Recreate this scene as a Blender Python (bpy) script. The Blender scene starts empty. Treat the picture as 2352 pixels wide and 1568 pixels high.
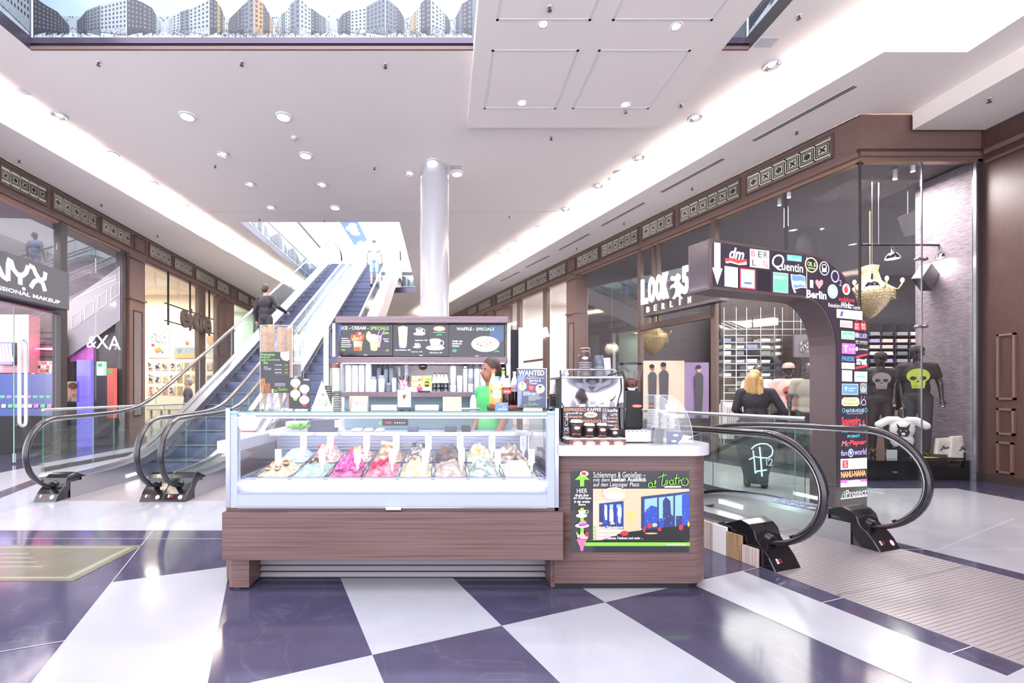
import bpy, bmesh, math, random
from mathutils import Matrix, Vector, noise
from mathutils.geometry import tessellate_polygon
S = bpy.context.scene
COL = S.collection
PI = math.pi
V = Vector
# ---------------------------------------------------------------- camera, world, exposure
HC, F, CX, CY = 1.35, 1020.0, 1020.0, 900.0      # eye height, focal length and principal point in pixels of the 2352 px frame
cd = bpy.data.cameras.new('camera')
cam = bpy.data.objects.new('camera', cd)
COL.objects.link(cam)
cam.location = (0, 0, HC)
cam.rotation_euler = (PI / 2, 0, 0)
cd.sensor_width = 36.0
cd.lens = 36.0 * F / 2352
cd.shift_x = (1176 - CX) / 2352
cd.shift_y = (CY - 784) / 2352
cd.clip_start = 0.05
cd.clip_end = 200
S.camera = cam
w = bpy.data.worlds.new('world')
S.world = w
w.use_nodes = True
w.node_tree.nodes['Background'].inputs[0].default_value = (0.92, 0.92, 1.0, 1)
w.node_tree.nodes['Background'].inputs[1].default_value = 1.25
S.view_settings.view_transform = 'Standard'
S.view_settings.look = 'None'
S.view_settings.gamma = 1
S.view_settings.exposure = 1.74
S.cycles.max_bounces = 8
S.cycles.diffuse_bounces = 4
S.cycles.glossy_bounces = 4
S.cycles.transmission_bounces = 6
S.cycles.transparent_max_bounces = 24
S.cycles.caustics_reflective = False
S.cycles.caustics_refractive = False
S.cycles.sample_clamp_indirect = 6
S.cycles.use_denoising = True
def area(name, loc, rot, sx, sy, power, color=(1, 1, 1)):
 l = bpy.data.lights.new(name, 'AREA')
 l.shape = 'RECTANGLE'
 l.size, l.size_y, l.energy, l.color = sx, sy, power, color
 o = bpy.data.objects.new(name, l)
 o.location, o.rotation_euler = loc, rot
 COL.objects.link(o)
 return o
# daylight falling through the roof of the open atrium above the kiosk and above the escalators
area('atrium_daylight', (-1.0, 1.5, 13.5), (0, 0, 0), 9, 8, 300, (0.80, 0.88, 1.0))
area('escalator_daylight', (-3.4, 17, 12.6), (0, 0, 0), 7, 12, 1400, (0.85, 0.93, 1.0))
# ---------------------------------------------------------------- helpers
def lin(c):
 if isinstance(c, str):
  c = [int(c[i:i + 2], 16) / 255 for i in (0, 2, 4)]
 return [x / 12.92 if x <= 0.04045 else ((x + 0.055) / 1.055) ** 2.4 for x in c]
MATS = {}
def mat(name, col='cccccc', rough=0.5, metal=0.0, emit=0.0, spec=0.5, noise_=None, coat=0.0, bump=None):
 """noise_ = (second colour, scale xyz, contrast) ; bump = (scale xyz, strength)"""
 if name in MATS:
  return name
 m = bpy.data.materials.new(name)
 m.use_nodes = True
 nt = m.node_tree
 b = nt.nodes['Principled BSDF']
 c = lin(col)
 b.inputs['Base Color'].default_value = (*c, 1)
 b.inputs['Roughness'].default_value = rough
 b.inputs['Metallic'].default_value = metal
 b.inputs['Specular IOR Level'].default_value = spec
 b.inputs['Coat Weight'].default_value = coat
 b.inputs['Coat Roughness'].default_value = 0.05
 if emit:
  b.inputs['Emission Color'].default_value = (*c, 1)
  b.inputs['Emission Strength'].default_value = emit if emit >= 3 else emit * .36
 def nz(scale, detail=4):
  tc = nt.nodes.new('ShaderNodeTexCoord')
  mp = nt.nodes.new('ShaderNodeMapping')
  mp.inputs['Scale'].default_value = scale
  n = nt.nodes.new('ShaderNodeTexNoise')
  n.inputs['Scale'].default_value = 1
  n.inputs['Detail'].default_value = detail
  nt.links.new(tc.outputs['Object'], mp.inputs[0])
  nt.links.new(mp.outputs[0], n.inputs['Vector'])
  return n.outputs['Fac']
 if noise_:
  c2, sc, k = noise_
  f = nz(sc)
  r = nt.nodes.new('ShaderNodeValToRGB')
  r.color_ramp.elements[0].position = 0.5 - k
  r.color_ramp.elements[1].position = 0.5 + k
  r.color_ramp.elements[0].color = (*c, 1)
  r.color_ramp.elements[1].color = (*lin(c2), 1)
  nt.links.new(f, r.inputs[0])
  nt.links.new(r.outputs[0], b.inputs['Base Color'])
  if emit:
   nt.links.new(r.outputs[0], b.inputs['Emission Color'])
 if bump:
  f = nz(bump[0], 2)
  bn = nt.nodes.new('ShaderNodeBump')
  bn.inputs['Strength'].default_value = bump[1]
  bn.inputs['Distance'].default_value = 0.01
  nt.links.new(f, bn.inputs['Height'])
  nt.links.new(bn.outputs[0], b.inputs['Normal'])
 MATS[name] = m
 return name
def glassmat(name, tint=(1, 1, 1), refl=1.45, rough=0.0):
 m = bpy.data.materials.new(name)
 m.use_nodes = True
 nt = m.node_tree
 nt.nodes.clear()
 out = nt.nodes.new('ShaderNodeOutputMaterial')
 mx = nt.nodes.new('ShaderNodeMixShader')
 tr = nt.nodes.new('ShaderNodeBsdfTransparent')
 gl = nt.nodes.new('ShaderNodeBsdfGlossy')
 f0 = ((refl - 1) / (refl + 1)) ** 2
 ge = nt.nodes.new('ShaderNodeNewGeometry')
 dt = nt.nodes.new('ShaderNodeVectorMath')
 dt.operation = 'DOT_PRODUCT'
 nt.links.new(ge.outputs['Incoming'], dt.inputs[0])
 nt.links.new(ge.outputs['Normal'], dt.inputs[1])
 def mth(op, a, b=0.0):
  n = nt.nodes.new('ShaderNodeMath')
  n.operation = op
  for i, q in enumerate((a, b)):
   if isinstance(q, (int, float)):
    n.inputs[i].default_value = q
   else:
    nt.links.new(q, n.inputs[i])
  return n.outputs[0]
 c = mth('ABSOLUTE', dt.outputs['Value'])
 p5 = mth('POWER', mth('SUBTRACT', 1.0, c), 5.0)
 fac = mth('ADD', mth('MULTIPLY', p5, 1 - f0), f0)
 tr.inputs[0].default_value = (*tint, 1)
 gl.inputs[0].default_value = (1, 1, 1, 1)
 gl.inputs['Roughness'].default_value = rough
 nt.links.new(fac, mx.inputs[0])
 nt.links.new(tr.outputs[0], mx.inputs[1])
 nt.links.new(gl.outputs[0], mx.inputs[2])
 nt.links.new(mx.outputs[0], out.inputs[0])
 MATS[name] = m
 return name
def mw(o):
 m = Matrix.Identity(4)
 while o:
  m = o.matrix_basis @ m
  o = o.parent
 return m
def tag(o, label=None, cat=None, group=None, kind=None):
 for k, v in (('label', label), ('category', cat), ('group', group), ('kind', kind)):
  if v:
   o[k] = v
 return o
def thing(name, label, cat, loc=(0, 0, 0), rz=0.0, group=None):
 o = bpy.data.objects.new(name, None)
 COL.objects.link(o)
 o.empty_display_size = 0.1
 o.location = loc
 o.rotation_euler = (0, 0, rz)
 return tag(o, label, cat, group)
def dup(root, loc=None, rz=None, label=None, group=None, scale=None):
 def rec(o, par):
  c = o.copy()
  COL.objects.link(c)
  c.parent = par
  for ch in KIDS.get(o.name, []):
   k = rec(ch, c)
   KIDS.setdefault(c.name, []).append(k)
  return c
 r = rec(root, None)
 if loc is not None:
  r.location = loc
 if rz is not None:
  r.rotation_euler = (0, 0, rz)
 if scale is not None:
  r.scale = scale
 tag(r, label, None, group)
 return r
KIDS = {}
TXT = {}
def textgeo(s, bold=0.0, shear=0.0):
 k = (s, bold, shear)
 if k not in TXT:
  cu = bpy.data.curves.new('t', 'FONT')
  cu.body = s
  cu.size = 1
  cu.offset = bold
  cu.shear = shear
  cu.resolution_u = 3
  ob = bpy.data.objects.new('t', cu)
  me = bpy.data.meshes.new_from_object(ob)
  vs = [v.co.copy() for v in me.vertices]
  fs = [tuple(p.vertices) for p in me.polygons]
  bpy.data.objects.remove(ob)
  bpy.data.meshes.remove(me)
  if not vs:
   return [], [], (0, 1, 0, 1)
  bb = (min(v.x for v in vs), max(v.x for v in vs), min(v.y for v in vs), max(v.y for v in vs))
  TXT[k] = (vs, fs, bb)
 return TXT[k]
def plane_M(o, u, v):
 """matrix taking (u, v, out-of-plane) to the world"""
 u, v = V(u).normalized(), V(v).normalized()
 n = u.cross(v)
 M = Matrix.Identity(4)
 for i in range(3):
  M[i][0], M[i][1], M[i][2], M[i][3] = u[i], v[i], n[i], o[i]
 return M
def FRONT(Y):
 """plane facing the viewer at depth Y: u = world x, v = world z"""
 return plane_M((0, Y, 0), (1, 0, 0), (0, 0, 1))
def pxz(px, py, Y):
 return ((px - CX) * Y / F, HC - (py - CY) * Y / F)
def P3(px, py, Y):
 x, z = pxz(px, py, Y)
 return V((x, Y, z))
def on_z(px, py, z=0.0):
 Y = (HC - z) * F / (py - CY)
 return V(((px - CX) * Y / F, Y, z))
def on_plane(px, py, p0, n):
 d = V(((px - CX) / F, 1, (CY - py) / F))
 c = V((0, 0, HC))
 n = V(n)
 t = (V(p0) - c).dot(n) / d.dot(n)
 return c + d * t
class G:
 def __init__(s, m=None):
  s.v, s.f, s.mi, s.sm, s.mats, s.cur, s.smooth = [], [], [], [], [], 0, False
  s.M = Matrix.Identity(4)
  s.lay = 0.0
  s.dl = 0.00005
  if m:
   s.m(m)
 def m(s, name):
  if name not in s.mats:
   s.mats.append(name)
  s.cur = s.mats.index(name)
  return s
 def at(s, M=None):
  s.M = M if M is not None else Matrix.Identity(4)
  return s
 def add(s, vs, fs, smooth=None):
  b = len(s.v)
  M = s.M
  s.v += [M @ V(p) for p in vs]
  sm = s.smooth if smooth is None else smooth
  for f in fs:
   s.f.append([b + i for i in f])
   s.mi.append(s.cur)
   s.sm.append(sm)
  return s
 def box(s, x0, x1, y0, y1, z0, z1):
  return s.add([(x, y, z) for z in (z0, z1) for x, y in ((x0, y0), (x1, y0), (x1, y1), (x0, y1))],
      [(3, 2, 1, 0), (4, 5, 6, 7), (0, 1, 5, 4), (1, 2, 6, 5), (2, 3, 7, 6), (3, 0, 4, 7)], False)
 def poly(s, pts, smooth=False):
  return s.add(pts, [tuple(range(len(pts)))], smooth)
 def hull(s, a, b):
  """side walls and caps between two equal loops"""
  n = len(a)
  fs = [(i, (i + 1) % n, n + (i + 1) % n, n + i) for i in range(n)]
  return s.add(list(a) + list(b), fs + [tuple(reversed(range(n))), tuple(range(n, 2 * n))])
 def prism(s, pts, a, b, ax='y'):
  """extrude 2D pts from a to b along ax; pts are (x,z) for y, (y,z) for x, (x,y) for z"""
  def mk(p, t):
   return (p[0], t, p[1]) if ax == 'y' else ((t, p[0], p[1]) if ax == 'x' else (p[0], p[1], t))
  n = len(pts)
  sm = s.smooth
  s.add([mk(p, a) for p in pts] + [mk(p, b) for p in pts], [(i, (i + 1) % n, n + (i + 1) % n, n + i) for i in range(n)], sm)
  s.add([mk(p, a) for p in pts], [tuple(reversed(range(n)))], False)
  s.add([mk(p, b) for p in pts], [tuple(range(n))], False)
  return s
 def cyl(s, p0, p1, r0, r1=None, n=16, cap=True, smooth=True):
  p0, p1 = V(p0), V(p1)
  r1 = r0 if r1 is None else r1
  d = (p1 - p0).normalized()
  q = V((0, 0, 1)) if abs(d.z) < 0.95 else V((1, 0, 0))
  a = d.cross(q).normalized()
  b = d.cross(a)
  L = [[p + (a * math.cos(t) + b * math.sin(t)) * r for t in [2 * PI * i / n for i in range(n)]] for p, r in ((p0, r0), (p1, r1))]
  s.add(L[0] + L[1], [(i, (i + 1) % n, n + (i + 1) % n, n + i) for i in range(n)], smooth)
  if cap:
   s.add(L[0], [tuple(reversed(range(n)))], False)
   s.add(L[1], [tuple(range(n))], False)
  return s
 def lathe(s, prof, c=(0, 0, 0), n=24, sx=1.0, sy=1.0, smooth=True, a0=0.0, a1=2 * PI):
  full = abs(a1 - a0 - 2 * PI) < 1e-6
  k = n if full else n + 1
  vs, fs = [], []
  for r, z in prof:
   for i in range(k):
    t = a0 + (a1 - a0) * i / n
    vs.append((c[0] + r * math.cos(t) * sx, c[1] + r * math.sin(t) * sy, c[2] + z))
  for j in range(len(prof) - 1):
   for i in range(n):
    i2 = (i + 1) % k
    fs.append((j * k + i, j * k + i2, (j + 1) * k + i2, (j + 1) * k + i))
  return s.add(vs, fs, smooth)
 def sphere(s, c, r, n=12, sx=1, sy=1, sz=1):
  return s.lathe([(max(1e-4, r * math.sin(PI * i / n)), -r * sz * math.cos(PI * i / n)) for i in range(n + 1)], c, n * 2, sx, sy)
 def tube(s, path, r, n=8, closed=False, cap=True, prof=None, up=(0, 0, 1)):
  """sweep a circle (or a 2D profile list of (side, up)) along path"""
  path = [V(p) for p in path]
  m_ = len(path)
  if prof is None:
   rr = r if isinstance(r, (list, tuple)) else [r] * m_
  else:
   rr = [1] * m_
   n = len(prof)
  vs, last = [], None
  for i, p in enumerate(path):
   if closed:
    d = path[(i + 1) % m_] - path[i - 1]
   else:
    d = path[min(i + 1, m_ - 1)] - path[max(i - 1, 0)]
   d.normalize()
   u = V(up)
   if prof is None and last is not None:
    u = last
   a = d.cross(u)
   if a.length < 1e-4:
    a = d.cross(V((0.3, 1, 0.2)))
   a.normalize()
   b = a.cross(d).normalized()
   last = b
   if prof is None:
    vs += [p + (a * math.cos(2 * PI * k / n) + b * math.sin(2 * PI * k / n)) * rr[i] for k in range(n)]
   else:
    vs += [p + a * q[0] + b * q[1] for q in prof]
  fs = []
  for i in range(m_ if closed else m_ - 1):
   j = (i + 1) % m_
   fs += [(i * n + k, i * n + (k + 1) % n, j * n + (k + 1) % n, j * n + k) for k in range(n)]
  if cap and not closed:
   fs += [tuple(reversed(range(n))), tuple(range((m_ - 1) * n, m_ * n))]
  return s.add(vs, fs, prof is None or s.smooth)
 # flat art on a plane (u right, v up, raised a hair for every layer)
 def flat(s, M, lay=0.0):
  s.M = M
  s.lay = lay
  return s
 def pl(s, pts, m=None):
  if m:
   s.m(m)
  s.lay += s.dl
  return s.add([(p[0], p[1], s.lay) for p in pts], [tuple(range(len(pts)))], False)
 def rect(s, u0, v0, u1, v1, m=None):
  return s.pl([(u0, v0), (u1, v0), (u1, v1), (u0, v1)], m)
 def disc(s, u, v, ru, rv=None, m=None, n=24, a0=0, a1=2 * PI):
  rv = ru if rv is None else rv
  k = n if abs(a1 - a0 - 2 * PI) < 1e-6 else n + 1
  return s.pl([(u + ru * math.cos(a0 + (a1 - a0) * i / n), v + rv * math.sin(a0 + (a1 - a0) * i / n)) for i in range(k)], m)
 def ring(s, u, v, ru, rv, w_, m=None, n=24, a0=0.0, a1=2 * PI):
  if m:
   s.m(m)
  s.lay += s.dl
  vs = []
  for i in range(n + 1):
   t = a0 + (a1 - a0) * i / n
   vs += [(u + ru * math.cos(t), v + rv * math.sin(t), s.lay), (u + (ru - w_) * math.cos(t), v + (rv - w_) * math.sin(t), s.lay)]
  return s.add(vs, [(2 * i, 2 * i + 1, 2 * i + 3, 2 * i + 2) for i in range(n)], False)
 def stroke(s, pts, w_, m=None):
  if m:
   s.m(m)
  s.lay += s.dl
  vs = []
  n = len(pts)
  for i, p in enumerate(pts):
   d = V((pts[min(i + 1, n - 1)][0] - pts[max(i - 1, 0)][0], pts[min(i + 1, n - 1)][1] - pts[max(i - 1, 0)][1]))
   d = d.normalized() if d.length > 1e-9 else V((1, 0))
   k = w_ if not isinstance(w_, (list, tuple)) else w_[i]
   vs += [(p[0] - d.y * k / 2, p[1] + d.x * k / 2, s.lay), (p[0] + d.y * k / 2, p[1] - d.x * k / 2, s.lay)]
  return s.add(vs, [(2 * i, 2 * i + 1, 2 * i + 3, 2 * i + 2) for i in range(n - 1)], False)
 def txt(s, t, u0, v0, u1, v1, m=None, bold=0.0, shear=0.0, keep=False, thick=0.0):
  """lettering whose bounding box is stretched onto u0..u1, v0..v1 (keep=True: keep aspect by height)"""
  if m:
   s.m(m)
  vs, fs, bb = textgeo(t, bold, shear)
  if not vs:
   return s
  s.lay += s.dl
  sy = (v1 - v0) / (bb[3] - bb[2])
  sx = (u1 - u0) / (bb[1] - bb[0])
  if keep:
   sx = math.copysign(min(abs(sx), sy), sx)
  q = [(u0 + (p.x - bb[0]) * sx, v0 + (p.y - bb[2]) * sy) for p in vs]
  s.add([(a, b, s.lay) for a, b in q], fs, False)
  if thick:
   s.add([(a, b, s.lay + thick) for a, b in q], fs, False)
   ec = {}
   for f in fs:
    for i in range(len(f)):
     e = (f[i], f[(i + 1) % len(f)])
     k = (min(e), max(e))
     ec[k] = ec.get(k, 0) + 1
   for (a, b), c in ec.items():
    if c == 1:
     s.add([(*q[a], s.lay), (*q[b], s.lay), (*q[b], s.lay + thick), (*q[a], s.lay + thick)], [(0, 1, 2, 3)], False)
  return s
 def build(s, name, parent=None, bev=0.0, label=None, cat=None, group=None, kind=None, origin=None, seg=2, merge=False):
  me = bpy.data.meshes.new(name)
  if parent is not None:
   I = mw(parent).inverted()
   vs = [I @ p for p in s.v]
   loc = None
  else:
   if origin is None:
    if s.v:
     xs, ys, zs = [p.x for p in s.v], [p.y for p in s.v], [p.z for p in s.v]
     origin = V(((min(xs) + max(xs)) / 2, (min(ys) + max(ys)) / 2, min(zs)))
    else:
     origin = V((0, 0, 0))
   loc = V(origin)
   vs = [p - loc for p in s.v]
  me.from_pydata([tuple(p) for p in vs], [], s.f)
  for n in s.mats:
   me.materials.append(MATS[n])
  for p, a, b in zip(me.polygons, s.mi, s.sm):
   p.material_index = a
   p.use_smooth = b
  if bev or merge:
   bm = bmesh.new()
   bm.from_mesh(me)
   bmesh.ops.remove_doubles(bm, verts=bm.verts, dist=1e-5)
   if bev:
    es = [e for e in bm.edges if len(e.link_faces) == 2 and e.calc_face_angle(0) > 0.6]
    bmesh.ops.bevel(bm, geom=es, offset=bev, segments=seg, affect='EDGES', clamp_overlap=True, profile=0.5)
   bm.to_mesh(me)
   bm.free()
  o = bpy.data.objects.new(name, me)
  COL.objects.link(o)
  if parent is not None:
   o.parent = parent
   KIDS.setdefault(parent.name, []).append(o)
  else:
   o.location = loc
  return tag(o, label, cat, group, kind)
def arc2(cx, cy, r, a0, a1, n=8, ry=None):
 ry = r if ry is None else ry
 return [(cx + r * math.cos(math.radians(a0 + (a1 - a0) * i / n)), cy + ry * math.sin(math.radians(a0 + (a1 - a0) * i / n))) for i in range(n + 1)]
def rrect(x0, y0, x1, y1, r, n=5):
 return arc2(x1 - r, y0 + r, r, -90, 0, n) + arc2(x1 - r, y1 - r, r, 0, 90, n) + arc2(x0 + r, y1 - r, r, 90, 180, n) + arc2(x0 + r, y0 + r, r, 180, 270, n)
def remesh(name, parts, m, parent, voxel=0.012, smooth=6, label=None):
 """one continuous skin round a set of tapered capsules and ellipsoids.
 parts: ('c', p0, p1, r0, r1) or ('e', centre, (rx,ry,rz))"""
 g = G(m)
 for p in parts:
  if p[0] == 'c':
   p0, p1, r0, r1 = V(p[1]), V(p[2]), p[3], p[4]
   d = p1 - p0
   k = 6
   g.cyl(p0, p1, r0, r1, 14)
   g.sphere(p0, r0, 7)
   g.sphere(p1, r1, 7)
  else:
   c, r = p[1], p[2]
   g.sphere(c, 1.0, 9, sx=r[0], sy=r[1], sz=1.0) if False else g.lathe(
    [(max(1e-4, math.sin(PI * i / 10)), -math.cos(PI * i / 10) * r[2]) for i in range(11)], c, 20, r[0], r[1])
 o = g.build(name, parent)
 md = o.modifiers.new('r', 'REMESH')
 md.mode = 'VOXEL'
 md.voxel_size = voxel
 ms = o.modifiers.new('s', 'SMOOTH')
 ms.factor = 0.5
 ms.iterations = smooth
 dg = bpy.context.evaluated_depsgraph_get()
 me = bpy.data.meshes.new_from_object(o.evaluated_get(dg))
 o.modifiers.clear()
 o.data = me
 me.materials.clear()
 me.materials.append(MATS[m])
 for p in me.polygons:
  p.use_smooth = True
  p.material_index = 0
 return tag(o, label)
# ---------------------------------------------------------------- materials
mat('white_paint', 'e9e4e4', 0.6)
mat('ceiling_white', 'fdf5ee', 0.7)
mat('cove_glow', 'fff1e8', 0.5, emit=80.0)
mat('lamp_glow', 'fff3e4', 0.5, emit=14.0)
mat('led_glow', 'f2f4ff', 0.5, emit=3.0)
mat('led_strong', 'f2f4ff', 0.5, emit=9)
mat('led_green', 'dcfff4', 0.5, emit=7.0)
mat('fascia', '6a524c', 0.45, noise_=('785f58', (6, 6, 90), 0.25))
mat('fascia_dark', '3a2d2c', 0.5)
mat('bronze', '8d7365', 0.35, 0.5)
mat('frame_brown', '5d4a44', 0.4)
mat('frame_dark', '3a3334', 0.35)
mat('cream', 'd9d2c2', 0.5)
mat('black', '16151a', 0.35)
mat('black_matt', '1d1c21', 0.7)
mat('black_gloss', '141318', 0.12, coat=0.5)
mat('ink', '1a1a1c', 0.6)
mat('chrome', 'b8b9c2', 0.12, 1.0)
mat('steel', 'c4c4ca', 0.28, 1.0)
mat('steel_brushed', 'bcbbc0', 0.38, 1.0, bump=((3, 400, 3), 0.1))
mat('steel_dark', '6f6c70', 0.35, 1.0)
mat('aluminium_white', 'a0a8c2', 0.3)
mat('slat_metal', 'a8a2aa', 0.3, 0.2)
mat('fascia_red', '4c3531', 0.4, noise_=('593f3b', (40, 40, 5), .25))
mat('plate_metal', 'a39b9f', 0.36, 0.6)
mat('white', 'dededf', 0.4)
mat('white_gloss', 'bebdc4', 0.18)
mat('paper', 'd8d7d8', 0.6)
mat('grey', '8c8a90', 0.5)
mat('grey_light', 'c3c2c8', 0.5)
mat('grey_dark', '4a484e', 0.5)
mat('slate', '55586e', 0.5)
mat('beige', 'c9b7a4', 0.6)
mat('green', '7cc242', 0.5)
mat('green_glow', '8be04a', 0.5, emit=0.9)
mat('white_glow', 'ffffff', 0.5, emit=1.2)
mat('sign_glow', 'ffffff', 0.5, emit=2.6)
mat('red', 'd0312d', 0.45)
mat('orange', 'e8862e', 0.45)
mat('yellow', 'e9c83c', 0.45)
mat('blue', '2f55b8', 0.45)
mat('sky_blue', '7db4e6', 0.45)
mat('pink', 'e06a9a', 0.45)
mat('magenta', 'd0449a', 0.45)
mat('lilac', 'a58fd0', 0.45)
mat('brown', '6a4331', 0.5)
mat('tan', 'cda172', 0.6)
mat('gold', 'd8b26a', 0.3, 0.7)
mat('skin', 'd9a68c', 0.5)
mat('skin_dark', '9a6350', 0.5)
mat('jeans', '4a5472', 0.8)
mat('rubber', '1e1a22', 0.25, coat=0.4)
glassmat('glass', (0.95, 0.98, 0.965))
glassmat('glass_shop', (0.96, 0.965, 0.97), 1.55)
glassmat('glass_clear', (0.985, 0.99, 1.0), 1.35)
glassmat('acrylic', (0.97, 0.975, 0.985), 1.5)
mat('glass_edge', '7fa99a', 0.2, emit=0.05)
mat('glass_edge_green', '2f8a66', 0.2)
def wood_mat(name, c1, c2, c3, horiz=True):
 m = bpy.data.materials.new(name)
 m.use_nodes = True
 nt = m.node_tree
 b = nt.nodes['Principled BSDF']
 b.inputs['Roughness'].default_value = 0.42
 tc = nt.nodes.new('ShaderNodeTexCoord')
 mp = nt.nodes.new('ShaderNodeMapping')
 mp.inputs['Scale'].default_value = (1.3, 1.3, 170) if horiz else (70, 70, 2)
 n = nt.nodes.new('ShaderNodeTexNoise')
 n.inputs['Detail'].default_value = 3
 n.inputs['Scale'].default_value = 1
 n.inputs['Distortion'].default_value = 0.3
 r = nt.nodes.new('ShaderNodeValToRGB')
 e = r.color_ramp.elements
 e[0].position, e[0].color = 0.36, (*lin(c1), 1)
 e[1].position, e[1].color = 0.72, (*lin(c3), 1)
 k = e.new(0.5)
 k.color = (*lin(c2), 1)
 nt.links.new(tc.outputs['Object'], mp.inputs[0])
 nt.links.new(mp.outputs[0], n.inputs['Vector'])
 nt.links.new(n.outputs['Fac'], r.inputs[0])
 nt.links.new(r.outputs[0], b.inputs['Base Color'])
 MATS[name] = m
wood_mat('kiosk_wood', '503b39', '654d4b', '6f5653')
wood_mat('plank_pale', 'a58f86', 'c5b0a8', 'd5c3bb', False)
wood_mat('plank_brown', '7d6046', 'a38462', 'b89a76', False)
def stone_mat(name, c1, c2, rough, vein, spec=0.5):
 m = bpy.data.materials.new(name)
 m.use_nodes = True
 nt = m.node_tree
 b = nt.nodes['Principled BSDF']
 b.inputs['Roughness'].default_value = rough
 b.inputs['Specular IOR Level'].default_value = spec
 tc = nt.nodes.new('ShaderNodeTexCoord')
 n = nt.nodes.new('ShaderNodeTexNoise')
 n.inputs['Scale'].default_value = 2.2
 n.inputs['Detail'].default_value = 9
 n.inputs['Roughness'].default_value = 0.65
 r = nt.nodes.new('ShaderNodeValToRGB')
 e = r.color_ramp.elements
 e[0].position, e[0].color = 0.3, (*lin(c1), 1)
 e[1].position, e[1].color = 0.72, (*lin(c2), 1)
 nt.links.new(tc.outputs['Object'], n.inputs['Vector'])
 nt.links.new(n.outputs['Fac'], r.inputs[0])
 n2 = nt.nodes.new('ShaderNodeTexNoise')
 n2.inputs['Scale'].default_value = 1.3
 n2.inputs['Detail'].default_value = 8
 n2.inputs['Distortion'].default_value = 1.5
 nt.links.new(tc.outputs['Object'], n2.inputs['Vector'])
 r2 = nt.nodes.new('ShaderNodeValToRGB')
 q = r2.color_ramp.elements
 q[0].position, q[0].color = 0.488, (0, 0, 0, 1)
 q[1].position, q[1].color = 0.512, (0, 0, 0, 1)
 k = q.new(0.5)
 k.color = (vein, vein, vein, 1)
 nt.links.new(n2.outputs['Fac'], r2.inputs[0])
 mx = nt.nodes.new('ShaderNodeMixRGB')
 mx.inputs[2].default_value = (0.6, 0.6, 0.7, 1)
 nt.links.new(r2.outputs[0], mx.inputs[0])
 nt.links.new(r.outputs[0], mx.inputs[1])
 nt.links.new(mx.outputs[0], b.inputs['Base Color'])
 MATS[name] = m
stone_mat('stone_dark', '3a374b', '48455d', 0.10, 0.03, 0.6)
stone_mat('stone_brown', '4a3f40', '5e5152', 0.14, 0.15)
stone_mat('stone_light', '9a9aa3', 'a1a1a9', 0.16, 0.0)
mat('grout', 'aaa8b8', 0.6)
# ---------------------------------------------------------------- frames of reference of the building
RO = V((6.35, 6.78, 0)); RD = V((-0.335, 1, 0)).normalized()          # right shop front, running away from its corner
RM = plane_M(RO, -RD, (0, 0, 1)); RN = V((RM[0][2], RM[1][2], 0))
LO = V((-8.0, 8.0, 0)); LD = V((-0.042, 1, 0)).normalized()           # left shop front
LM = plane_M(LO, LD, (0, 0, 1)); LN = V((LM[0][2], LM[1][2], 0))
def RW(px, py, n=0.0):
 p = on_plane(px, py, RO + RN * n, RN)
 return (p - RO).dot(-RD), p.z
def LW(px, py, n=0.0):
 p = on_plane(px, py, LO + LN * n, LN)
 return (p - LO).dot(LD), p.z
ZM, ZS = 5.90, 5.59                   # main ceiling, side soffits
ED = V((-0.326, 0.945, 0)); EN = V((0.945, 0.326, 0))                 # right escalator: along, across
def EP(a, b, z=0.0):
 return V((ED.x * a + EN.x * b, ED.y * a + EN.y * b, z))
def flatpoly(g, outer, holes, z, m):
 """horizontal polygon with holes"""
 g.m(m)
 loops = [[V((p[0], p[1], 0)) for p in l] for l in [outer] + holes]
 tris = tessellate_polygon(loops)
 pts = [p for l in loops for p in l]
 g.add([(p.x, p.y, z) for p in pts], [tuple(t) for t in tris], False)
def line_strip(g, pts, w_, z, m):
 """thin flat strip on the floor along 2D points"""
 g.at()
 g.m(m)
 for a, b in zip(pts, pts[1:]):
  a, b = V((*a, 0)), V((*b, 0))
  d = (b - a).normalized()
  n = V((-d.y, d.x, 0)) * w_ / 2
  g.add([(a + n).to_tuple()[:2] + (z,), (b + n).to_tuple()[:2] + (z,), (b - n).to_tuple()[:2] + (z,), (a - n).to_tuple()[:2] + (z,)], [(0, 1, 2, 3)])
# ---------------------------------------------------------------- floor
g = G()
pit = [EP(3.55, 3.47)[:2], EP(3.55, 4.93)[:2], EP(9.2, 4.93)[:2], EP(9.2, 3.47)[:2]]
flatpoly(g, [(-14, -3), (13, -3), (13, 30), (-14, 30)], [pit], 0.0, 'stone_dark')
e1, e2, q0 = V((0.701, 0.2855)), V((-0.2855, 0.701)), V((-0.368, 2.279))
def T(i, j):
 return tuple(q0 + e1 * i + e2 * j)
Z1 = 0.0012
g.m('stone_light')
for quad in ([T(-2, 0), T(-1, 0), T(-1, 2.06), T(-2, 2.06)], [T(0, 0), T(1, 0), T(1, 2), T(0, 2)], [T(2, 0), T(3, 0), T(3, 0.5), T(2, 0.5)],
    [T(-1, -2.5), T(0, -2.5), T(0, 0), T(-1, 0)], [T(1, -2.5), T(2, -2.5), T(2, 0), T(1, 0)]):
 g.poly([(p[0], p[1], Z1) for p in quad])
for st in ([T(3, 0), (2.252, 3.344), (2.677, 2.112), (3.55, 2.45), (4.2, 0.9), T(3, -3.2)],):
 flatpoly(g, st, [], Z1, 'stone_light')
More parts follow.
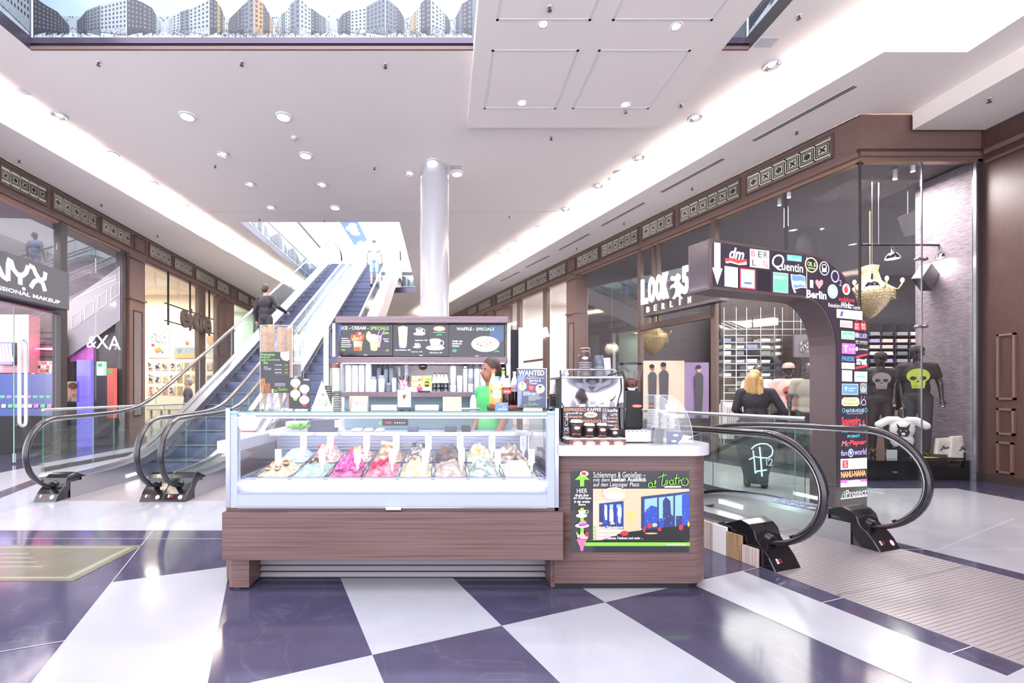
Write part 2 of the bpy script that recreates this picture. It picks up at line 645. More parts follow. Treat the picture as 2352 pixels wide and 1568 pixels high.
# pale landing in front of the two rising escalators, and the long pale lanes of the mall
flatpoly(g, [(-7.3, 5.3), (-5.45, 5.0), (-5.25, 4.33), (-1.6, 4.33), (-1.6, 8.2), (-1.9, 26), (-7.9, 26), (-7.55, 10), (-7.45, 7.8)], [], Z1, 'stone_light')
flatpoly(g, [(-7.0, 4.33), (-5.3, 4.33), (-5.5, 4.95), (-7.1, 5.1)], [], Z1, 'stone_light')
flatpoly(g, [EP(0.2, 5.14)[:2], (7.17, 1.5), (7.17, 6.22), (5.95, 6.22), (-0.1, 24.3), (-1.3, 24.3), EP(9.4, 5.14)[:2]], [], Z1, 'stone_light')
flatpoly(g, [(-7.6, 8.3), (-7.6, 24), (-7.2, 24), (-7.2, 8.3)], [], Z1 + .0003, 'stone_light')
Z2 = 0.0021
for a, b in (((-5.25, 4.33), (-6.4, 7.3)), ((-7.0, 4.70), (-5.38, 4.62))):
 line_strip(g, [a, b], 0.22, Z2, 'stone_brown')
# joints
for a, b in ((T(-4, 0), T(-2, 0)), (T(-2, 0), T(-2, 4)), (T(3, 0), T(4.2, 0)), ((-6, 4.10), (-1.6, 4.08)), (T(-6, 1), T(-2, 1)),
    (EP(0.9, 3.42)[:2], EP(0.9, 3.2)[:2]), (EP(1.9, 3.42)[:2], EP(1.9, 3.22)[:2]), (T(4.2, 0), T(4.2, 2.2)),
    (EP(1.0, 4.95)[:2], EP(1.0, 5.14)[:2]), (EP(1.314, 3.2)[:2], EP(1.314, 3.42)[:2])):
 line_strip(g, [a, b], 0.006, Z2, 'grout')
for i in range(6):
 line_strip(g, [(-4.9 + i * 0.9, 4.33), (-3.9 + i * 0.9, 6.2)], 0.005, Z2, 'grout')
 line_strip(g, [EP(-0.2 + i * 1.2, 5.14)[:2], EP(0.1 + i * 1.2, 7.3)[:2]], 0.005, Z2, 'grout')
line_strip(g, [on_z(2076, 1262)[:2], (9, 3.9)], 0.006, Z2, 'grout')
g.build('floor', kind='structure', origin=(0, 0, 0))
# walls of the pit the right-hand escalator sinks into
g = G('steel_dark').at()
g.add([EP(3.55, 3.47, 0), EP(9.2, 3.47, 0), EP(9.2, 3.47, -4), EP(3.55, 3.47, -4)], [(0, 1, 2, 3)])
g.add([EP(3.55, 4.93, 0), EP(9.2, 4.93, 0), EP(9.2, 4.93, -4), EP(3.55, 4.93, -4)], [(0, 1, 2, 3)])
g.add([EP(9.2, 3.47, 0), EP(9.2, 4.93, 0), EP(9.2, 4.93, -4), EP(9.2, 3.47, -4)], [(0, 1, 2, 3)])
g.add([EP(3.55, 3.47, -4), EP(9.2, 3.47, -4), EP(9.2, 4.93, -4), EP(3.55, 4.93, -4)], [(0, 1, 2, 3)])
g.build('trim_1', kind='structure')
# ---------------------------------------------------------------- ceiling with its two openings, side soffits and light coves
H1 = [(-5.5, -1.5), (4.05, -1.5), (4.05, 5.92), (-5.5, 5.92)]
H2 = [(-5.48, 11.9), (-1.19, 11.9), (-1.24, 20.4), (-5.48, 20.4)]
g = G()
flatpoly(g, [(-10, -2), (9, -2), (9, 28), (-10, 28)], [H1, H2], ZM, 'ceiling_white')
g.m('grey_light')
for y in (11.2,):
 g.box(-6.5, 3.2, y, y + 0.012, ZM - 0.003, ZM)
g.build('ceiling', kind='structure', origin=(0, 0, ZM))
g = G('ceiling_white')
inner = [(6.53, -2), (6.53, 5.54), (5.49, 5.54), (5.49 - 0.335 * 21.5, 27)]
outer = [(6.35 - 0.335 * 20.2, 27), (6.35, 6.78), (8.3, 6.74), (8.3, -2)]
flatpoly(g, inner + outer, [], ZS, 'ceiling_white')
for a, b in zip(inner, inner[1:]):
 g.add([(*a, ZS), (*b, ZS), (*b, ZS + 0.14), (*a, ZS + 0.14)], [(0, 1, 2, 3)])
g.build('trim_2', kind='structure')
g = G('ceiling_white').box(7.10, 8.2, -2, 6.73, 5.32, ZS)
g.build('trim_3', kind='structure')
li = [(-7.45, -2), (-6.98, 7), (-6.6, 12.7), (-5.65, 27)]
lo_ = [(-8.85, 27), (-8.0, 8), (-7.6, -2)]
g = G()
flatpoly(g, li + lo_, [], ZS, 'ceiling_white')
for a, b in zip(li, li[1:]):
 g.add([(*a, ZS), (*b, ZS), (*b, ZS + 0.14), (*a, ZS + 0.14)], [(0, 1, 2, 3)])
g.build('trim_4', kind='structure')
# lamps of the two coves: long tubes lying behind the lips
for pts, off, nm in (([(6.53, -1), (6.53, 5.54)], (0.25, 0), 'right'), ([(6.6, 5.54), (5.6, 5.54)], (0, 0.25), 'right'),
      ([(5.49, 5.6), (5.49 - 0.335 * 20, 25.6)], (0.25, 0.05), 'right'),
      ([(-7.35, -1), (-6.98, 7)], (-0.2, 0), 'left'), ([(-6.98, 7), (-6.6, 12.7)], (-0.2, 0), 'left'), ([(-6.6, 12.7), (-5.72, 26)], (-0.2, 0), 'left')):
 a, b = V((pts[0][0] + off[0], pts[0][1] + off[1], ZS + 0.06)), V((pts[1][0] + off[0], pts[1][1] + off[1], ZS + 0.06))
 G('cove_glow').cyl(a, b, 0.035, n=8).build('trim_5', kind='structure')
# bridge panel hanging a little under the ceiling across the open atrium
g = G('ceiling_white').box(0.389, 3.60, -1.5, 7.45, 5.78, 6.0)
g.m('white_paint')
for x0, x1, y0, y1 in ((0.62, 1.75, 5.75, 6.95), (2.0, 3.2, 5.75, 6.95), (0.62, 1.75, 4.1, 5.3), (2.0, 3.2, 4.1, 5.3)):
 for a in ((x0, x1, y0, y0 + .03), (x0, x1, y1 - .03, y1), (x0, x0 + .03, y0, y1), (x1 - .03, x1, y0, y1)):
  g.box(*a, 5.776, 5.78)
g.build('trim_6', kind='structure')
# ---------------------------------------------------------------- rims and old-city photo panels of the atrium openings
mat('photo_sky', '8fa3b3', 0.25)
mat('photo_mid', '565d66', 0.3)
mat('photo_pale', '848d95', 0.3)
mat('photo_dark', '33323a', 0.3)
mat('photo_warm', '8c7350', 0.3)
mat('photo_white', 'a3acb3', 0.25)
mat('rim_metal', '5d5464', 0.22, 0.6)
def city(g, M, u0, v0, u1, v1, rnd, warm=False):
 """old street view: sky, receding rows of houses with window grids, street and crowd"""
 g.flat(M)
 W_, H_ = u1 - u0, v1 - v0
 g.rect(u0, v0, u1, v1, 'photo_sky')
 g.rect(u0, v0, u1, v0 + H_ * .16, 'photo_white')
 g.rect(u0, v0 + H_ * .12, u1, v0 + H_ * .5, 'photo_pale')
 for k in range(60):
  x, y = u0 + rnd.random() * W_, v0 + H_ * (.14 + .34 * rnd.random())
  g.rect(x, y, x + .012, y + .02, 'photo_dark')
 vx = u0 + W_ * rnd.uniform(.35, .65)
 for side in (-1, 1):
  x = u0 if side < 0 else u1
  h = H_ * rnd.uniform(.9, 1.0)
  while (x - vx) * side > W_ * .06:
   w_ = (abs(x - vx)) * rnd.uniform(.3, .5)
   x2 = x - side * w_
   h2 = h * rnd.uniform(.72, .9)
   mm = rnd.choice(['photo_mid', 'photo_dark', 'photo_warm' if warm else 'photo_dark', 'photo_pale'])
   g.pl([(x, v0 + H_ * .06), (x2, v0 + H_ * .13), (x2, v0 + h2), (x, v0 + h)], mm)
   nc, nr = max(2, int(w_ / 0.045)), 6
   for i in range(nc):
    for j in range(nr):
     a = (i + .25) / nc
     b = (i + .72) / nc
     c0, c1 = .25 + .72 * (j + .2) / nr, .25 + .72 * (j + .72) / nr
     xa, xb = x + (x2 - x) * a, x + (x2 - x) * b
     ha, hb = h + (h2 - h) * a, h + (h2 - h) * b
     g.pl([(xa, v0 + ha * c0), (xb, v0 + hb * c0), (xb, v0 + hb * c1), (xa, v0 + ha * c1)],
       'photo_dark' if mm != 'photo_dark' else 'photo_mid')
   x, h = x2, h2
 for k in range(150):
  t = rnd.random()
  x = u0 + rnd.random() * W_
  y = v0 + H_ * .26 * rnd.random()
  s_ = .004 + .010 * (1 - (y - v0) / (H_ * .26))
  g.rect(x, y, x + s_ * .7, y + s_ * 1.7, 'photo_dark' if rnd.random() < .8 else 'photo_mid')
rnd = random.Random(4)
# far side of the near opening
M = plane_M((0, 5.92, 0), (1, 0, 0), (0, 0, 1))
g = G('rim_metal').box(-5.5, 4.05, 5.92, 6.0, ZM + .004, 6.075).m('rim_metal').box(-5.5, 4.05, 5.895, 5.92, 5.98, 6.0).m('fascia').box(-5.5, 4.05, 5.895, 5.92, 5.898, 5.94)
g.build('trim_7', kind='structure')
G('photo_mid').box(-5.5, 4.05, 5.94, 5.99, 6.075, 7.3).build('trim_8', kind='structure')
edges = [75, 290, 480, 583, 689, 885, 990, 1085]
xs = [(p - 1020) * 5.92 / 1020 for p in edges]
mural = thing('photo_mural', 'row of old city street photographs on the roof opening edge above the kiosk', 'mural', (-2.5, 5.93, 6.08))
for i in range(len(xs) - 1):
 g = G()
 city(g, plane_M((0, 5.935, 0), (1, 0, 0), (0, 0, 1)), xs[i] + .004, 6.08, xs[i + 1] - .004, 6.66, rnd, warm=i in (2, 3, 5))
 g.build('photo_panel', mural)
g = G('chrome')
for x in xs[1:-1]:
 g.box(x - .004, x + .004, 5.925, 5.94, 6.08, 7.2)
g.build('joint_strip', mural)
# left side of the near opening
G('rim_metal').box(-5.58, -5.5, -1.5, 6.0, ZM + .004, 6.075).build('trim_9', kind='structure')
G('photo_mid').box(-5.57, -5.52, -1.5, 5.94, 6.075, 7.3).build('trim_10', kind='structure')
mural = thing('photo_mural', 'old city photograph seen steeply in the top left corner of the roof opening', 'mural', (-5.5, 4, 6.08))
g = G()
city(g, plane_M((-5.515, 0, 0), (0, 1, 0), (0, 0, 1)), 3.2, 6.08, 5.9, 6.95, rnd)
g.build('photo_panel', mural)
# right side of the near opening, the dark slot beside the bridge panel
G('frame_dark').box(4.05, 4.13, -1.5, 6.0, ZM + .004, 6.10).build('trim_11', kind='structure')
G('photo_mid').box(4.07, 4.12, -1.5, 5.94, 6.10, 7.3).build('trim_12', kind='structure')
mural = thing('photo_mural', 'dark old city photograph in the narrow roof slot right of the ceiling panels', 'mural', (4.05, 4, 6.1))
g = G()
city(g, plane_M((4.055, 0, 0), (0, -1, 0), (0, 0, 1)), -5.9, 6.1, -3.2, 6.9, rnd)
g.build('photo_panel', mural)
# opening over the rising escalators
x0, x1, y0, y1 = -5.48, -1.2, 11.9, 20.4
G('rim_metal').box(x0 - .06, x0, y0, y1, ZM + .004, 6.07).box(x0, x1, y0 - .06, y0, ZM + .004, 6.05).box(x1, x1 + .06, y0, y1, ZM + .004, 6.3).box(x0, x1, y1, y1 + .06, ZM + .004, 6.15).build('trim_13', kind='structure')
G('white_paint').box(x0 - .3, x0 - .06, y0, 32, ZM + .01, 6.8).box(x1 + .06, x1 + .4, y0, 32, ZM + .01, 6.9).box(x0, x1, y1 + .06, y1 + .4, ZM + .01, 6.9).build('trim_14', kind='structure')
mural = thing('photo_mural', 'old city photographs on the left edge of the opening above the rising escalators', 'mural', (x0, 14, 6.1))
for i in range(6):
 g = G()
 city(g, plane_M((x0 + .004, 0, 0), (0, 1, 0), (0, 0, 1)), y0 + i * 1.42, 6.08, y0 + (i + 1) * 1.42 - .02, 6.62, rnd)
 g.build('photo_panel', mural)
mural = thing('photo_mural', 'small old city photograph at the far right end of the opening above the rising escalators', 'mural', (-1.5, y1, 6.2))
g = G()
city(g, plane_M((0, y1 - .004, 0), (1, 0, 0), (0, 0, 1)), -1.95, 6.17, -1.26, 6.72, rnd)
g.m('frame_dark').at().box(-1.95, -1.26, y1 - .02, y1 - .002, 6.72, 6.86)
g.build('photo_panel', mural)
rail = thing('gallery_balustrade', 'upper-floor glass balustrade along the left of the escalator opening', 'railing', (x0, 14, 6.8))
G('frame_dark').box(x0 - .03, x0 + .01, y0, 32, 6.62, 6.66).m('grey_light').box(x0 - .03, x0, y0, 32, 6.66, 6.82).build('bottom_rail', rail)
G('glass').box(x0 - .02, x0 - .005, y0, 32, 6.82, 7.72).build('glass_pane', rail)
G('grey_dark').box(x0 - .05, x0 + .02, y0, 32, 7.72, 7.78).build('top_rail', rail)
g = G('white_paint').box(-12, -5.6, 11, 32, 9.9, 10.0)
g.m('grey').box(-5.6, -5.56, 11, 32, 9.9, 10.05)
for i in range(6):
 g.box(-5.75 + i * .0, -5.7, 11, 32, 10.3 + i * .25, 10.33 + i * .25)
g.build('ceiling.001', kind='structure')
g = G('white_paint').box(-7.6, -7.5, 11, 32, 6.9, 9.9)
for i in range(10):
 g.m(['grey_light', 'sky_blue', 'white', 'beige'][i % 4]).box(-7.5, -7.46, 11.5 + i * 2, 13.1 + i * 2, 7.2, 9.3)
g.build('wall_upper', kind='structure')
G('white_paint').box(-12, -5.6, 11, 32, 6.72, 6.8).build('floor.001', kind='structure')
bn = thing('hanging_banner', 'blue banner with a pale yellow glow hanging high above the top of the escalators', 'banner', (-4.6, 22, 9.6))
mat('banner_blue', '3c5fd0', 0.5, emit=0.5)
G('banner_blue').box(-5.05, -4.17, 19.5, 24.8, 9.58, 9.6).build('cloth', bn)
for y in (20, 24.5):
 G('steel').cyl((-5.62, y, 9.92), (-4.3, y, 9.605), .012, n=6).build('holding_rod', bn)
g = G('gold').flat(plane_M((0, 0, 9.575), (1, 0, 0), (0, -1, 0)))
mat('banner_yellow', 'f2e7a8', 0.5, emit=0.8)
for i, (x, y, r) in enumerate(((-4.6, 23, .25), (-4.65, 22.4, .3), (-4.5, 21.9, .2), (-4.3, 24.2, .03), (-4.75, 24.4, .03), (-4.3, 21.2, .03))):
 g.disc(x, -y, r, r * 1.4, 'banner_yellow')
g.build('artwork', bn)
bm_ = G('pink').box(-3.9, -2.3, 23.85, 23.95, 9.52, 9.66)
bm_.m('white').box(-3.9, -2.3, 23.83, 23.86, 9.58, 9.61)
bm_.build('ceiling_beam', label='pink and white beam high above the top of the right escalator', cat='beam')
# ---------------------------------------------------------------- white round column
g = G('white_gloss').lathe([(0.29, 0), (0.29, 5.62), (0.285, 5.70), (0.25, 5.83), (0.25, 5.9)], (-0.19, 9.0, 0), 48)
g.build('column', kind='structure')
# ---------------------------------------------------------------- shop fronts
mat('motif_cream', 'dcd5c4', 0.5)
mat('motif_ink', '1c1715', 0.6)
mat('panel_texture', '8d8180', 0.6, noise_=('5e5351', (60, 60, 60), 0.08))
mat('shop_dark', '4c464a', 0.7, noise_=('5c565a', (3, 3, 30), 0.3))
mat('shop_fabric', '6a6068', 0.8, noise_=('958a90', (10, 10, 50), 0.25), bump=((12, 12, 90), 0.5))
mat('shop_ceiling', '6f6a6e', 0.7)
mat('shop_cream', 'efe4d3', 0.7)
mat('shop_white', 'f3ece6', 0.6)
mat('shop_floor', '5d5654', 0.3)
def motif_panel(M, u0, u1, v0, v1, n, side, i, flip=False):
 """cream frieze panel with a row of black square motifs"""
 t = thing('frieze_panel', ('cream and black ornamental' if n else 'plain brown') + ' frieze panel above the %s shops, %s' % (side, i), 'frieze panel',
    M @ V(((u0 + u1) / 2, v0, 0)), 0, 'frieze panels above the %s shop fronts' % side)
 g = G('frame_brown').at(M)
 b = .035
 for a in ((u0 - b, u1 + b, v0 - b, v0, 0, .03), (u0 - b, u1 + b, v1, v1 + b, 0, .03), (u0 - b, u0, v0, v1, 0, .03), (u1, u1 + b, v0, v1, 0, .03)):
  g.box(*a)
 g.build('frame', t)
 G('motif_cream' if n else 'fascia').at(M).box(u0, u1, v0, v1, 0, .012).build('field', t)
 if n:
  g = G('motif_ink').flat(M, .0122)
  g.dl = 0.0002
  w_ = (u1 - u0) / n
  h = v1 - v0
  k = .018
  for j in range(n):
   c = u0 + w_ * (j + .5)
   cv = (v0 + v1) / 2
   a = min(w_, h) * .42
   for r_, kk in ((a, k * .9), (a * .72, k * .7)):
    q = [(c - r_, cv - r_), (c + r_, cv - r_), (c + r_, cv + r_), (c - r_, cv + r_), (c - r_, cv - r_)]
    g.stroke(q[:2], kk); g.stroke(q[1:3], kk); g.stroke(q[2:4], kk); g.stroke(q[3:], kk)
   if (j + i_off(i)) % 2:
    for s_ in (-1, 1):
     g.stroke([(c - a * .4, cv - a * .4 * s_), (c + a * .4, cv + a * .4 * s_)], k * 1.3)
    g.ring(c, cv, a * .2, a * .2, k, n=8)
   else:
    g.ring(c, cv, a * .5, a * .5, k * 1.2, n=8)
    for q in range(4):
     t_ = q * PI / 4
     g.stroke([(c - a * .45 * math.cos(t_), cv - a * .45 * math.sin(t_)), (c + a * .45 * math.cos(t_), cv + a * .45 * math.sin(t_))], k * .5)
   if j:
    g.stroke([(c - w_ * .5 - a * .18, cv + h * .46), (c - w_ * .5 + a * .18, cv + h * .3)], k)
    g.stroke([(c - w_ * .5 - a * .18, cv - h * .3), (c - w_ * .5 + a * .18, cv - h * .46)], k)
  g.stroke([(u0 + .02, v0 + h * .06), (u1 - .02, v0 + h * .06)], k * .8)
  g.stroke([(u0 + .02, v1 - h * .06), (u1 - .02, v1 - h * .06)], k * .8)
  g.build('pattern', t)
 return t
def i_off(s):
 return len(s) % 2
ORD = ['first', 'second', 'third', 'fourth', 'fifth', 'sixth', 'seventh', 'eighth', 'ninth', 'tenth', 'eleventh', 'twelfth']
def beam(M, a, b, name):
 g = G('fascia').at(M).box(a, b, 5.0, 5.56, -.12, 0)
 g.m('fascia_dark').box(a, b, 5.56, 5.588, -.12, -.003)  # flush dark strip painted in place of the shadow gap
 g.m('fascia').box(a, b, 4.93, 5.0, -.12, .05)
 g.m('bronze').box(a, b, 4.86, 4.93, -.12, .015)
 g.build(name, kind='structure')
# right shop front
RL = -22.0
beam(RM, RL, 0.0, 'wall_right')
rp = [(1718, 1910, 6), (1564, 1698, 6), (1477, 1547, 4), (1383, 1465, 6), (1327, 1375, 4), (1304, 1321, 0), (1262, 1300, 4), (1211, 1257, 6), (1179, 1207, 4), (1143, 1175, 6), (1131, 1139, 0), (1100, 1128, 5), (1076, 1096, 4)]
for i, (a, b, n) in enumerate(rp):
 ua, ub = RW(a, 500)[0], RW(b, 500)[0]
 motif_panel(RM, ua, ub, 5.13, 5.46, n, 'right', '%s from the near corner' % (ORD + ['thirteenth'])[i])
G('fascia').box(6.35, 8.2, 6.78, 6.9, 4.97, 5.6).m('fascia_dark').box(6.3, 8.2, 6.75, 6.78, 5.0, 5.05).m('fascia').box(6.33, 8.2, 6.74, 6.9, 4.93, 5.0).m('bronze').box(6.33, 8.2, 6.76, 6.86, 4.86, 4.93).build('wall_right.001', kind='structure')
def box_on(g, M, u0, u1, v0, v1, n0, n1):
 return g.at(M).box(u0, u1, v0, v1, n0, n1)
def pilaster(M, uc, w_, name, face=1):
 g = G('fascia').at(M)
 g.box(uc - w_ / 2, uc + w_ / 2, 0, 4.93, -.35, .10)
 g.box(uc - w_ / 2 - .04, uc + w_ / 2 + .04, 4.80, 4.86, -.3, .16)
 g.box(uc - w_ / 2 - .03, uc + w_ / 2 + .03, 3.75, 3.80, -.3, .14)
 g.box(uc - w_ / 2 - .03, uc + w_ / 2 + .03, 0, .16, -.3, .13)
 g.m('panel_texture').box(uc - w_ * .25, uc + w_ * .25, .75, 3.45, .10, .104)
 g.m('fascia_dark')
 for a in ((uc - w_ * .28, uc - w_ * .25), (uc + w_ * .25, uc + w_ * .28)):
  g.box(*a, .72, 3.48, .10, .115)
 g.box(uc - w_ * .28, uc + w_ * .28, 3.45, 3.48, .10, .115)
 g.box(uc - w_ * .28, uc + w_ * .28, .72, .75, .10, .115)
 g.build(name, kind='structure')
uR = lambda px: RW(px, 800)[0]
uL = lambda px: LW(px, 800)[0]
pilaster(RM, uR(1318), 0.5, 'wall_right.002')
pilaster(RM, uR(1152), 0.6, 'wall_right.003')
# frames, panes of the right shop windows
g = G('frame_brown')
for px in (1470, 1640):
 box_on(g, RM, uR(px) - .05, uR(px) + .05, 0, 4.9, -.08, .03)
for px in (1500, 1512):
 box_on(g, RM, uR(px) - .03, uR(px) + .03, 2.95, 4.9, -.06, .02)
box_on(g, RM, uR(1470), uR(1640), 2.88, 3.02, -.08, .03)
for px in (1193, 1254):
 box_on(g, RM, uR(px) - .12, uR(px) + .12, 0, 4.9, -.08, .05)
box_on(g, RM, uR(1203), uR(1250), 2.45, 2.52, -.05, .02)
g.build('window_1', kind='structure')
for i, (a, b, v0, v1) in enumerate(((1640, 1800, 0.02, 4.86), (1800, 1972, 0.02, 4.86), (1345, 1470, .02, 4.86), (1470, 1640, 3.02, 4.86), (1204, 1249, .02, 4.86), (1263, 1303, .02, 4.86), (1167, 1187, .02, 4.86))):
 g = G('glass_shop')
 box_on(g, RM, uR(a) + .06, uR(b) - .01, v0, v1, -.03, -.018)
 g.build('window_%d' % (i + 2), kind='structure')
G('glass_shop').box(6.36, 7.29, 6.79, 6.802, .02, 4.86).build('window_9', kind='structure')
G('glass_shop').box(7.30, 8.10, 6.79, 6.802, .02, 4.86).build('window_10', kind='structure')
g = G('steel').box(7.288, 7.302, 6.775, 6.79, 0, 4.86).box(8.10, 8.13, 6.76, 6.80, 0, 4.86).m('frame_dark').box(8.13, 8.2, 6.76, 6.84, 0, 4.9).box(6.34, 6.365, 6.775, 6.80, 0, 4.88)
g.build('window_11', kind='structure')
g = G('steel')
for z in (3.38, 2.35):
 g.cyl((7.24, 6.77, z), (7.35, 6.77, z), .014, n=10).cyl((7.24, 6.76, z), (7.24, 6.82, z), .025, n=12).cyl((7.35, 6.76, z), (7.35, 6.82, z), .025, n=12)
g.build('window_12', kind='structure')
# plinth under the corner window
G('black_gloss').prism([(6.36, 6.80), (8.15, 6.80), (8.15, 8.4), (5.9, 8.4)], 0.0, 0.30, 'z').build('trim_15', kind='structure')
g = G('black_gloss')
box_on(g, RM, uR(1640), 0, 0, .28, -1.3, -.05)
g.build('trim_16', kind='structure')
# brown panelled wall at the far right
g = G('fascia_red').box(8.2, 8.4, -2, 7.0, 0, 5.6)
g.m('fascia').box(8.14, 8.2, -2, 6.70, 4.93, 5.0).box(8.16, 8.2, -2, 6.70, 4.80, 4.84).m('fascia_dark').box(8.17, 8.2, -2, 6.7, 0, .12)
for (pa, ya, pb, yb) in ((2293, 768, 2335, 918), (2293, 937, 2333, 1000), (2293, 1013, 2330, 1090)):
 A = on_plane(pa, ya, (8.2, 0, 0), (1, 0, 0)); B = on_plane(pb, yb, (8.2, 0, 0), (1, 0, 0))
 z0, z1, y1, y0 = B.z, A.z, A.y, B.y
 g.m('bronze').box(8.17, 8.2, y0, y1, z0, z0 + .03).box(8.17, 8.2, y0, y1, z1 - .03, z1).box(8.17, 8.2, y0, y0 + .025, z0, z1).box(8.17, 8.2, y1 - .025, y1, z0, z1)
g.build('wall_right.004', kind='structure')
# left shop front
beam(LM, -10.0, 19.5, 'wall_left')
lp = [(-120, -25, 6), (0, 104, 5), (121, 221, 5), (233, 299, 4), (309, 332, 0), (343, 392, 4), (400, 441, 4), (449, 491, 5), (498, 525, 4), (530, 541, 0), (547, 570, 4), (575, 598, 4)]
for i, (a, b, n) in enumerate(lp[1:]):
 motif_panel(LM, LW(a, 500)[0], LW(b, 500)[0], 5.13, 5.46, n, 'left', '%s from the near end' % ORD[i])
pilaster(LM, uL(307), 0.62, 'wall_left.001')
pilaster(LM, uL(524), 0.62, 'wall_left.002')
pilaster(LM, uL(603), 0.62, 'wall_left.003')
g = G('frame_dark')
box_on(g, LM, uL(134), uL(149), 0, 4.9, -.12, .05)
box_on(g, LM, uL(276), uL(285), 0, 4.9, -.12, .05)
box_on(g, LM, -9, uL(134), 2.98, 3.1, -.1, .06)
g.m('frame_brown')
box_on(g, LM, uL(455), uL(470), 0, 4.9, -.1, .03)
box_on(g, LM, uL(496), uL(504), 0, 4.9, -.1, .03)
g.build('window_13', kind='structure')
for i, (a, b, v0, v1) in enumerate(((-300, 134, 3.1, 4.86), (149, 222, .02, 4.86), (222, 276, .02, 4.86), (332, 455, .02, 4.86), (470, 497, .02, 4.86), (542, 590, .02, 4.86))):
 g = G('glass_shop')
 box_on(g, LM, uL(a) + .01, uL(b) - .01, v0, v1, -.03, -.018)
 g.build('window_%d' % (i + 14), kind='structure')
# rooms behind the glass: right
g = G('shop_ceiling')
flatpoly(g, [(5.9, 8.2), (8.3, 6.9), (16, 6.9), (16, 13.9), (4.15, 13.9)], [], 4.95, 'shop_ceiling')
flatpoly(g, [(6.35, 6.9), (8.3, 6.9), (8.3, 8.3), (5.8, 8.5)], [], 4.94, 'shop_ceiling')
g.build('ceiling.002', kind='structure')
G('shop_dark').box(3.95, 16, 13.7, 13.9, 0, 5).build('wall_shop', kind='structure')
G('shop_fabric').box(8.15, 8.3, 6.84, 7.68, 0.3, 4.9).build('wall_shop.001', kind='structure')
G('shop_dark').box(15.9, 16, 6.9, 13.9, 0, 5).build('wall_shop.002', kind='structure')
G('shop_white').box(2.5, 12, 18.6, 18.8, 0, 5).m('shop_white').box(9.9, 10, 13.9, 18.6, 0, 5).box(4, 10, 13.9, 14.0, 0, 5).build('wall_shop.003', kind='structure')
g = G()
flatpoly(g, [(2.6, 18.6), (4.1, 13.95), (10, 13.95), (10, 18.6)], [], 4.95, 'shop_white')
g.build('ceiling.003', kind='structure')
# rooms behind the glass: left
g = G('shop_dark').box(-16, -8.25, 11.3, 11.5, 0, 5)
g.build('wall_shop.004', kind='structure')
g = G('shop_ceiling')
flatpoly(g, [(-16, 4), (-8.0, 4), (-8.2, 11.4), (-16, 11.4)], [], 4.95, 'shop_ceiling')
g.build('ceiling.004', kind='structure')
G('shop_cream').box(-14, -8.45, 16.6, 16.75, 0, 5).m('shop_cream').box(-14, -13.9, 11.5, 16.6, 0, 5).box(-14, -8.4, 11.5, 11.55, 0, 5).build('wall_shop.005', kind='structure')
g = G('shop_cream')
flatpoly(g, [(-14, 11.5), (-8.25, 11.5), (-8.5, 16.7), (-14, 16.7)], [], 4.95, 'shop_cream')
flatpoly(g, [(-14, 16.8), (-8.5, 16.8), (-8.8, 27), (-14, 27)], [], 4.95, 'shop_cream')
g.build('ceiling.005', kind='structure')
mat('shop_sage', 'b9c9b4', 0.6)
G('shop_sage').box(-14, -8.6, 20.0, 20.2, 0, 5).build('wall_shop.006', kind='structure')
g = G('shop_white').box(-9.2, 0.5, 27.2, 27.4, 0, 6.0)
g.build('wall_far', kind='structure')
g = G('shop_cream')
box_on(g, RM, RL, uR(1135), 0, 4.9, -.2, -.1)
g.m('fascia')
for px in (1060, 1075, 1092, 1110, 1130):
 box_on(g, RM, uR(px) - .25, uR(px) + .25, 0, 4.9, -.1, .08)
g.build('wall_right.005', kind='structure')
g = G('shop_sage')
box_on(g, LM, uL(607), 19.5, 0, 4.9, -.2, -.1)
g.build('wall_left.004', kind='structure')
# lamps inside the shops
for nm, loc, sx, sy, pw, c in (('shop_light', (9.5, 10.5, 4.85), 5, 4, 150, (1, .92, .88)), ('shop_light', (7.2, 7.6, 4.8), 1.2, .8, 60, (1, .95, .92)),
        ('shop_light', (6, 16, 4.85), 4, 3, 120, (1, .97, .94)), ('shop_light', (-10.5, 9.0, 4.85), 3, 3, 130, (1, .85, .9)),
        ('shop_light', (-10.8, 14, 4.85), 3, 3, 150, (1, .93, .82)), ('shop_light', (-10.8, 18.5, 4.85), 3, 2, 120, (.9, 1, .95))):
 area(nm, loc, (0, 0, 0), sx, sy, pw, c)
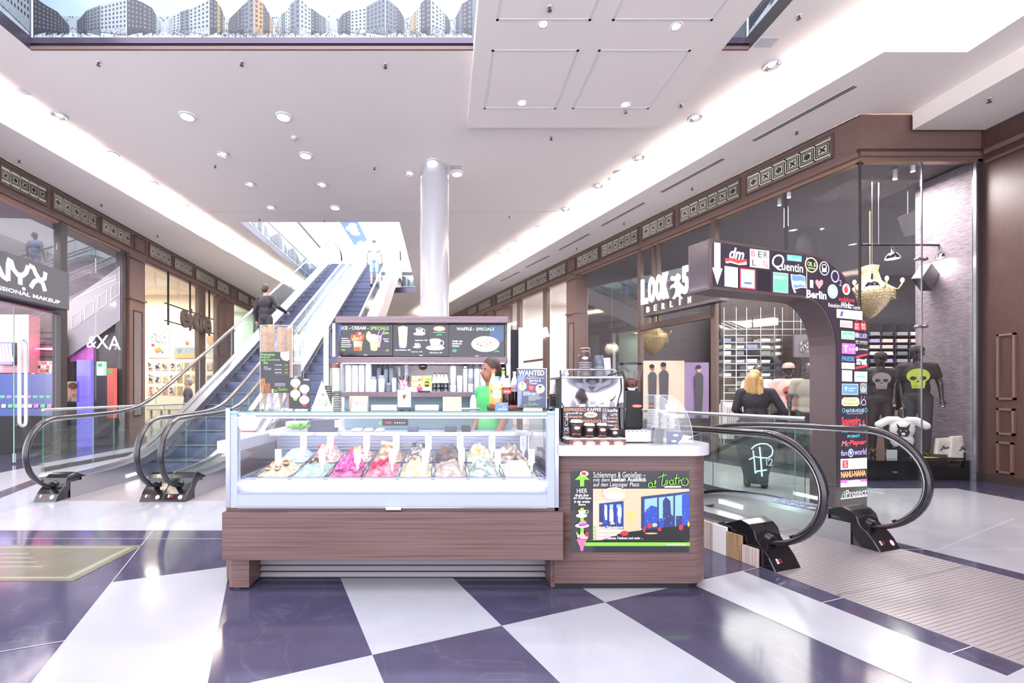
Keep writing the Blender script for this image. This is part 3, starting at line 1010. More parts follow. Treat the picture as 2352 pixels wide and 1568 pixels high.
# ---------------------------------------------------------------- ice-cream display case
def xr(px, Y):
 return (px - CX) * Y / F
def zr(py, Y):
 return HC - (py - CY) * Y / F
def pbox(g, a, b, t, d, Y0, Y1):
 """box whose front face covers pixels a..b, t..d at depth Y0, reaching back to Y1"""
 return g.box(xr(a, Y0), xr(b, Y0), Y0, Y1, zr(d, Y0), zr(t, Y0))
PXS = 1.0
def pxM(Y):
 """art plane at depth Y whose u, v are photo pixels (v = -py)"""
 s = Y / F
 M = Matrix.Identity(4)
 M[0][0] = s; M[0][3] = -CX * s
 M[1][1] = 0; M[1][2] = -1; M[1][3] = Y
 M[2][1] = s; M[2][2] = 0; M[2][3] = HC + CY * s
 return M
class A:
 """flat art in photo pixels on a vertical surface at depth Y"""
 def __init__(s, g, Y, lay=0.0005):
  s.g = g
  g.flat(pxM(Y), lay)
 def r(s, x0, y0, x1, y1, m): s.g.rect(x0, -y1, x1, -y0, m); return s
 def d(s, x, y, rx, ry, m, **k): s.g.disc(x, -y, rx, ry, m, **k); return s
 def o(s, x, y, rx, ry, w_, m, **k): s.g.ring(x, -y, rx, ry, w_, m, **k); return s
 def p(s, pts, m): s.g.pl([(a, -b) for a, b in pts], m); return s
 def l(s, pts, w_, m): s.g.stroke([(a, -b) for a, b in pts], w_, m); return s
 def t(s, tx, x0, y0, x1, y1, m, **k): s.g.txt(tx, x0, -y1, x1, -y0, m, **k); return s
def al_teatro(a, x0, y0, x1, y1, m='green', w_=None):
 """handwritten green 'al teatro'"""
 W_, H_ = x1 - x0, y1 - y0
 w_ = w_ or H_ * .07
 def c(pts): return [(x0 + W_ * p, y0 + H_ * q) for p, q in pts]
 def e(cx, cy, rx, ry, a0=0, a1=360, n=12):
  return [(cx + rx * math.cos(math.radians(a0 + (a1 - a0) * i / n)), cy - ry * math.sin(math.radians(a0 + (a1 - a0) * i / n))) for i in range(n + 1)]
 a.l(c(e(.07, .78, .05, .16, 40, 380)), w_, m)
 a.l(c([(.12, .66), (.12, .85), (.145, .92)]), w_, m)
 a.l(c([(.15, .92), (.19, .7), (.2, .48), (.175, .5), (.17, .85), (.2, .93)]), w_, m)
 a.l(c([(.26, .3), (.36, .18), (.46, .12)]), w_, m)
 a.l(c([(.38, .02), (.35, .45), (.34, .8), (.38, .84)]), w_, m)
 a.l(c([(.38, .84), (.44, .62)] + e(.46, .6, .03, .13, 0, 330)), w_, m)
 a.l(c(e(.57, .6, .045, .15, 40, 380)), w_, m)
 a.l(c([(.615, .45), (.61, .7), (.64, .76)]), w_, m)
 a.l(c([(.70, .1), (.67, .5), (.665, .74), (.70, .72)]), w_, m)
 a.l(c([(.63, .36), (.70, .33), (.77, .34)]), w_, m)
 a.l(c([(.75, .45), (.745, .72)]), w_, m)
 a.l(c([(.75, .55), (.79, .44), (.81, .5)]), w_, m)
 a.l(c(e(.89, .58, .085, .24, 100, 440)), w_, m)
case = thing('ice_cream_display_case', 'long glass-fronted ice cream counter with wood-grain base, full of open pans', 'display case', (-0.35, 3.4, 0))
YF = 3.0
g = G('kiosk_wood').box(-1.491, 0.80, 2.98, 3.05, .2206, .541)
g.build('front_panel', case, bev=.003)
G('kiosk_wood').box(-1.487, 0.78, 3.03, 3.08, .541, .572).build('recess_strip', case)
g = G('kiosk_wood')
g.prism(arc2(-1.44, 3.09, .05, 180, 270, 6) + [(-1.335, 3.04), (-1.335, 4.0), (-1.49, 4.0)], .012, .2206, 'z')
g.build('side_plinth', case)
G('kiosk_wood').box(.735, .79, 3.06, 4.0, .005, .2206).build('side_plinth', case)
G('chrome').lathe([(.012, 0), (.028, .004), (.03, .018), (.012, .02)], (-1.435, 3.10, 0), 16).build('foot', case)
G('black_matt').box(-1.33, .73, 3.32, 4.0, .03, .22).box(-1.47, .72, 3.09, 3.98, .22, .56).build('body', case)
for k, (t, b) in enumerate(((1284, 1297), (1298, 1311), (1312, 1325))):
 y = 3.235
 zt, zb = zr(t - 6 if k == 0 else t, y), zr(b, y)
 G('slat_metal').add([(xr(566, y), y + .03, zt), (xr(1258, y), y + .03, zt), (xr(1260, y), y - .01, zb + .006), (xr(566, y), y - .01, zb + .006),
     (xr(1258, y), y + .03, zb), (xr(566, y), y + .03, zb)], [(0, 1, 2, 3), (3, 2, 4, 5)]).m('ink').box(xr(566, y), xr(1260, y), y - .0115, y - .0095, max(.001, zb - .002), zb + .007).build('louvre_slat', case)  # dark strips painted in for the shaded gaps between slats
# frame
Yg = 3.02
for q in (528, 1257):
 g = G('aluminium_white')
 pbox(g, q, q + 17 + (q > 999), 944, 1166, Yg, Yg + .05)
 g.build('corner_post', case, bev=.002)
g = G('chrome')
pbox(g, 518, 528, 937, 1166, Yg - .005, Yg + .03)
g.build('edge_trim', case, bev=.002)
g = G('chrome')
pbox(g, 1275, 1284, 937, 1166, Yg - .005, Yg + .03)
g.build('edge_trim', case, bev=.002)
g = G('aluminium_white')
pbox(g, 545, 1257, 1134, 1163, Yg + .001, Yg + .06)
g.build('bottom_rail', case, bev=.002)
g = G('chrome')
pbox(g, 545, 1257, 1163, 1167, Yg - .003, Yg + .05)
pbox(g, 545, 1257, 1131, 1134, Yg - .002, Yg + .02)
g.build('rail_trim', case)
g = G('white')
pbox(g, 886, 921, 1165, 1171, Yg - .02, Yg)
g.build('price_holder', case, bev=.001)
g = G('steel')
pbox(g, 545, 1257, 949, 954, Yg + .01, Yg + .05)
g.m('slate')
pbox(g, 545, 1257, 945, 947, Yg - .001, Yg + .05)
pbox(g, 545, 1257, 954, 956, Yg + .009, Yg + .05)
g.build('top_rail', case)
g = G('led_glow')
pbox(g, 548, 1254, 957, 960, Yg + .02, Yg + .05)
g.build('light_tube', case)
g = G('led_glow').cyl((xr(548, 3.1), 3.08, .715), (xr(1254, 3.1), 3.08, .715), .009, n=8)
g.build('light_tube', case)
g = G('glass_clear')
pbox(g, 545, 1257, 957, 1132, Yg + .01, Yg + .016)
g.build('front_glass', case)
ZT = 1.214
g = G('glass_clear').box(-1.48, .76, 3.02, 3.86, ZT - .010, ZT)
g.m('glass_edge').box(-1.48, .76, 3.012, 3.02, ZT - .010, ZT)
g.build('top_glass', case)
g = G('glass_clear').box(-1.47, -1.463, 3.06, 3.85, .60, ZT - .012)
g.build('side_glass', case)
g = G('glass_clear').box(.735, .742, 3.06, 3.85, .60, ZT - .012)
g.build('side_glass', case)
# inner walls: bright white tub, sloping front, rear louvres and the shelf above
g = G('aluminium_white').box(-1.46, .73, 3.09, 3.12, .60, .71).box(-1.46, -1.44, 3.09, 3.86, .56, .74).box(.71, .73, 3.09, 3.86, .56, .74).box(-1.46, .73, 3.09, 3.95, .56, .60)
g.add([(-1.44, 3.065, .66), (.71, 3.065, .66), (.71, 3.11, .745), (-1.44, 3.11, .745)], [(0, 1, 2, 3)])
g.build('inner_tub', case)
g = G('chrome').box(-1.45, .72, 3.085, 3.10, .748, .757)
for x in [xr(p, 3.1) for p in (582, 664, 748, 831, 912, 994, 1076, 1157, 1240)]:
 g.add([(x - .005, 3.1, .758), (x + .005, 3.1, .758), (x + .005, 3.84, .846), (x - .005, 3.84, .846)], [(0, 1, 2, 3)])
g.add([(-1.45, 3.455, .800), (.72, 3.455, .800), (.72, 3.475, .803), (-1.45, 3.475, .803)], [(0, 1, 2, 3)])
g.build('pan_rail', case)
g = G('aluminium_white').box(-1.46, .73, 3.88, 3.90, .60, 1.0)
mat('louvre_violet', 'aab0cf', 0.35)
for i in range(6):
 z = .985 - i * .028
 g.m('steel').box(-1.44, .71, 3.865, 3.88, z - .004, z)
 g.m('louvre_violet').box(-1.44, .71, 3.872, 3.88, z - .024, z - .006)
g.build('rear_louvres', case)
g = G('aluminium_white').box(-1.46, .73, 3.72, 3.95, .995, 1.012)
g.m('steel').box(-1.46, .73, 3.705, 3.72, .985, 1.016)
g.build('rear_shelf', case)
g = G('led_glow').box(-1.40, .68, 3.74, 3.76, .986, .994)
g.build('light_tube', case)
g = G('black_matt').box(-.55, -.32, 3.955, 3.97, 1.05, 1.11)
g.m('red').box(-.52, -.47, 3.95, 3.955, 1.07, 1.085).m('green').box(-.58, -.56, 3.95, 3.955, 1.06, 1.09)
g.m('grey_light')
for i in range(5):
 g.box(-.44 + i * .02, -.43 + i * .02, 3.95, 3.955, 1.07, 1.082)
g.build('control_display', case)
# round white sticker on the glass
g = G()
a = A(g, Yg + .008)
a.d(570, 971, 24, 22, 'white', n=32)
a.t('Alle', 565, 952, 575, 956, 'grey').t('Köstlichkeiten', 556, 959, 585, 963, 'grey').t('Torten', 563, 966, 579, 970, 'grey')
a.r(552, 977, 568, 977.7, 'grey_light').r(552, 981, 566, 981.7, 'grey_light').p([(555, 989), (589, 989), (587, 992), (557, 992)], 'red')
g.build('round_sticker', case)
# ---------------------------------------------------------------- ice cream pans
def dk(c, f=.80):
 return ''.join('%02x' % int(int(c[i:i + 2], 16) * f) for i in (0, 2, 4))
def swirl(name, c1, c2, k=.12, sc=22):
 c1, c2 = dk(c1), dk(c2, .72)
 mat(name, c1, 0.45, noise_=(c2, (sc, sc, sc * 1.6), k))
 return name
rows = [  # label, colours, toppings ; front row left to right, then back row
 [('cream ice cream with dark chocolate pralines', ('f3e6cc', 'e5cfa6'), 'praline'),
  ('pale mint ice cream under chocolate curls', ('cfe9e0', 'a9cfca'), 'curls'),
  ('raspberry ice cream under a crumpled pink wrapper', ('d84b94', 'f0a4c8'), 'wrap'),
  ('strawberry ice cream with pink cream rolls', ('f3a7b8', 'e23c60'), 'rolls'),
  ('vanilla ice cream with a big brown biscuit', ('f5edd0', 'e6d6a4'), 'biscuit'),
  ('pale nougat ice cream in soft folds', ('e9d8cb', 'c8a898'), 'none'),
  ('pistachio ice cream with dark green swirl', ('e6efe4', '8fa79c'), 'none'),
  ('white coconut ice cream with pale yellow flowers', ('faf8f2', 'f3efe2'), 'flower')],
 [('pale blue ice cream in a big white heap', ('f1f6fa', 'bfe0f2'), 'none'),
  ('cream ice cream with coloured fruit balls', ('f6e9df', 'e88a86'), 'balls'),
  ('white ice cream with a red sauce ribbon', ('f8efe9', 'd25a5c'), 'balls'),
  ('caramel ice cream with a wafer finger', ('f0d9bb', 'c08a5c'), 'wafer'),
  ('white ice cream with dark cookie crumbs', ('f4efe8', '5c4a50'), 'curls'),
  ('dark chocolate ice cream with a chocolate bar', ('5e3c38', '3d2627'), 'bar'),
  ('lemon cream ice cream with a yellow slice', ('fbf6df', 'f3e7b4'), 'slice'),
  ('white ice cream with brown caramel ribbons', ('f6ece2', '9a6046'), 'none')]]
pxs = [582, 664, 748, 831, 912, 994, 1076, 1157, 1240]
MT = {}
def mound(g, cx, cy, hx, hy, z0, h, seed, m, nx=26, ny=22, tilt=0.119):
 g.m(m)
 vs, fs = [], []
 for j in range(ny + 1):
  for i in range(nx + 1):
   u, v = -1 + 2 * i / nx, -1 + 2 * j / ny
   r = max(abs(u) ** 3, abs(v) ** 3)
   e = max(0, 1 - (u * u * .8 + v * v * .8)) ** .6
   q = V((u * 1.6 + seed, v * 1.6, seed * .7))
   n = noise.noise(q * 1.3) * .35 + noise.noise(q * 3.1) * .16 + abs(noise.noise(q * 6)) * .12
   z = z0 + (h * e * (0.85 + n) + (.01 * n)) * (1 - r) + v * hy * tilt
   vs.append((cx + u * hx + noise.noise(q * 4) * .006, cy + v * hy + noise.noise(q * 4 + V((9, 0, 0))) * .006, z))
 for j in range(ny):
  for i in range(nx):
   k = j * (nx + 1) + i
   fs.append((k, k + 1, k + nx + 2, k + nx + 1))
 return g.add(vs, fs, True)
rnd = random.Random(11)
for r, row in enumerate(rows):
 Yc = 3.275 if r == 0 else 3.65
 for i, (lb, (c1, c2), top) in enumerate(row):
  k = (pxs[i], pxs[i + 1])
  cx = (xr(k[0], 3.1) + xr(k[1], 3.1)) / 2
  cz = .757 + (Yc - 3.1) * .119
  t = thing('ice_cream_pan', 'steel pan of %s, %s row' % (lb, 'front' if r == 0 else 'back'), 'ice cream pan', (cx, Yc, cz - .08), 0, 'ice cream pans in the display case')
  hx, hy = .117, .17
  g = G('steel')
  g.box(cx - hx, cx + hx, Yc - hy, Yc + hy, cz - .085, cz - .08)
  for (xa, xb, ya, yb) in ((cx - hx, cx + hx, Yc - hy, Yc - hy + .003), (cx - hx, cx + hx, Yc + hy - .003, Yc + hy), (cx - hx, cx - hx + .003, Yc - hy, Yc + hy), (cx + hx - .003, cx + hx, Yc - hy, Yc + hy)):
   za, zb = (ya - Yc) * .119, (yb - Yc) * .119
   g.add([(xa, ya, cz - .08), (xb, ya, cz - .08), (xb, yb, cz - .08), (xa, yb, cz - .08), (xa, ya, cz + za), (xb, ya, cz + za), (xb, yb, cz + zb), (xa, yb, cz + zb)],
     [(0, 1, 2, 3), (4, 5, 6, 7), (0, 1, 5, 4), (1, 2, 6, 5), (2, 3, 7, 6), (3, 0, 4, 7)])
  g.build('pan', t)
  mn = swirl('ice_%d_%d' % (r, i), c1, c2, .10 if r else .12)
  g = G()
  h = (.085, .075, .10, .08, .09, .075, .08, .085)[i] if r == 0 else (.08, .10, .07, .11, .10, .085, .11, .11)[i]
  mound(g, cx, Yc, hx - .006, hy - .006, cz - .005, h, i * 3.7 + r * 17, mn)
  g.build('ice_cream', t)
  zt = cz + h * .85
  if top == 'praline':
   for q in range(4):
    g = G('brown').sphere((cx - .05 + q * .035, Yc - .10 + (q % 2) * .06, cz + .025 + (q % 2) * .03), .024, 7)
    g.m('tan').lathe([(.025, -.004), (.026, .002), (.02, .012)], (cx - .05 + q * .035, Yc - .10 + (q % 2) * .06, cz + .025 + (q % 2) * .03), 14)
    g.build('praline', t)
  elif top == 'curls':
   g = G('black_gloss' if r else 'brown')
   for q in range(26):
    a_ = rnd.uniform(0, 6.28)
    x, y = cx + rnd.uniform(-.06, .06), Yc + rnd.uniform(-.02, .08)
    z = zt + rnd.uniform(-.015, .015)
    g.tube([(x + .018 * math.cos(a_) * s_, y + .018 * math.sin(a_) * s_, z + .01 * abs(s_)) for s_ in (-1, -.3, .4, 1)], .004, 5)
   g.build('chocolate_curls', t, kind='stuff')
  elif top == 'wrap':
   g = G()
   mat('wrap_pink', 'c43a8c', 0.12, coat=.6)
   mound(g, cx + .01, Yc - .01, .09, .12, cz + .03, h, 55, 'wrap_pink', 14, 12)
   for p in range(len(g.v)):
    g.v[p] = g.v[p] + V((rnd.uniform(-.012, .012), rnd.uniform(-.01, .01), rnd.uniform(-.012, .012)))
   g.sm = [False] * len(g.sm)
   g.build('wrapper', t)
  elif top == 'rolls':
   for q in range(3):
    mat('berry', 'cc2450', 0.3)
    G('berry').tube([(cx - .05 + q * .045 + .02 * math.cos(b_ / 2) * (1 - b_ / 20), Yc - .08 + q * .03, cz + .05 + q * .01 + .02 * math.sin(b_ / 2) * (1 - b_ / 20)) for b_ in range(16)], .011, 7).build('cream_roll', t)
  elif top == 'biscuit':
   g = G()
   mat('biscuit', '9c7360', 0.7, noise_=('6e4c40', (60, 60, 60), .2))
   mound(g, cx - .02, Yc + .02, .05, .05, zt - .015, .035, 8, 'biscuit', 10, 10)
   g.build('biscuit', t)
  elif top == 'flower':
   mat('petal', 'f0e2a8', 0.5)
   for fx, fy, fz in ((-.01, -.13, .03), (.06, -.06, .07)):
    g = G('petal')
    for q in range(6):
     t_ = q * PI / 3
     g.poly([(cx + fx, Yc + fy, cz + fz), (cx + fx + .03 * math.cos(t_ - .3), Yc + fy - .006, cz + fz + .03 * math.sin(t_ - .3)), (cx + fx + .036 * math.cos(t_), Yc + fy - .012, cz + fz + .036 * math.sin(t_)),
       (cx + fx + .03 * math.cos(t_ + .3), Yc + fy - .006, cz + fz + .03 * math.sin(t_ + .3))])
    g.build('flower', t)
  elif top == 'balls':
   for q, cc in enumerate(('red', 'orange', 'yellow', 'pink')):
    G(cc).sphere((cx - .06 + q * .035, Yc - .02 + .02 * (q % 2), zt - .005 + q * .008), .017, 6).build('fruit_ball', t)
  elif top == 'wafer':
   mat('wafer', 'f0c896', 0.6)
   G('wafer').cyl((cx - .06, Yc - .03, zt + .02), (cx + .05, Yc, zt - .005), .018, n=12).build('wafer_finger', t)
  elif top == 'bar':
   g = G('brown').at(Matrix.Translation((cx - .05, Yc - .06, cz + .05)) @ Matrix.Rotation(-.5, 4, 'X') @ Matrix.Rotation(.35, 4, 'Y'))
   g.box(-.028, .028, -.006, .006, -.04, .045)
   for q in range(3):
    for p in range(2):
     g.box(-.024 + p * .026, -.002 + p * .026, -.010, -.006, -.035 + q * .027, -.013 + q * .027)
   g.build('chocolate_bar', t)
  elif top == 'slice':
   G('yellow').sphere((cx - .02, Yc - .08, cz + .07), .02, 6, sy=.5).build('lemon_piece', t)
tg = [(639, 1031), (740, 1031), (821, 1030), (901, 1030), (977, 1030), (1060, 1028), (1143, 1031), (1221, 1031)]
tb = [(697, 999), (759, 996), (842, 1000), (910, 1000), (984, 1000), (1057, 1000), (1130, 1001), (1202, 1001)]
tn = ['Praline', 'Minze', 'Himbeer', 'Erdbeer', 'Vanille', 'Nougat', 'Pistazie', 'Cocos', 'Joghurt', 'Frutti', 'Kirsch', 'Karamell', 'Cookies', 'Schoko', 'Limone', 'Amarena']
for k, (tx, ty) in enumerate(tg + tb):
 Yt = 3.16 if k < 8 else 3.55
 w_ = 7.5
 h = 30
 t = thing('flavour_tag', 'white tag standing in the %s' % (rows[k // 8][k % 8][0]), 'flavour tag', (xr(tx, Yt), Yt, zr(ty + 50, Yt)), 0, 'flavour tags in the ice cream')
 g = G('white')
 g.prism([(xr(tx - w_, Yt), zr(ty, Yt)), (xr(tx + w_, Yt), zr(ty, Yt)), (xr(tx + w_, Yt), zr(ty + h, Yt)), (xr(tx + 3, Yt), zr(ty + h + 7, Yt)), (xr(tx + 2, Yt), zr(ty + 52, Yt)),
    (xr(tx - 2, Yt), zr(ty + 52, Yt)), (xr(tx - 3, Yt), zr(ty + h + 7, Yt)), (xr(tx - w_, Yt), zr(ty + h, Yt))], Yt, Yt + .002)
 g.build('card', t)
 g = G('grey')
 M = plane_M((xr(tx, Yt), Yt - .0008, zr(ty + h / 2, Yt)), (0, 0, -1), (1, 0, 0))
 g.flat(M).rect(-.03, .006, .03, .0065, 'grey_light')
 for q in range(9):
  g.rect(-.032 + q * .007, -.006, -.028 + q * .007, .002 - (q % 3) * .001, 'grey')
 g.build('lettering', t)
# things on the shelf inside the case
g = thing('glove_box', 'open box of bright green gloves on the shelf inside the case', 'box', (xr(675, 3.7), 3.78, 1.013))
G('grey_light').box(xr(655, 3.74), xr(705, 3.74), 3.75, 3.86, 1.013, 1.10).build('carton', g)
gg = G('green')
for i in range(14):
 x = xr(657 + i * 3.2, 3.73)
 gg.tube([(x, 3.742, 1.03 + rnd.uniform(0, .05)), (x + .03, 3.735, 1.045 + rnd.uniform(0, .05)), (x + .05, 3.742, 1.04 + rnd.uniform(0, .04))], .007, 6)
gg.build('gloves', g, kind='stuff')
t = thing('storage_box', 'dark blue-grey box standing on the rear shelf inside the case', 'box', (xr(745, 3.8), 3.8, 1.013))
G('slate').box(xr(712, 3.76), xr(768, 3.76), 3.77, 3.9, 1.013, 1.115).build('box_body', t, bev=.004)
g = G('white').box(xr(768, 3.76), xr(784, 3.76), 3.765, 3.80, 1.05, 1.11)
g.build('price_label', t)
for k, (px, c, w_) in enumerate(((818, 'white', 22), (845, 'white', 18), (872, 'white', 18), (948, 'slate', 24), (1035, 'grey_dark', 28), (1070, 'black', 20))):
 t = thing('folded_cloth' if c == 'white' else 'coffee_pouch', ('folded white cloth on the rear shelf of the case, %s of three' % ['leftmost', 'middle', 'rightmost'][k]) if c == 'white' else
    'dark foil pouch lying behind the rear shelf of the case, %s of three' % ['leftmost', 'middle', 'rightmost'][k - 3], 'cloth' if c == 'white' else 'pouch', (xr(px, 3.8), 3.8, 1.013), 0, 'things on the shelf in the case')
 G(c).box(xr(px - w_ / 2, 3.8), xr(px + w_ / 2, 3.8), 3.78, 3.9, 1.013, 1.035 if c == 'white' else 1.06).build('body', t, bev=.008)
# ---------------------------------------------------------------- side counters of the kiosk
t = thing('side_counter', 'white-topped wood counter peeping out left of the display case', 'counter', (-1.55, 3.9, 0))
Yl = 3.12
G('white_gloss').prism(rrect(-1.62, 3.13, -1.495, 4.6, .05), .918, 1.0, 'z').build('worktop', t)
G('kiosk_wood').prism(rrect(-1.56, 3.16, -1.496, 4.55, .03), .02, .918, 'z').build('cabinet', t)
cc = thing('coffee_counter', 'wood-grain counter with rounded white top right of the display case', 'counter', (1.3, 3.25, 0))
top = arc2(1.66, 3.17, .2, -90, 0, 12) + arc2(1.66, 3.26, .2, 0, 90, 12) + [(.775, 3.46), (.775, 2.97)]
g = G('white_gloss')
g.smooth = True
g.prism(top, .922, .992, 'z')
g.build('worktop', cc)
bod = arc2(1.675, 3.2, .17, -90, 0, 12) + arc2(1.675, 3.25, .17, 0, 90, 12) + [(.755, 3.42), (.755, 3.03)]
g = G('kiosk_wood')
g.smooth = True
g.prism(bod, .045, .922, 'z')
g.build('cabinet', cc)
kick = arc2(1.66, 3.21, .15, -90, 0, 10) + arc2(1.66, 3.25, .15, 0, 90, 10) + [(.765, 3.40), (.765, 3.05)]
G('black').prism(kick, 0, .045, 'z').build('kick_plate', cc)
# poster on the counter front
pt = thing('advertising_poster', 'glossy restaurant poster with skyline windows on the coffee counter front', 'poster', (xr(1447, 3.03), 3.025, zr(1268, 3.03)))
mat('poster_black', '1b1a20', 0.08, coat=.8)
mat('glow_cream', 'c9b193', 0.4)
mat('night_blue', '2c48a4', 0.3)
mat('night_light', '86b4ec', 0.3)
mat('night_dark', '2c3566', 0.3)
Yp = 3.026
g = G('poster_black')
pbox(g, 1311, 1583, 1081, 1268, Yp, Yp + .004)
g.build('board', pt)
g = G()
a = A(g, Yp, .0003)
a.r(1362, 1122, 1583, 1240, 'beige').p([(1362, 1122), (1583, 1122), (1583, 1128), (1472, 1140), (1455, 1145), (1362, 1150)], 'glow_cream')
a.p([(1376, 1156), (1432, 1150), (1432, 1215), (1376, 1212)], 'night_dark')
for x0, x1 in ((1386, 1395), (1398, 1411), (1414, 1429)):
 a.r(x0, 1156, x1, 1204, 'night_blue').r(x0 + 2, 1158, x1 - 3, 1166, 'night_light')
 for q in range(10):
  a.r(x0 + 1 + rnd.random() * (x1 - x0 - 3), 1160 + rnd.random() * 40, x0 + 2.5 + rnd.random() * (x1 - x0 - 3), 1161.5 + rnd.random() * 40, 'white')
a.p([(1432, 1144), (1472, 1140), (1472, 1225), (1432, 1225)], 'glow_cream')
a.p([(1472, 1140), (1583, 1128), (1583, 1225), (1472, 1225)], 'night_dark')
a.p([(1480, 1146), (1509, 1142), (1509, 1212), (1480, 1212)], 'night_light').p([(1513, 1142), (1546, 1138), (1546, 1212), (1513, 1212)], 'night_light').p([(1550, 1138), (1583, 1132), (1583, 1212), (1550, 1212)], 'night_light')
a.r(1480, 1176, 1509, 1212, 'night_blue').p([(1482, 1172), (1495, 1160), (1509, 1164), (1509, 1180), (1482, 1180)], 'night_blue')
a.p([(1522, 1212), (1522, 1150), (1529, 1140), (1539, 1150), (1541, 1180), (1548, 1186), (1548, 1212)], 'night_dark').r(1513, 1190, 1524, 1212, 'night_blue')
a.p([(1566, 1212), (1566, 1136), (1583, 1132), (1583, 1212)], 'night_blue').r(1552, 1184, 1566, 1212, 'night_dark')
for q in range(46):
 x, y = 1482 + rnd.random() * 100, 1165 + rnd.random() * 44
 a.r(x, y, x + 1, y + 1, 'white')
a.p([(1430, 1222), (1583, 1205), (1583, 1240), (1380, 1240)], 'black').p([(1518, 1240), (1524, 1220), (1545, 1212), (1560, 1225), (1566, 1240)], 'ink')
for x, y, w_, h_, c in ((1425, 1218, 18, 12, 'red'), (1453, 1212, 22, 5, 'glow_cream'), (1486, 1200, 9, 13, 'red'), (1497, 1200, 12, 9, 'glow_cream'), (1558, 1203, 10, 14, 'red'), (1578, 1197, 5, 12, 'yellow'),
      (1400, 1198, 12, 6, 'glow_cream'), (1372, 1198, 12, 6, 'glow_cream'), (1480, 1222, 30, 4, 'tan'), (1476, 1208, 6, 14, 'red'), (1510, 1210, 8, 9, 'red')):
 a.d(x + w_ / 2, y + h_ / 2, w_ / 2, h_ / 2, c, n=10)
for y in (1173, 1188):
 a.r(1444, y, 1452, y + 9, 'yellow')
a.d(1410, 1131, 27, 13, 'beige').d(1412, 1139, 25, 8, 'white')
a.r(1384, 1122, 1437, 1130, 'pink' if False else 'beige')
a.t('Schlemmen & Genießen –', 1362, 1083, 1482, 1096, 'white').t('mit dem', 1362, 1097, 1400, 1105, 'white').t('besten Ausblick', 1403.5, 1095, 1484, 1105, 'white', bold=.03).t('auf den Leipziger Platz', 1362, 1107, 1467, 1119, 'white')
al_teatro(a, 1486, 1085, 1582, 1121, 'green', 1.9)
a.r(1525, 1115, 1563, 1119, 'white').t('ristorante', 1528, 1116, 1560, 1118.4, 'grey')
a.p([(1319, 1101), (1336, 1085), (1354, 1101), (1341, 1101), (1341, 1116), (1331, 1116), (1331, 1101)], 'green').d(1341, 1087, 10, 6, 'white').d(1340, 1087, 6, 4, 'red').d(1337, 1089, 2, 2, 'orange')
a.t('HIER', 1324, 1121, 1348, 1131, 'white', bold=.01)
for s_, x0, x1, y in (('direkt über', 1320, 1352, 1133), ('der Rolltreppe', 1316, 1357, 1140), ('in der ersten', 1318, 1354, 1147.5), ('Etage', 1328, 1344, 1155)):
 a.t(s_, x0, y, x1, y + 6.5, 'white', bold=.02)
a.r(1332, 1165, 1340, 1225, 'green')
a.d(1335, 1183, 13, 5, 'white').d(1335, 1182, 9, 3, 'grey_light').p([(1327, 1171), (1345, 1171), (1341, 1181), (1331, 1181)], 'white').d(1336, 1171, 9, 2.5, 'tan').o(1347, 1174, 4, 4, 1.2, 'white')
a.d(1336, 1206, 16, 5, 'white').p([(1328, 1198), (1344, 1195), (1347, 1206), (1329, 1208)], 'magenta').p([(1328, 1198), (1344, 1195), (1347, 1200), (1329, 1202)], 'lilac').d(1342, 1194, 2, 2, 'red')
a.p([(1323, 1237), (1347, 1237), (1341, 1252), (1338, 1264), (1333, 1264), (1330, 1252)], 'pink').p([(1321, 1218), (1327, 1236), (1349, 1236), (1350, 1222), (1343, 1228), (1336, 1221), (1330, 1228)], 'white').p([(1321, 1218), (1326, 1230), (1329, 1226)], 'green').d(1346, 1226, 4, 6, 'red').d(1336, 1229, 4, 4, 'tan').d(1330, 1234, 3, 3, 'magenta')
for q, s_ in enumerate(('Feinste Eiskreationen', 'Kaffeespezialitäten', 'Torten & Kuchen', 'Salate, Ciabatta, Feinkost und mehr ...')):
 y = 1206 + q * 8.4
 a.d(1365, y + 3.5, 2.6, 2.6, 'green', n=12).t(s_, 1370, y, 1370 + (60, 54, 46, 106)[q], y + 7, 'white', bold=.02)
a.r(1342, 1244, 1583, 1252.5, 'green').t('www.alteatro.de', 1530, 1245.5, 1573, 1251, 'white')
g.build('artwork', pt)
# ---------------------------------------------------------------- back unit with menu screens
bu = thing('back_unit', 'wood kiosk back wall with shelf of cups under three menu screens', 'kiosk unit', (-.2, 4.6, 0))
Yb = 4.4
def wb(name, a_, b_, t_, d_, Y0, Y1, m='kiosk_wood', bev=.004):
 g = G(m)
 pbox(g, a_, b_, t_, d_, Y0, Y1)
 return g.build(name, bu, bev=bev)
wood_mat('kiosk_wood_fine', '6d5a62', '7f6c74', '8a7680')
wb('top_beam', 770, 1167, 726, 741, Yb, Yb + .55, 'kiosk_wood_fine')
wb('lower_beam', 772, 1164, 819, 833, Yb, Yb + .5, 'kiosk_wood_fine')
wb('shelf', 750, 1200, 900, 912, Yb, Yb + .55, 'kiosk_wood_fine')
g = G('white_paint').box(-1.1, .72, 4.93, 4.96, .9, 1.64)
g.m('grey_light').box(-.2, .55, 4.92, 4.93, 1.35, 1.50)
g.build('back_panel', bu)
G('black_matt').box(-1.05, .62, 4.52, 4.9, 1.70, 2.05).build('screen_box', bu)
G('kiosk_wood').box(-1.15, .75, 4.42, 4.95, .02, .95).build('base_cabinet', bu)
mat('splash_blue', 'a9c7d8', 0.3)
G('splash_blue').box(-1.1, .75, 4.90, 4.92, .95, 1.30).m('steel').box(-1.15, .78, 4.40, 4.92, .93, .955).build('worktop', bu)
for a_, b_ in ((1165, 1173), ):
 wb('side_post', a_, b_, 742, 900, Yb + .05, Yb + .12, 'white', .002)
wb('side_post', 763, 770, 742, 819, Yb + .05, Yb + .12, 'white', .002)
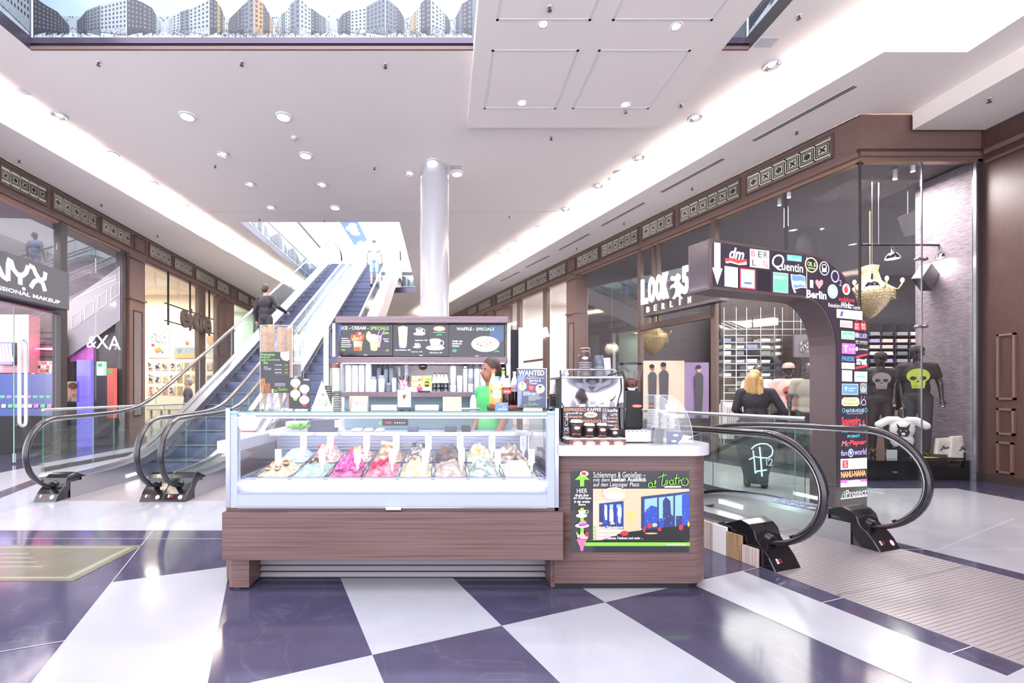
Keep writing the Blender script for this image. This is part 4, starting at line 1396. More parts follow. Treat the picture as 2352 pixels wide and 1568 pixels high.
g = G('chrome')
pbox(g, 743, 755, 752, 911, 4.30, 4.36)
g.build('mirror_post', bu)
g = G('chrome')
pbox(g, 1191, 1201, 752, 848, 4.30, 4.36)
g.build('mirror_post', bu)
g = G('black_matt')
pbox(g, 1174, 1191, 757, 880, 4.42, 4.6)
g.build('side_cabinet', bu)
G('black_gloss').sphere((xr(970, 4.42), 4.55, 1.61), .045, 8, sz=.8).build('ceiling_speaker', bu)
g = G('led_strong').box(-1.02, .6, 4.43, 4.45, 1.632, 1.638)
g.build('light_strip', bu)
# screens
mat('screen', '1c1a24', 0.12, emit=.35, coat=.3)
mat('screen_blue', '3b4a90', 0.2, emit=.5)
mat('s_white', 'f5f5fa', 0.3, emit=.7)
mat('s_green', '9be05a', 0.3, emit=.6)
mat('s_green2', '2fbf5f', 0.3, emit=.6)
mat('s_red', 'e8442c', 0.3, emit=.6)
mat('s_orange', 'f08a50', 0.3, emit=.5)
mat('s_lime', 'cbd97a', 0.3, emit=.55)
mat('s_lilac', 'b08ad8', 0.3, emit=.5)
mat('s_tan', 'd8b890', 0.3, emit=.5)
mat('s_brown', '7a4a38', 0.3, emit=.4)
mat('s_cup', 'dfe4f6', 0.3, emit=.65)
Ys = 4.47
scr = [(777, 902), (903, 1031), (1031.5, 1159)]
names = ['dark menu screen headed ICE - CREAM - SPECIALS, leftmost of three', 'dark menu screen showing coffee cups, the middle of three', 'dark menu screen headed WAFFLE - SPECIALS, rightmost of three']
ym = [(742, 817), (743, 818), (744, 819)]
sc_t = []
for (x0, x1), nm, (y0, y1) in zip(scr, names, ym):
 t = thing('menu_screen', nm, 'screen', (xr((x0 + x1) / 2, Ys), Ys, zr(y1, Ys)), 0, 'menu screens above the kiosk shelf')
 g = G('black_gloss')
 pbox(g, x0, x1, y0, y1, Ys, Ys + .045)
 g.build('bezel', t, bev=.002)
 g = G()
 A(g, Ys, .0004).r(x0 + 1.4, y0 + 1.8, x1 - 1.4, y1 - 3.6, 'screen')
 g.build('display', t)
 g = G()
 A(g, Ys, .0006).r((x0 + x1) / 2 - 4, y1 - 2.6, (x0 + x1) / 2 + 4, y1 - 1.2, 's_white')
 g.build('maker_badge', t)
 sc_t.append(t)
def zx(x): return 770 + x / 11.76
def zy(y): return 725 + y / 11.76
def wx(x): return 965 + x / 11.473
def wy(y): return 725 + y / 11.473
g = G()
a = A(g, Ys, .0012)
g.dl = .00005
a.t('ICE - CREAM -', zx(165), zy(285), zx(900), zy(372), 's_white', bold=.012).t('SPECIALS', zx(950), zy(290), zx(1440), zy(378), 's_green', bold=.012)
for q, s_ in enumerate(('Strawberry', 'Vanilla and Straw-', 'berry Ice Cream,', 'Fresh Strawberries,', 'Strawberry Sauce')):
 a.t(s_, zx(172), zy(592 + q * 56), zx(172 + (165, 250, 240, 270, 250)[q]), zy(632 + q * 56), 's_white', bold=.01)
a.t('Variety of', zx(1290), zy(605), zx(1445), zy(650), 's_white').t('Shakes', zx(1330), zy(662), zx(1445), zy(702), 's_white')
a.t('6,50', zx(175), zy(895), zx(265), zy(950), 's_green').t('4,50', zx(1358), zy(910), zx(1448), zy(965), 's_green')
al_teatro(a, zx(1300), zy(430), zx(1448), zy(500), 's_green', .8)
a.p([(zx(490), zy(680)), (zx(745), zy(680)), (zx(712), zy(940)), (zx(512), zy(940))], 's_orange').d(zx(540), zy(780), 4, 5, 's_tan').d(zx(640), zy(780), 5, 4, 's_white').d(zx(600), zy(890), 8, 4, 's_red').d(zx(590), zy(715), 8, 2.4, 's_cup')
for q, (x, y, rx, ry) in enumerate(((455, 580, 3, 7), (520, 590, 3, 7), (620, 520, 5, 8), (700, 600, 3.5, 6), (755, 560, 3, 6), (580, 630, 8, 4), (670, 640, 7, 4), (480, 640, 3, 4))):
 a.d(zx(x), zy(y), rx, ry, ('s_red', 's_orange')[q % 2], n=12)
a.d(zx(670), zy(480), 3, 2.5, 's_white', n=9).t('\\|/', zx(560), zy(600), zx(720), zy(650), 's_white')
a.p([(zx(900), zy(410)), (zx(950), zy(440)), (zx(1000), zy(560)), (zx(930), zy(720)), (zx(850), zy(640)), (zx(828), zy(560)), (zx(850), zy(470))], 's_lime').p([(zx(895), zy(440)), (zx(935), zy(470)), (zx(960), zy(560)), (zx(920), zy(660)), (zx(870), zy(600)), (zx(850), zy(550))], 's_tan')
a.p([(zx(1150), zy(530)), (zx(1262), zy(530)), (zx(1205), zy(855)), (zx(1150), zy(855))], 's_lilac').p([(zx(1170), zy(560)), (zx(1200), zy(640)), (zx(1190), zy(740))], 's_red')
a.p([(zx(930), zy(650)), (zx(1165), zy(640)), (zx(1135), zy(930)), (zx(1060), zy(950)), (zx(965), zy(930))], 's_lime').d(zx(1035), zy(590), 11, 8, 's_cup').d(zx(1110), zy(720), 3, 3, 's_green').d(zx(1010), zy(800), 4, 9, 's_tan')
a.l([(zx(1130), zy(600)), (zx(1195), zy(400))], 2, 's_lilac').l([(zx(1230), zy(570)), (zx(1325), zy(390))], 2, 's_lilac')
a.p([(777 + 1.5, 744), (786, 744), (782, 770), (778.5, 790)], 'screen_blue')
g.build('picture', sc_t[0])
g = G()
g.dl = .00005
a = A(g, Ys, .0012)
def cup(x, y, w_, saucer=True):
 h = w_ * .55
 a.d(x, y + h * .75, w_ * .82, w_ * .22, 's_cup').d(x, y + h * .68, w_ * .5, w_ * .1, 's_white') if saucer else None
 a.o(x + w_ * .58, y, w_ * .2, w_ * .24, w_ * .06, 's_white')
 a.p([(x - w_ * .5, y - h * .5), (x + w_ * .5, y - h * .5), (x + w_ * .4, y + h * .2), (x + w_ * .22, y + h * .62), (x - w_ * .22, y + h * .62), (x - w_ * .4, y + h * .2)], 's_cup')
 a.d(x, y - h * .5, w_ * .5, w_ * .13, 's_white').d(x, y - h * .48, w_ * .43, w_ * .09, 's_brown' if w_ < 20 else 's_tan')
a.p([(zx(1700), zy(330)), (zx(1955), zy(330)), (zx(1925), zy(820)), (zx(1730), zy(820))], 's_cup').d(zx(1828), zy(320), 11, 3.2, 's_white').d(zx(1835), zy(300), 3, 2.2, 's_white')
a.p([(zx(1712), zy(540)), (zx(1938), zy(540)), (zx(1930), zy(660)), (zx(1722), zy(660))], 's_tan').d(zx(1828), zy(848), 8, 1.6, 's_cup').t('bristot', zx(1765), zy(485), zx(1885), zy(505), 's_brown')
cup(wx(-20), wy(395), 17)
cup(zx(2205), zy(790), 11)
cup(wx(395), wy(720), 26)
a.d(wx(505), wy(340), 14, 6, 's_orange').d(wx(505), wy(340), 12.2, 5, 's_white').t('bristot', wx(415), wy(310), wx(600), wy(365), 'night_blue', bold=.02)
a.t('espresso italiano dal 1919', wx(348), wy(427), wx(662), wy(450), 's_white')
al_teatro(a, wx(435), wy(470), wx(575), wy(525), 's_green2', .8)
a.t('Latte Macchiato  3.00', zx(1622), zy(905), zx(2035), zy(940), 's_white', bold=.01).t('Cappuccino  2.65', zx(2155), zy(645), wx(190), wy(668), 's_white', bold=.01)
a.t('Espresso  2.00', zx(2065), zy(960), wx(55), wy(965), 's_white', bold=.01).t('Cafe Creme  2.60', wx(250), wy(955), wx(577), wy(988), 's_white', bold=.01)
a.t('bristot', wx(345), wy(765), wx(420), wy(783), 's_brown').l([(wx(130), wy(490)), (wx(245), wy(590))], 1, 'ink')
g.build('picture', sc_t[1])
g = G()
g.dl = .00005
a = A(g, Ys, .0012)
mat('screen_teal', '3a5478', 0.2, emit=.4)
a.p([(1125, 748), (1156, 748), (1156, 780), (1140, 800), (1125, 790)], 'screen_teal')
a.t('WAFFLE -', wx(960), wy(305), wx(1425), wy(385), 's_white', bold=.01)
mat('s_mint', 'a8e8c8', 0.3, emit=.7)
a.t('SPECIALS', wx(1480), wy(310), wx(1950), wy(390), 's_mint', bold=.01)
for q, s_ in enumerate(('Waffle with', 'Nutella and', 'Hazelnut')):
 a.t(s_, wx(848), wy(648 + q * 62), wx(848 + (262, 240, 185)[q]), wy(692 + q * 62), 's_white', bold=.02)
a.d(wx(905), wy(918), 5.2, 4.6, 'screen_teal').t('4,00', wx(848), wy(890), wx(958), wy(955), 's_green2', bold=.01)
a.d(wx(1715), wy(745), 32, 18, 's_cup', n=40).d(wx(1715), wy(735), 26, 13.5, 's_white', n=36)
for q in range(46):
 t_ = rnd.uniform(0, 6.28)
 rr = rnd.random() ** .5
 a.d(wx(1700 + 190 * rr * math.cos(t_)), wy(720 + 110 * rr * math.sin(t_)), rnd.uniform(.8, 2.6), rnd.uniform(.6, 1.8), rnd.choice(['s_orange', 's_brown', 's_tan', 's_lilac', 's_red', 's_white']), n=8)
al_teatro(a, wx(1950), wy(905), wx(2085), wy(960), 's_green2', .8)
g.build('picture', sc_t[2])
# ---------------------------------------------------------------- escalators
mat('step_metal', '565b78', 0.35, 0.35)
def sp(x):
 return (x + math.sqrt(x * x + .18)) / 2
def escalator(name_label, M, b0, b1, sgn, a2, glass_to, outer=(True, True), wide_mid=None, plate=True, n_steps=30, single_side=None, clad=None):
 """a escalator in its own frame: a along the run (0 = front of the handrail loop), b across, z up"""
 t = thing('escalator', name_label, 'escalator', M @ V(((.3), (b0 + b1) / 2, 0)), 0, None)
 SL = .577 * sgn
 def R(a):
  return SL * (sp(a - 1.95) - sp(a - a2) - sp(-1.95) + sp(-a2))
 aend = a2 + 1.6
 N = 60
 As = [0.43 + (aend - .43) * i / N for i in range(N + 1)]
 hr = .43
 for s_, b in ((0, b0), (1, b1)):
  lab = 'black rubber handrail'
  loop = [(.46, .20), (.42, .185)] + [(hr + hr * math.cos(math.radians(q)), .60 + hr * math.sin(math.radians(q))) for q in range(262, 88, -8)]
  path = [(a, z) for a, z in loop] + [(a, 1.03 + R(a)) for a in As[1:]]
  ze = 1.03 + R(aend)
  path += [(aend + hr * .9 * math.sin(math.radians(q)), ze - hr + hr * math.cos(math.radians(q))) for q in range(15, 181, 15)]
  g = G('rubber').at(M)
  g.smooth = True
  prof = [(.038 * math.cos(2 * PI * k / 12), .021 * math.sin(2 * PI * k / 12) ) for k in range(12)]
  g.tube([(a, b, z) for a, z in path], 1, prof=prof, up=(0, 1, 0)) if False else None
  vs, fs = [], []
  P = [V((a, b, z)) for a, z in path]
  n = len(prof)
  for i, p in enumerate(P):
   d = (P[min(i + 1, len(P) - 1)] - P[max(i - 1, 0)]).normalized()
   nn = V((-d.z, 0, d.x))
   vs += [p + V((0, q[0], 0)) + nn * q[1] for q in prof]
  for i in range(len(P) - 1):
   fs += [(i * n + k, i * n + (k + 1) % n, (i + 1) * n + (k + 1) % n, (i + 1) * n + k) for k in range(n)]
  g.add(vs, fs + [tuple(range(n)), tuple(range((len(P) - 1) * n, len(P) * n))], True)
  g.build('handrail', t, label=lab)
  # steel guide under the handrail
  g = G('chrome').at(M)
  inn = [(hr + (hr - .032) * math.cos(math.radians(q)), .60 + (hr - .032) * math.sin(math.radians(q))) for q in range(240, 88, -8)] + [(a, 1.0 + R(a)) for a in As[1:]]
  g.tube([(a, b, z) for a, z in inn], .011, 6)
  g.build('handrail_guide', t)
  # glass panels
  cut = [1.0]
  while cut[-1] + 1.35 < glass_to:
   cut.append(cut[-1] + 1.35)
  arc = [(hr + (hr - .04) * math.cos(math.radians(q)), .60 + (hr - .04) * math.sin(math.radians(q))) for q in range(240, 88, -8)]
  top = lambda a: .99 + R(a)
  bot = lambda a: .26 + R(a) * (1 if a > 1.3 else 0)
  segs = [(None, 1.0)] + list(zip(cut, cut[1:]))
  for (p, q) in segs:
   g = G('glass').at(M)
   if p is None:
    poly = arc + [(1.0, .99), (1.0, .26), (.5, .26)]
   else:
    k = 5
    aa = [p + .004 + (q - p - .008) * i / k for i in range(k + 1)]
    poly = [(a, top(a)) for a in aa] + [(a, bot(a)) for a in reversed(aa)]
   g.hull([(a, b - .006, z) for a, z in poly], [(a, b + .006, z) for a, z in poly])
   g.build('glass_panel', t)
  g = G('glass_edge').at(M)
  for q in cut:
   g.add([(q, b - .007, bot(q)), (q, b + .007, bot(q)), (q, b + .007, top(q)), (q, b - .007, top(q))], [(0, 1, 2, 3)])
  g.build('glass_seam', t, kind='stuff')
  # deck over the skirt
  sd = -1 if s_ == 0 else 1
  g = G('steel').at(M)
  for (bb0, bb1, z0, z1, mm) in ((b - .15 * 1, b + .15 * 1, .19, .235, 'steel'), (b - .012, b + .012, .235, .275, 'chrome'),):
   g.m(mm)
   AA = [.62 + (aend - .62) * i / 60 for i in range(61)]
   vs, fs = [], []
   for a in AA:
    vs += [(a, bb0, z0 + R(a)), (a, bb1, z0 + R(a)), (a, bb1, z1 + R(a)), (a, bb0, z1 + R(a))]
   for i in range(60):
    fs += [(i * 4 + k, i * 4 + (k + 1) % 4, i * 4 + 4 + (k + 1) % 4, i * 4 + 4 + k) for k in range(4)]
   g.add(vs, fs, False)
  g.build('deck', t)
  # vertical skirt facing the steps and cladding on the outer side
  for bb, lo, mm, nm in ((b - sd * .145, -.35, 'steel_brushed', 'skirt_panel'), (b + sd * .148, -.55, (clad or 'white_paint'), 'side_cladding')):
   if nm == 'side_cladding' and not outer[s_]:
    continue
   g = G(mm).at(M)
   AA = [.45 + (aend - .45) * i / 50 for i in range(51)]
   vs, fs = [], []
   for a in AA:
    zt_, zb_ = .20 + R(a), R(a) + lo
    if sgn > 0:
     zb_ = max(0.004, zb_)
    if a < 1.8:
     zb_ = 0.004
    vs += [(a, bb, zt_), (a, bb, zb_)]
   for i in range(50):
    fs.append((2 * i, 2 * i + 2, 2 * i + 3, 2 * i + 1))
   g.add(vs, fs, False)
   g.build(nm, t)
  # white light strip low on the skirt
  g = G('led_green' if sgn < 0 else 'led_glow').at(M)
  bb = b - sd * .147
  zc = .09
  g.add([(1.45, bb - sd * .0, zc - .022), (1.72, bb, zc - .016), (1.72, bb, zc + .024), (1.45, bb, zc + .018), (1.45, bb - sd * .006, zc - .022), (1.72, bb - sd * .006, zc - .016), (1.72, bb - sd * .006, zc + .024), (1.45, bb - sd * .006, zc + .018)],
    [(4, 5, 6, 7), (0, 1, 5, 4), (3, 2, 6, 7), (0, 3, 7, 4), (1, 2, 6, 5)])
  g.build('skirt_light', t)
  # brush guard bar
  g = G('black').at(M)
  g.tube([(a, b - sd * .16, .10 + R(a)) for a in [1.8 + .3 * i for i in range(20)]], .012, 6)
  g.build('guard_bar', t)
  # black newel base
  w_ = .14
  ba, bb = b - w_, b + w_
  if wide_mid and s_ == wide_mid[0]:
   ba, bb = wide_mid[1], wide_mid[2]
  prof = [(.24, 0), (.25, .02), (.29, .09), (.325, .135), (.36, .165), (.39, .20), (.41, .265), (.45, .305), (.52, .325), (.66, .262), (.72, .245), (.72, .232), (.66, .225), (.55, .225), (.47, .15), (.40, .03), (.38, 0)]
  g = G('black_gloss').at(M)
  g.hull([(a, ba, z) for a, z in prof], [(a, bb, z) for a, z in prof])
  g.build('newel_base', t, bev=.006)
  g = G('black').at(M)
  g.cyl((.36, b, .178), (.43, b, .192), .05, .055, n=16)
  g.build('handrail_inlet', t)
  g = G('steel_dark').at(M)
  side = [(.38, 0), (.40, .03), (.47, .15), (.55, .225), (.72, .225), (.72, 0)]
  g.hull([(a, ba + .01, z) for a, z in side], [(a, bb - .01, z) for a, z in side])
  g.build('newel_side', t)
  # round stickers on the base
  dz, da = .07, .04
  un = V((da, 0, dz)).normalized()
  o = M @ V((.27, b, .055))
  W3 = M.to_3x3()
  u = W3 @ V((0, 1, 0))
  vv = W3 @ un
  g = G().flat(plane_M(o, u, vv), .0025)
  if s_ == 1 or sgn > 0:
   g.disc(.07, .0, .026, .026, 'pink' if sgn < 0 else 'paper').disc(.07, 0, .021, .021, 'paper')
  g.ring(-.04, .012, .014, .014, .005, 'red').rect(-.085, -.005, -.062, .03, 'paper').rect(-.080, .0, -.076, .025, 'ink').rect(-.071, .0, -.067, .02, 'ink')
  g.build('safety_sticker', t)
 if plate:
  g = G('plate_metal').at(M)
  g.box(-1.0 if sgn < 0 else .3, 1.35, b0 - .14, b1 + .14, .001, .004)
  if sgn < 0:
   for i in range(74):
    a = -.99 + i * .0265
    g.box(a, a + .012, b0 - .12, b1 + .12, .004, .0065)
   g.m('steel')
   for a in (-.16, .93):
    g.box(a, a + .012, b0 - .14, b1 + .14, .0065, .008)
  g.build('landing_plate', t)
  g = G('plate_metal').at(M).box(1.35, 2.05, b0 + .15, b1 - .15, -.01, .004)
  g.m('ink').box(1.346, 1.352, b0 - .0, b1 + .0, .004, .0045)
  g.build('comb_plate', t)
 # steps
 first = None
 for i in range(n_steps):
  a = 2.05 + i * .4
  if first is None:
   g = G('step_metal').at(M)
   g.box(a, a + .4, b0 + .15, b1 - .15, -.03, 0)
   g.add([(a, b0 + .15, -.22), (a, b1 - .15, -.22), (a, b1 - .15, 0), (a, b0 + .15, 0)], [(0, 1, 2, 3)])
   if sgn < 0:
    g.add([(a + .4, b0 + .15, -.22), (a + .4, b1 - .15, -.22), (a + .4, b1 - .15, 0), (a + .4, b0 + .15, 0)], [(0, 1, 2, 3)])
   g.m('steel')
   k = int((b1 - b0 - .34) / .03)
   for q in range(k):
    bb = b0 + .17 + q * .03
    g.box(a + .005, a + .395, bb, bb + .012, 0, .006)
   first = g.build('step', t)
   st = first
  else:
   st = first.copy()
   COL.objects.link(st)
   st.parent = t
   KIDS[t.name].append(st)
  off = M.to_3x3() @ V((a - 2.05, 0, R(a + .2)))
  st.location = off
 return t, R
MLs = Matrix(((0, 1, 0, 0), (1, 0, 0, 5.2), (0, 0, 1, 0), (0, 0, 0, 1)))     # a -> +Y, b -> X
# M columns: a->(0,1,0), b->(1,0,0)
escalator('leftmost rising escalator, carrying a person in a dark jacket, beside the left shop fronts', MLs, -4.90, -3.60, 1, 14.08, 14.9, outer=(True, False), wide_mid=(1, -3.74, -3.46), n_steps=31)
escalator('second rising escalator, next to the column, with a white clad right side', MLs, -3.32, -2.08, 1, 14.08, 14.9, outer=(False, True), wide_mid=(0, -3.455, -3.17), n_steps=31)
MRs = Matrix(((ED.x, EN.x, 0, ED.x * 2.083), (ED.y, EN.y, 0, ED.y * 2.083), (0, 0, 1, 0), (0, 0, 0, 1)))
esc_r, RR = escalator('descending escalator on the right beside the lit store directory arch', MRs, 3.559, 4.812, -1, 8.5, 6.0, outer=(False, False), n_steps=12)
# round pictogram stickers on the inner deck of the descending escalator
g = G()
g.flat(plane_M(MRs @ V((0, 4.735, .2355)), ED * -1, EN), .001)
for i in range(5):
 u = -1.14 + i * .085
 zc = 0
 if i < 4:
  g.disc(u, zc, .036, .036, 'blue').disc(u, zc + .012, .009, .009, 'white', n=10).rect(u - .012, zc - .02, u + .010, zc, 'white').rect(u - .02, zc - .002, u + .02, zc + .004, 'white')
 else:
  g.disc(u, zc, .036, .036, 'red').disc(u, zc, .029, .029, 'white').rect(u - .015, zc - .01, u + .015, zc + .005, 'ink').stroke([(u - .025, zc - .02), (u + .025, zc + .02)], .006, 'red')
g.build('safety_sticker', esc_r)
# scribbled tag on the near glass
g = G()
mat('chalk_mint', 'c8eef0', 0.6)
g.flat(plane_M(MRs @ V((0, 3.559, 0)), ED * -1, (0, 0, 1)), .0075)
RMp = (MRs @ V((0, 3.559, 0)))
nrm = EN * -1
def sc(px, py):
 p = on_plane(px, py, RMp, nrm)
 return (p - RMp).dot(ED * -1), p.z
def zz(x, y):  # crop coordinates of region 1620..1990 x 700..1120, 3.732 px per px
 return sc(1620 + x / 3.732, 700 + y / 3.732)
for pts, w_ in (([(400, 1235), (430, 1205), (480, 1188), (530, 1190), (570, 1215), (585, 1250), (575, 1290), (540, 1312), (480, 1308), (430, 1300), (380, 1325)], .011),
    ([(415, 1245), (425, 1330), (435, 1445)], .012), ([(430, 1440), (450, 1425), (535, 1412)], .012), ([(470, 1215), (480, 1300), (492, 1470)], .014),
    ([(530, 1320), (533, 1375)], .006), ([(545, 1335), (560, 1318), (578, 1325), (575, 1350), (550, 1378), (582, 1372)], .006)):
 g.stroke([zz(*p) for p in pts], w_, 'chalk_mint')
g.build('graffiti_tag', esc_r)
# timber boards along the near side
tb_ = thing('timber_cladding', 'upright timber boards in mixed tones along the near flank of the descending escalator', 'cladding', EP(3.4, 3.4)[:2].to_3d() if False else (EP(3.4, 3.4).x, EP(3.4, 3.4).y, 0))
for i in range(14):
 a0 = 2.44 + i * .13
 zt = (.14, .205, .235)[min(i, 2)]
 g = G(['plank_pale', 'plank_brown', 'white_paint', 'plank_pale', 'plank_brown', 'plank_pale'][i % 6])
 p = [EP(a0, 3.386), EP(a0 + .124, 3.386), EP(a0 + .124, 3.408), EP(a0, 3.408)]
 g.prism([(q.x, q.y) for q in p], 0.002, zt, 'z')
 g.build('board', tb_)
def glass_rail(label, A_, B_, n, group=None, zt=1.07, post=True, mr='steel_brushed', z0=0.02):
 A_, B_ = V((*A_, 0)), V((*B_, 0))
 t = thing('glass_railing', label, 'railing', (A_.x, A_.y, 0), 0, group)
 d = (B_ - A_)
 L = d.length
 d.normalize()
 nn = V((-d.y, d.x, 0))
 for i in range(n):
  p, q = A_ + d * (L * i / n + .006), A_ + d * (L * (i + 1) / n - .006)
  g = G('glass').hull([p - nn * .006 + V((0, 0, z0)), q - nn * .006 + V((0, 0, z0)), q - nn * .006 + V((0, 0, zt - .04)), p - nn * .006 + V((0, 0, zt - .04))],
       [p + nn * .006 + V((0, 0, z0)), q + nn * .006 + V((0, 0, z0)), q + nn * .006 + V((0, 0, zt - .04)), p + nn * .006 + V((0, 0, zt - .04))])
  g.m('glass_edge_green').add([p - nn * .007 + V((0, 0, z0)), p + nn * .007 + V((0, 0, z0)), p + nn * .007 + V((0, 0, zt - .04)), p - nn * .007 + V((0, 0, zt - .04))], [(0, 1, 2, 3)])
  g.build('glass_panel', t)
 G(mr).cyl(A_ + V((0, 0, zt - .02)), B_ + V((0, 0, zt - .02)), .024, n=12).build('top_rail', t)
 G('steel_dark').hull([A_ - nn * .03 + V((0, 0, .0)), B_ - nn * .03, B_ - nn * .03 + V((0, 0, .07)), A_ - nn * .03 + V((0, 0, .07))],
       [A_ + nn * .03 + V((0, 0, .0)), B_ + nn * .03, B_ + nn * .03 + V((0, 0, .07)), A_ + nn * .03 + V((0, 0, .07))]).build('base_channel', t)
 return t
glass_rail('waist-high glass railing with steel rail in front of the blond woman', (4.03, 4.95), (2.2, 10.4), 5)
glass_rail('glass railing with steel rail behind the leftmost escalator, along the left shops', (-6.78, 7.5), (-6.45, 13.5), 4)
# ---------------------------------------------------------------- lit store directory arch
SO = V((4.6, 4.83, 0)); SU = V((2.91, 1, 0)).normalized(); SBk = V((-0.345, 1, 0)).normalized()
SM = plane_M(SO, SU, (0, 0, 1))
def SW(px, py):
 n = V((SM[0][2], SM[1][2], 0))
 p = on_plane(px, py, SO, n)
 return (p - SO).dot(SU), p.z
arch = thing('store_directory_arch', 'dark hook-shaped directory sign covered in lit shop logos, white arrow at its left end', 'sign', (4.35, 4.75, 0))
WL = -2.268
# outer and inner outline of the hook
outl = [(0, 0), (0, 1.75)] + [(-.88 + .88 * math.cos(math.radians(q)), 1.75 + 1.01 * math.sin(math.radians(q))) for q in range(8, 91, 8)] + [(WL, 2.765), (WL, 2.30)]
inn = [(-.98, 2.30)] + [(-.98 + .45 * math.cos(math.radians(q)), 1.75 + .55 * math.sin(math.radians(q))) for q in range(80, -1, -10)] + [(-.53, 0)]
poly = outl + inn
mat('arch_metal', '5a4c4e', 0.4)
mat('arch_face', '3d3642', 0.2, coat=.3, emit=.12)
NB = V((SM[0][2], SM[1][2], 0))           # towards the viewer
TH = .24
def sp3(u, z, back=0.0):
 return SO + SU * u + SBk * back + V((0, 0, z))
g = G('arch_metal')
g.hull([sp3(u, z) for u, z in poly], [sp3(u, z, TH) for u, z in poly])
g.build('housing', arch)
g = G('arch_face').flat(SM, .004)
ins = [(max(WL + .02, min(-.02, u * .985 - .005)), z) for u, z in poly]
face_o = [(-.025, .35), (-.025, 1.75)] + [(-.88 + .855 * math.cos(math.radians(q)), 1.75 + .985 * math.sin(math.radians(q))) for q in range(8, 91, 8)] + [(WL + .03, 2.735), (WL + .03, 2.33)]
face_i = [(-.98, 2.33)] + [(-.98 + .475 * math.cos(math.radians(q)), 1.75 + .575 * math.sin(math.radians(q))) for q in range(80, -1, -10)] + [(-.505, .35)]
g.pl(face_o + face_i)
g.build('face_panel', arch)
g = G('arch_face').flat(plane_M(sp3(WL, 0) - SU * .0, SBk * -1, (0, 0, 1)), .003)
g.rect(-.225, 2.32, -.015, 2.75)
g.build('end_panel', arch)
g = G('sign_glow').flat(SM, .0045)
x0, y0 = SW(1852, 586)
x1, y1 = SW(1853, 685)
g.rect(x0 - .002, y1 + .0, x0 + .002, y0 - .02)
x0, y0 = SW(1930, 1146); x1, y1 = SW(1990, 1140)
g.pl([(x0, y0), (x1, y0), (x1, y0 + .008), (x0, y0 + .008)])
g.build('light_joint', arch)
for n_, c_ in (('l_white', 'ffffff'), ('l_blue', '5a86d8'), ('l_sky', '9cd0f0'), ('l_red', 'f0404a'), ('l_pink', 'f08a90'), ('l_green', '66cf92'), ('l_mag', 'e86cc8'), ('l_cream', 'f4efc8'), ('l_lilac', 'a49ae8'), ('l_orange', 'f4a070'), ('l_teal', '52c4d0'), ('l_lime', 'e0f0a0'), ('l_deep', '3a58b8')):
 mat(n_, 'd8d8dc' if n_ == 'l_white' else c_, 0.4, emit=.85)
mat('l_dark', '2a2630', 0.4)
def Q(x, y):  # crop 1560..2020 x 530..880, 4.480
 return SW(1560 + x / 4.48, 530 + y / 4.48)
def W2(x, y):  # crop 1860..2020 x 680..1180, 3.136
 return SW(1860 + x / 3.1375, 680 + y / 3.136)
class Logo:
 def __init__(s, f):
  s.g = G()
  s.g.dl = .00006
  s.g.flat(SM, .0046)
  s.f = f
 def quad(s, x0, y0, x1, y1, m, dy=0):
  """dy: how many crop pixels the right edge sits lower"""
  s.g.pl([s.f(x0, y1), s.f(x1, y1 + dy), s.f(x1, y0 + dy), s.f(x0, y0)], m)
  return s
 def t(s, tx, x0, y0, x1, y1, m, dy=0, **k):
  a, b = s.f(x0, y1), s.f(x1, y0)
  c = s.f(x1, y1 + dy)
  s.g.txt(tx, a[0], a[1], b[0], s.f(x0, y0)[1], m, **k)
  return s
 def d(s, x, y, rx, ry, m, **k):
  c = s.f(x, y)
  e = s.f(x + rx, y)
  h = s.f(x, y - ry)
  s.g.disc(c[0], c[1], abs(e[0] - c[0]), abs(h[1] - c[1]), m, **k)
  return s
 def p(s, pts, m):
  s.g.pl([s.f(*q) for q in pts], m)
  return s
 def l(s, pts, w_, m):
  s.g.stroke([s.f(*q) for q in pts], w_, m)
  return s
 def ring(s, x, y, rx, ry, w_, m):
  c = s.f(x, y); e = s.f(x + rx, y); h = s.f(x, y - ry)
  s.g.ring(c[0], c[1], abs(e[0] - c[0]), abs(h[1] - c[1]), w_, m, n=28)
  return s
 def done(s, nm='shop_logo'):
  s.g.build(nm, arch)
Logo(Q).p([(355, 120), (420, 128), (420, 385), (442, 390), (388, 556), (335, 378), (355, 380)], 'l_white').done('arrow')
Logo(Q).t('dm', 510, 165, 665, 285, 'l_white', shear=.3, bold=.03).p([(465, 285), (540, 280), (610, 300), (690, 292), (690, 318), (600, 335), (530, 310), (470, 318)], 'l_red').p([(470, 318), (530, 312), (600, 338), (690, 320), (690, 350), (610, 352), (520, 328), (480, 335)], 'l_cream').done()
L = Logo(Q).quad(722, 185, 922, 372, 'l_white', 22)
for tx, x, y, c in (('B', 738, 200, 'l_red'), ('E', 808, 210, 'ink'), ('R', 865, 215, 'l_dark'), ('L', 748, 295, 'ink'), ('I', 812, 305, 'l_orange'), ('N', 862, 310, 'l_red')):
 L.t(tx, x, y, x + (40 if tx != 'I' else 8), y + 62, c)
L.done()
Logo(Q).quad(1105, 245, 1255, 305, 'l_teal', 15).t('Marché', 1120, 262, 1245, 300, 'l_white').t('Q', 950, 232, 1075, 400, 'l_white', shear=.25).t('uentin', 1050, 320, 1270, 405, 'l_white', bold=.015).done()
Logo(Q).d(1355, 352, 66, 78, 'l_lime').d(1355, 352, 54, 66, 'l_dark').t('OIL &', 1315, 315, 1400, 360, 'l_lime').t('VINEGAR', 1318, 372, 1395, 390, 'l_lime').done()
Logo(Q).d(1488, 388, 50, 72, 'l_white').d(1488, 388, 42, 62, 'l_dark').d(1488, 372, 26, 30, 'l_white').d(1488, 372, 17, 20, 'l_dark').quad(1465, 385, 1511, 425, 'l_white').done()
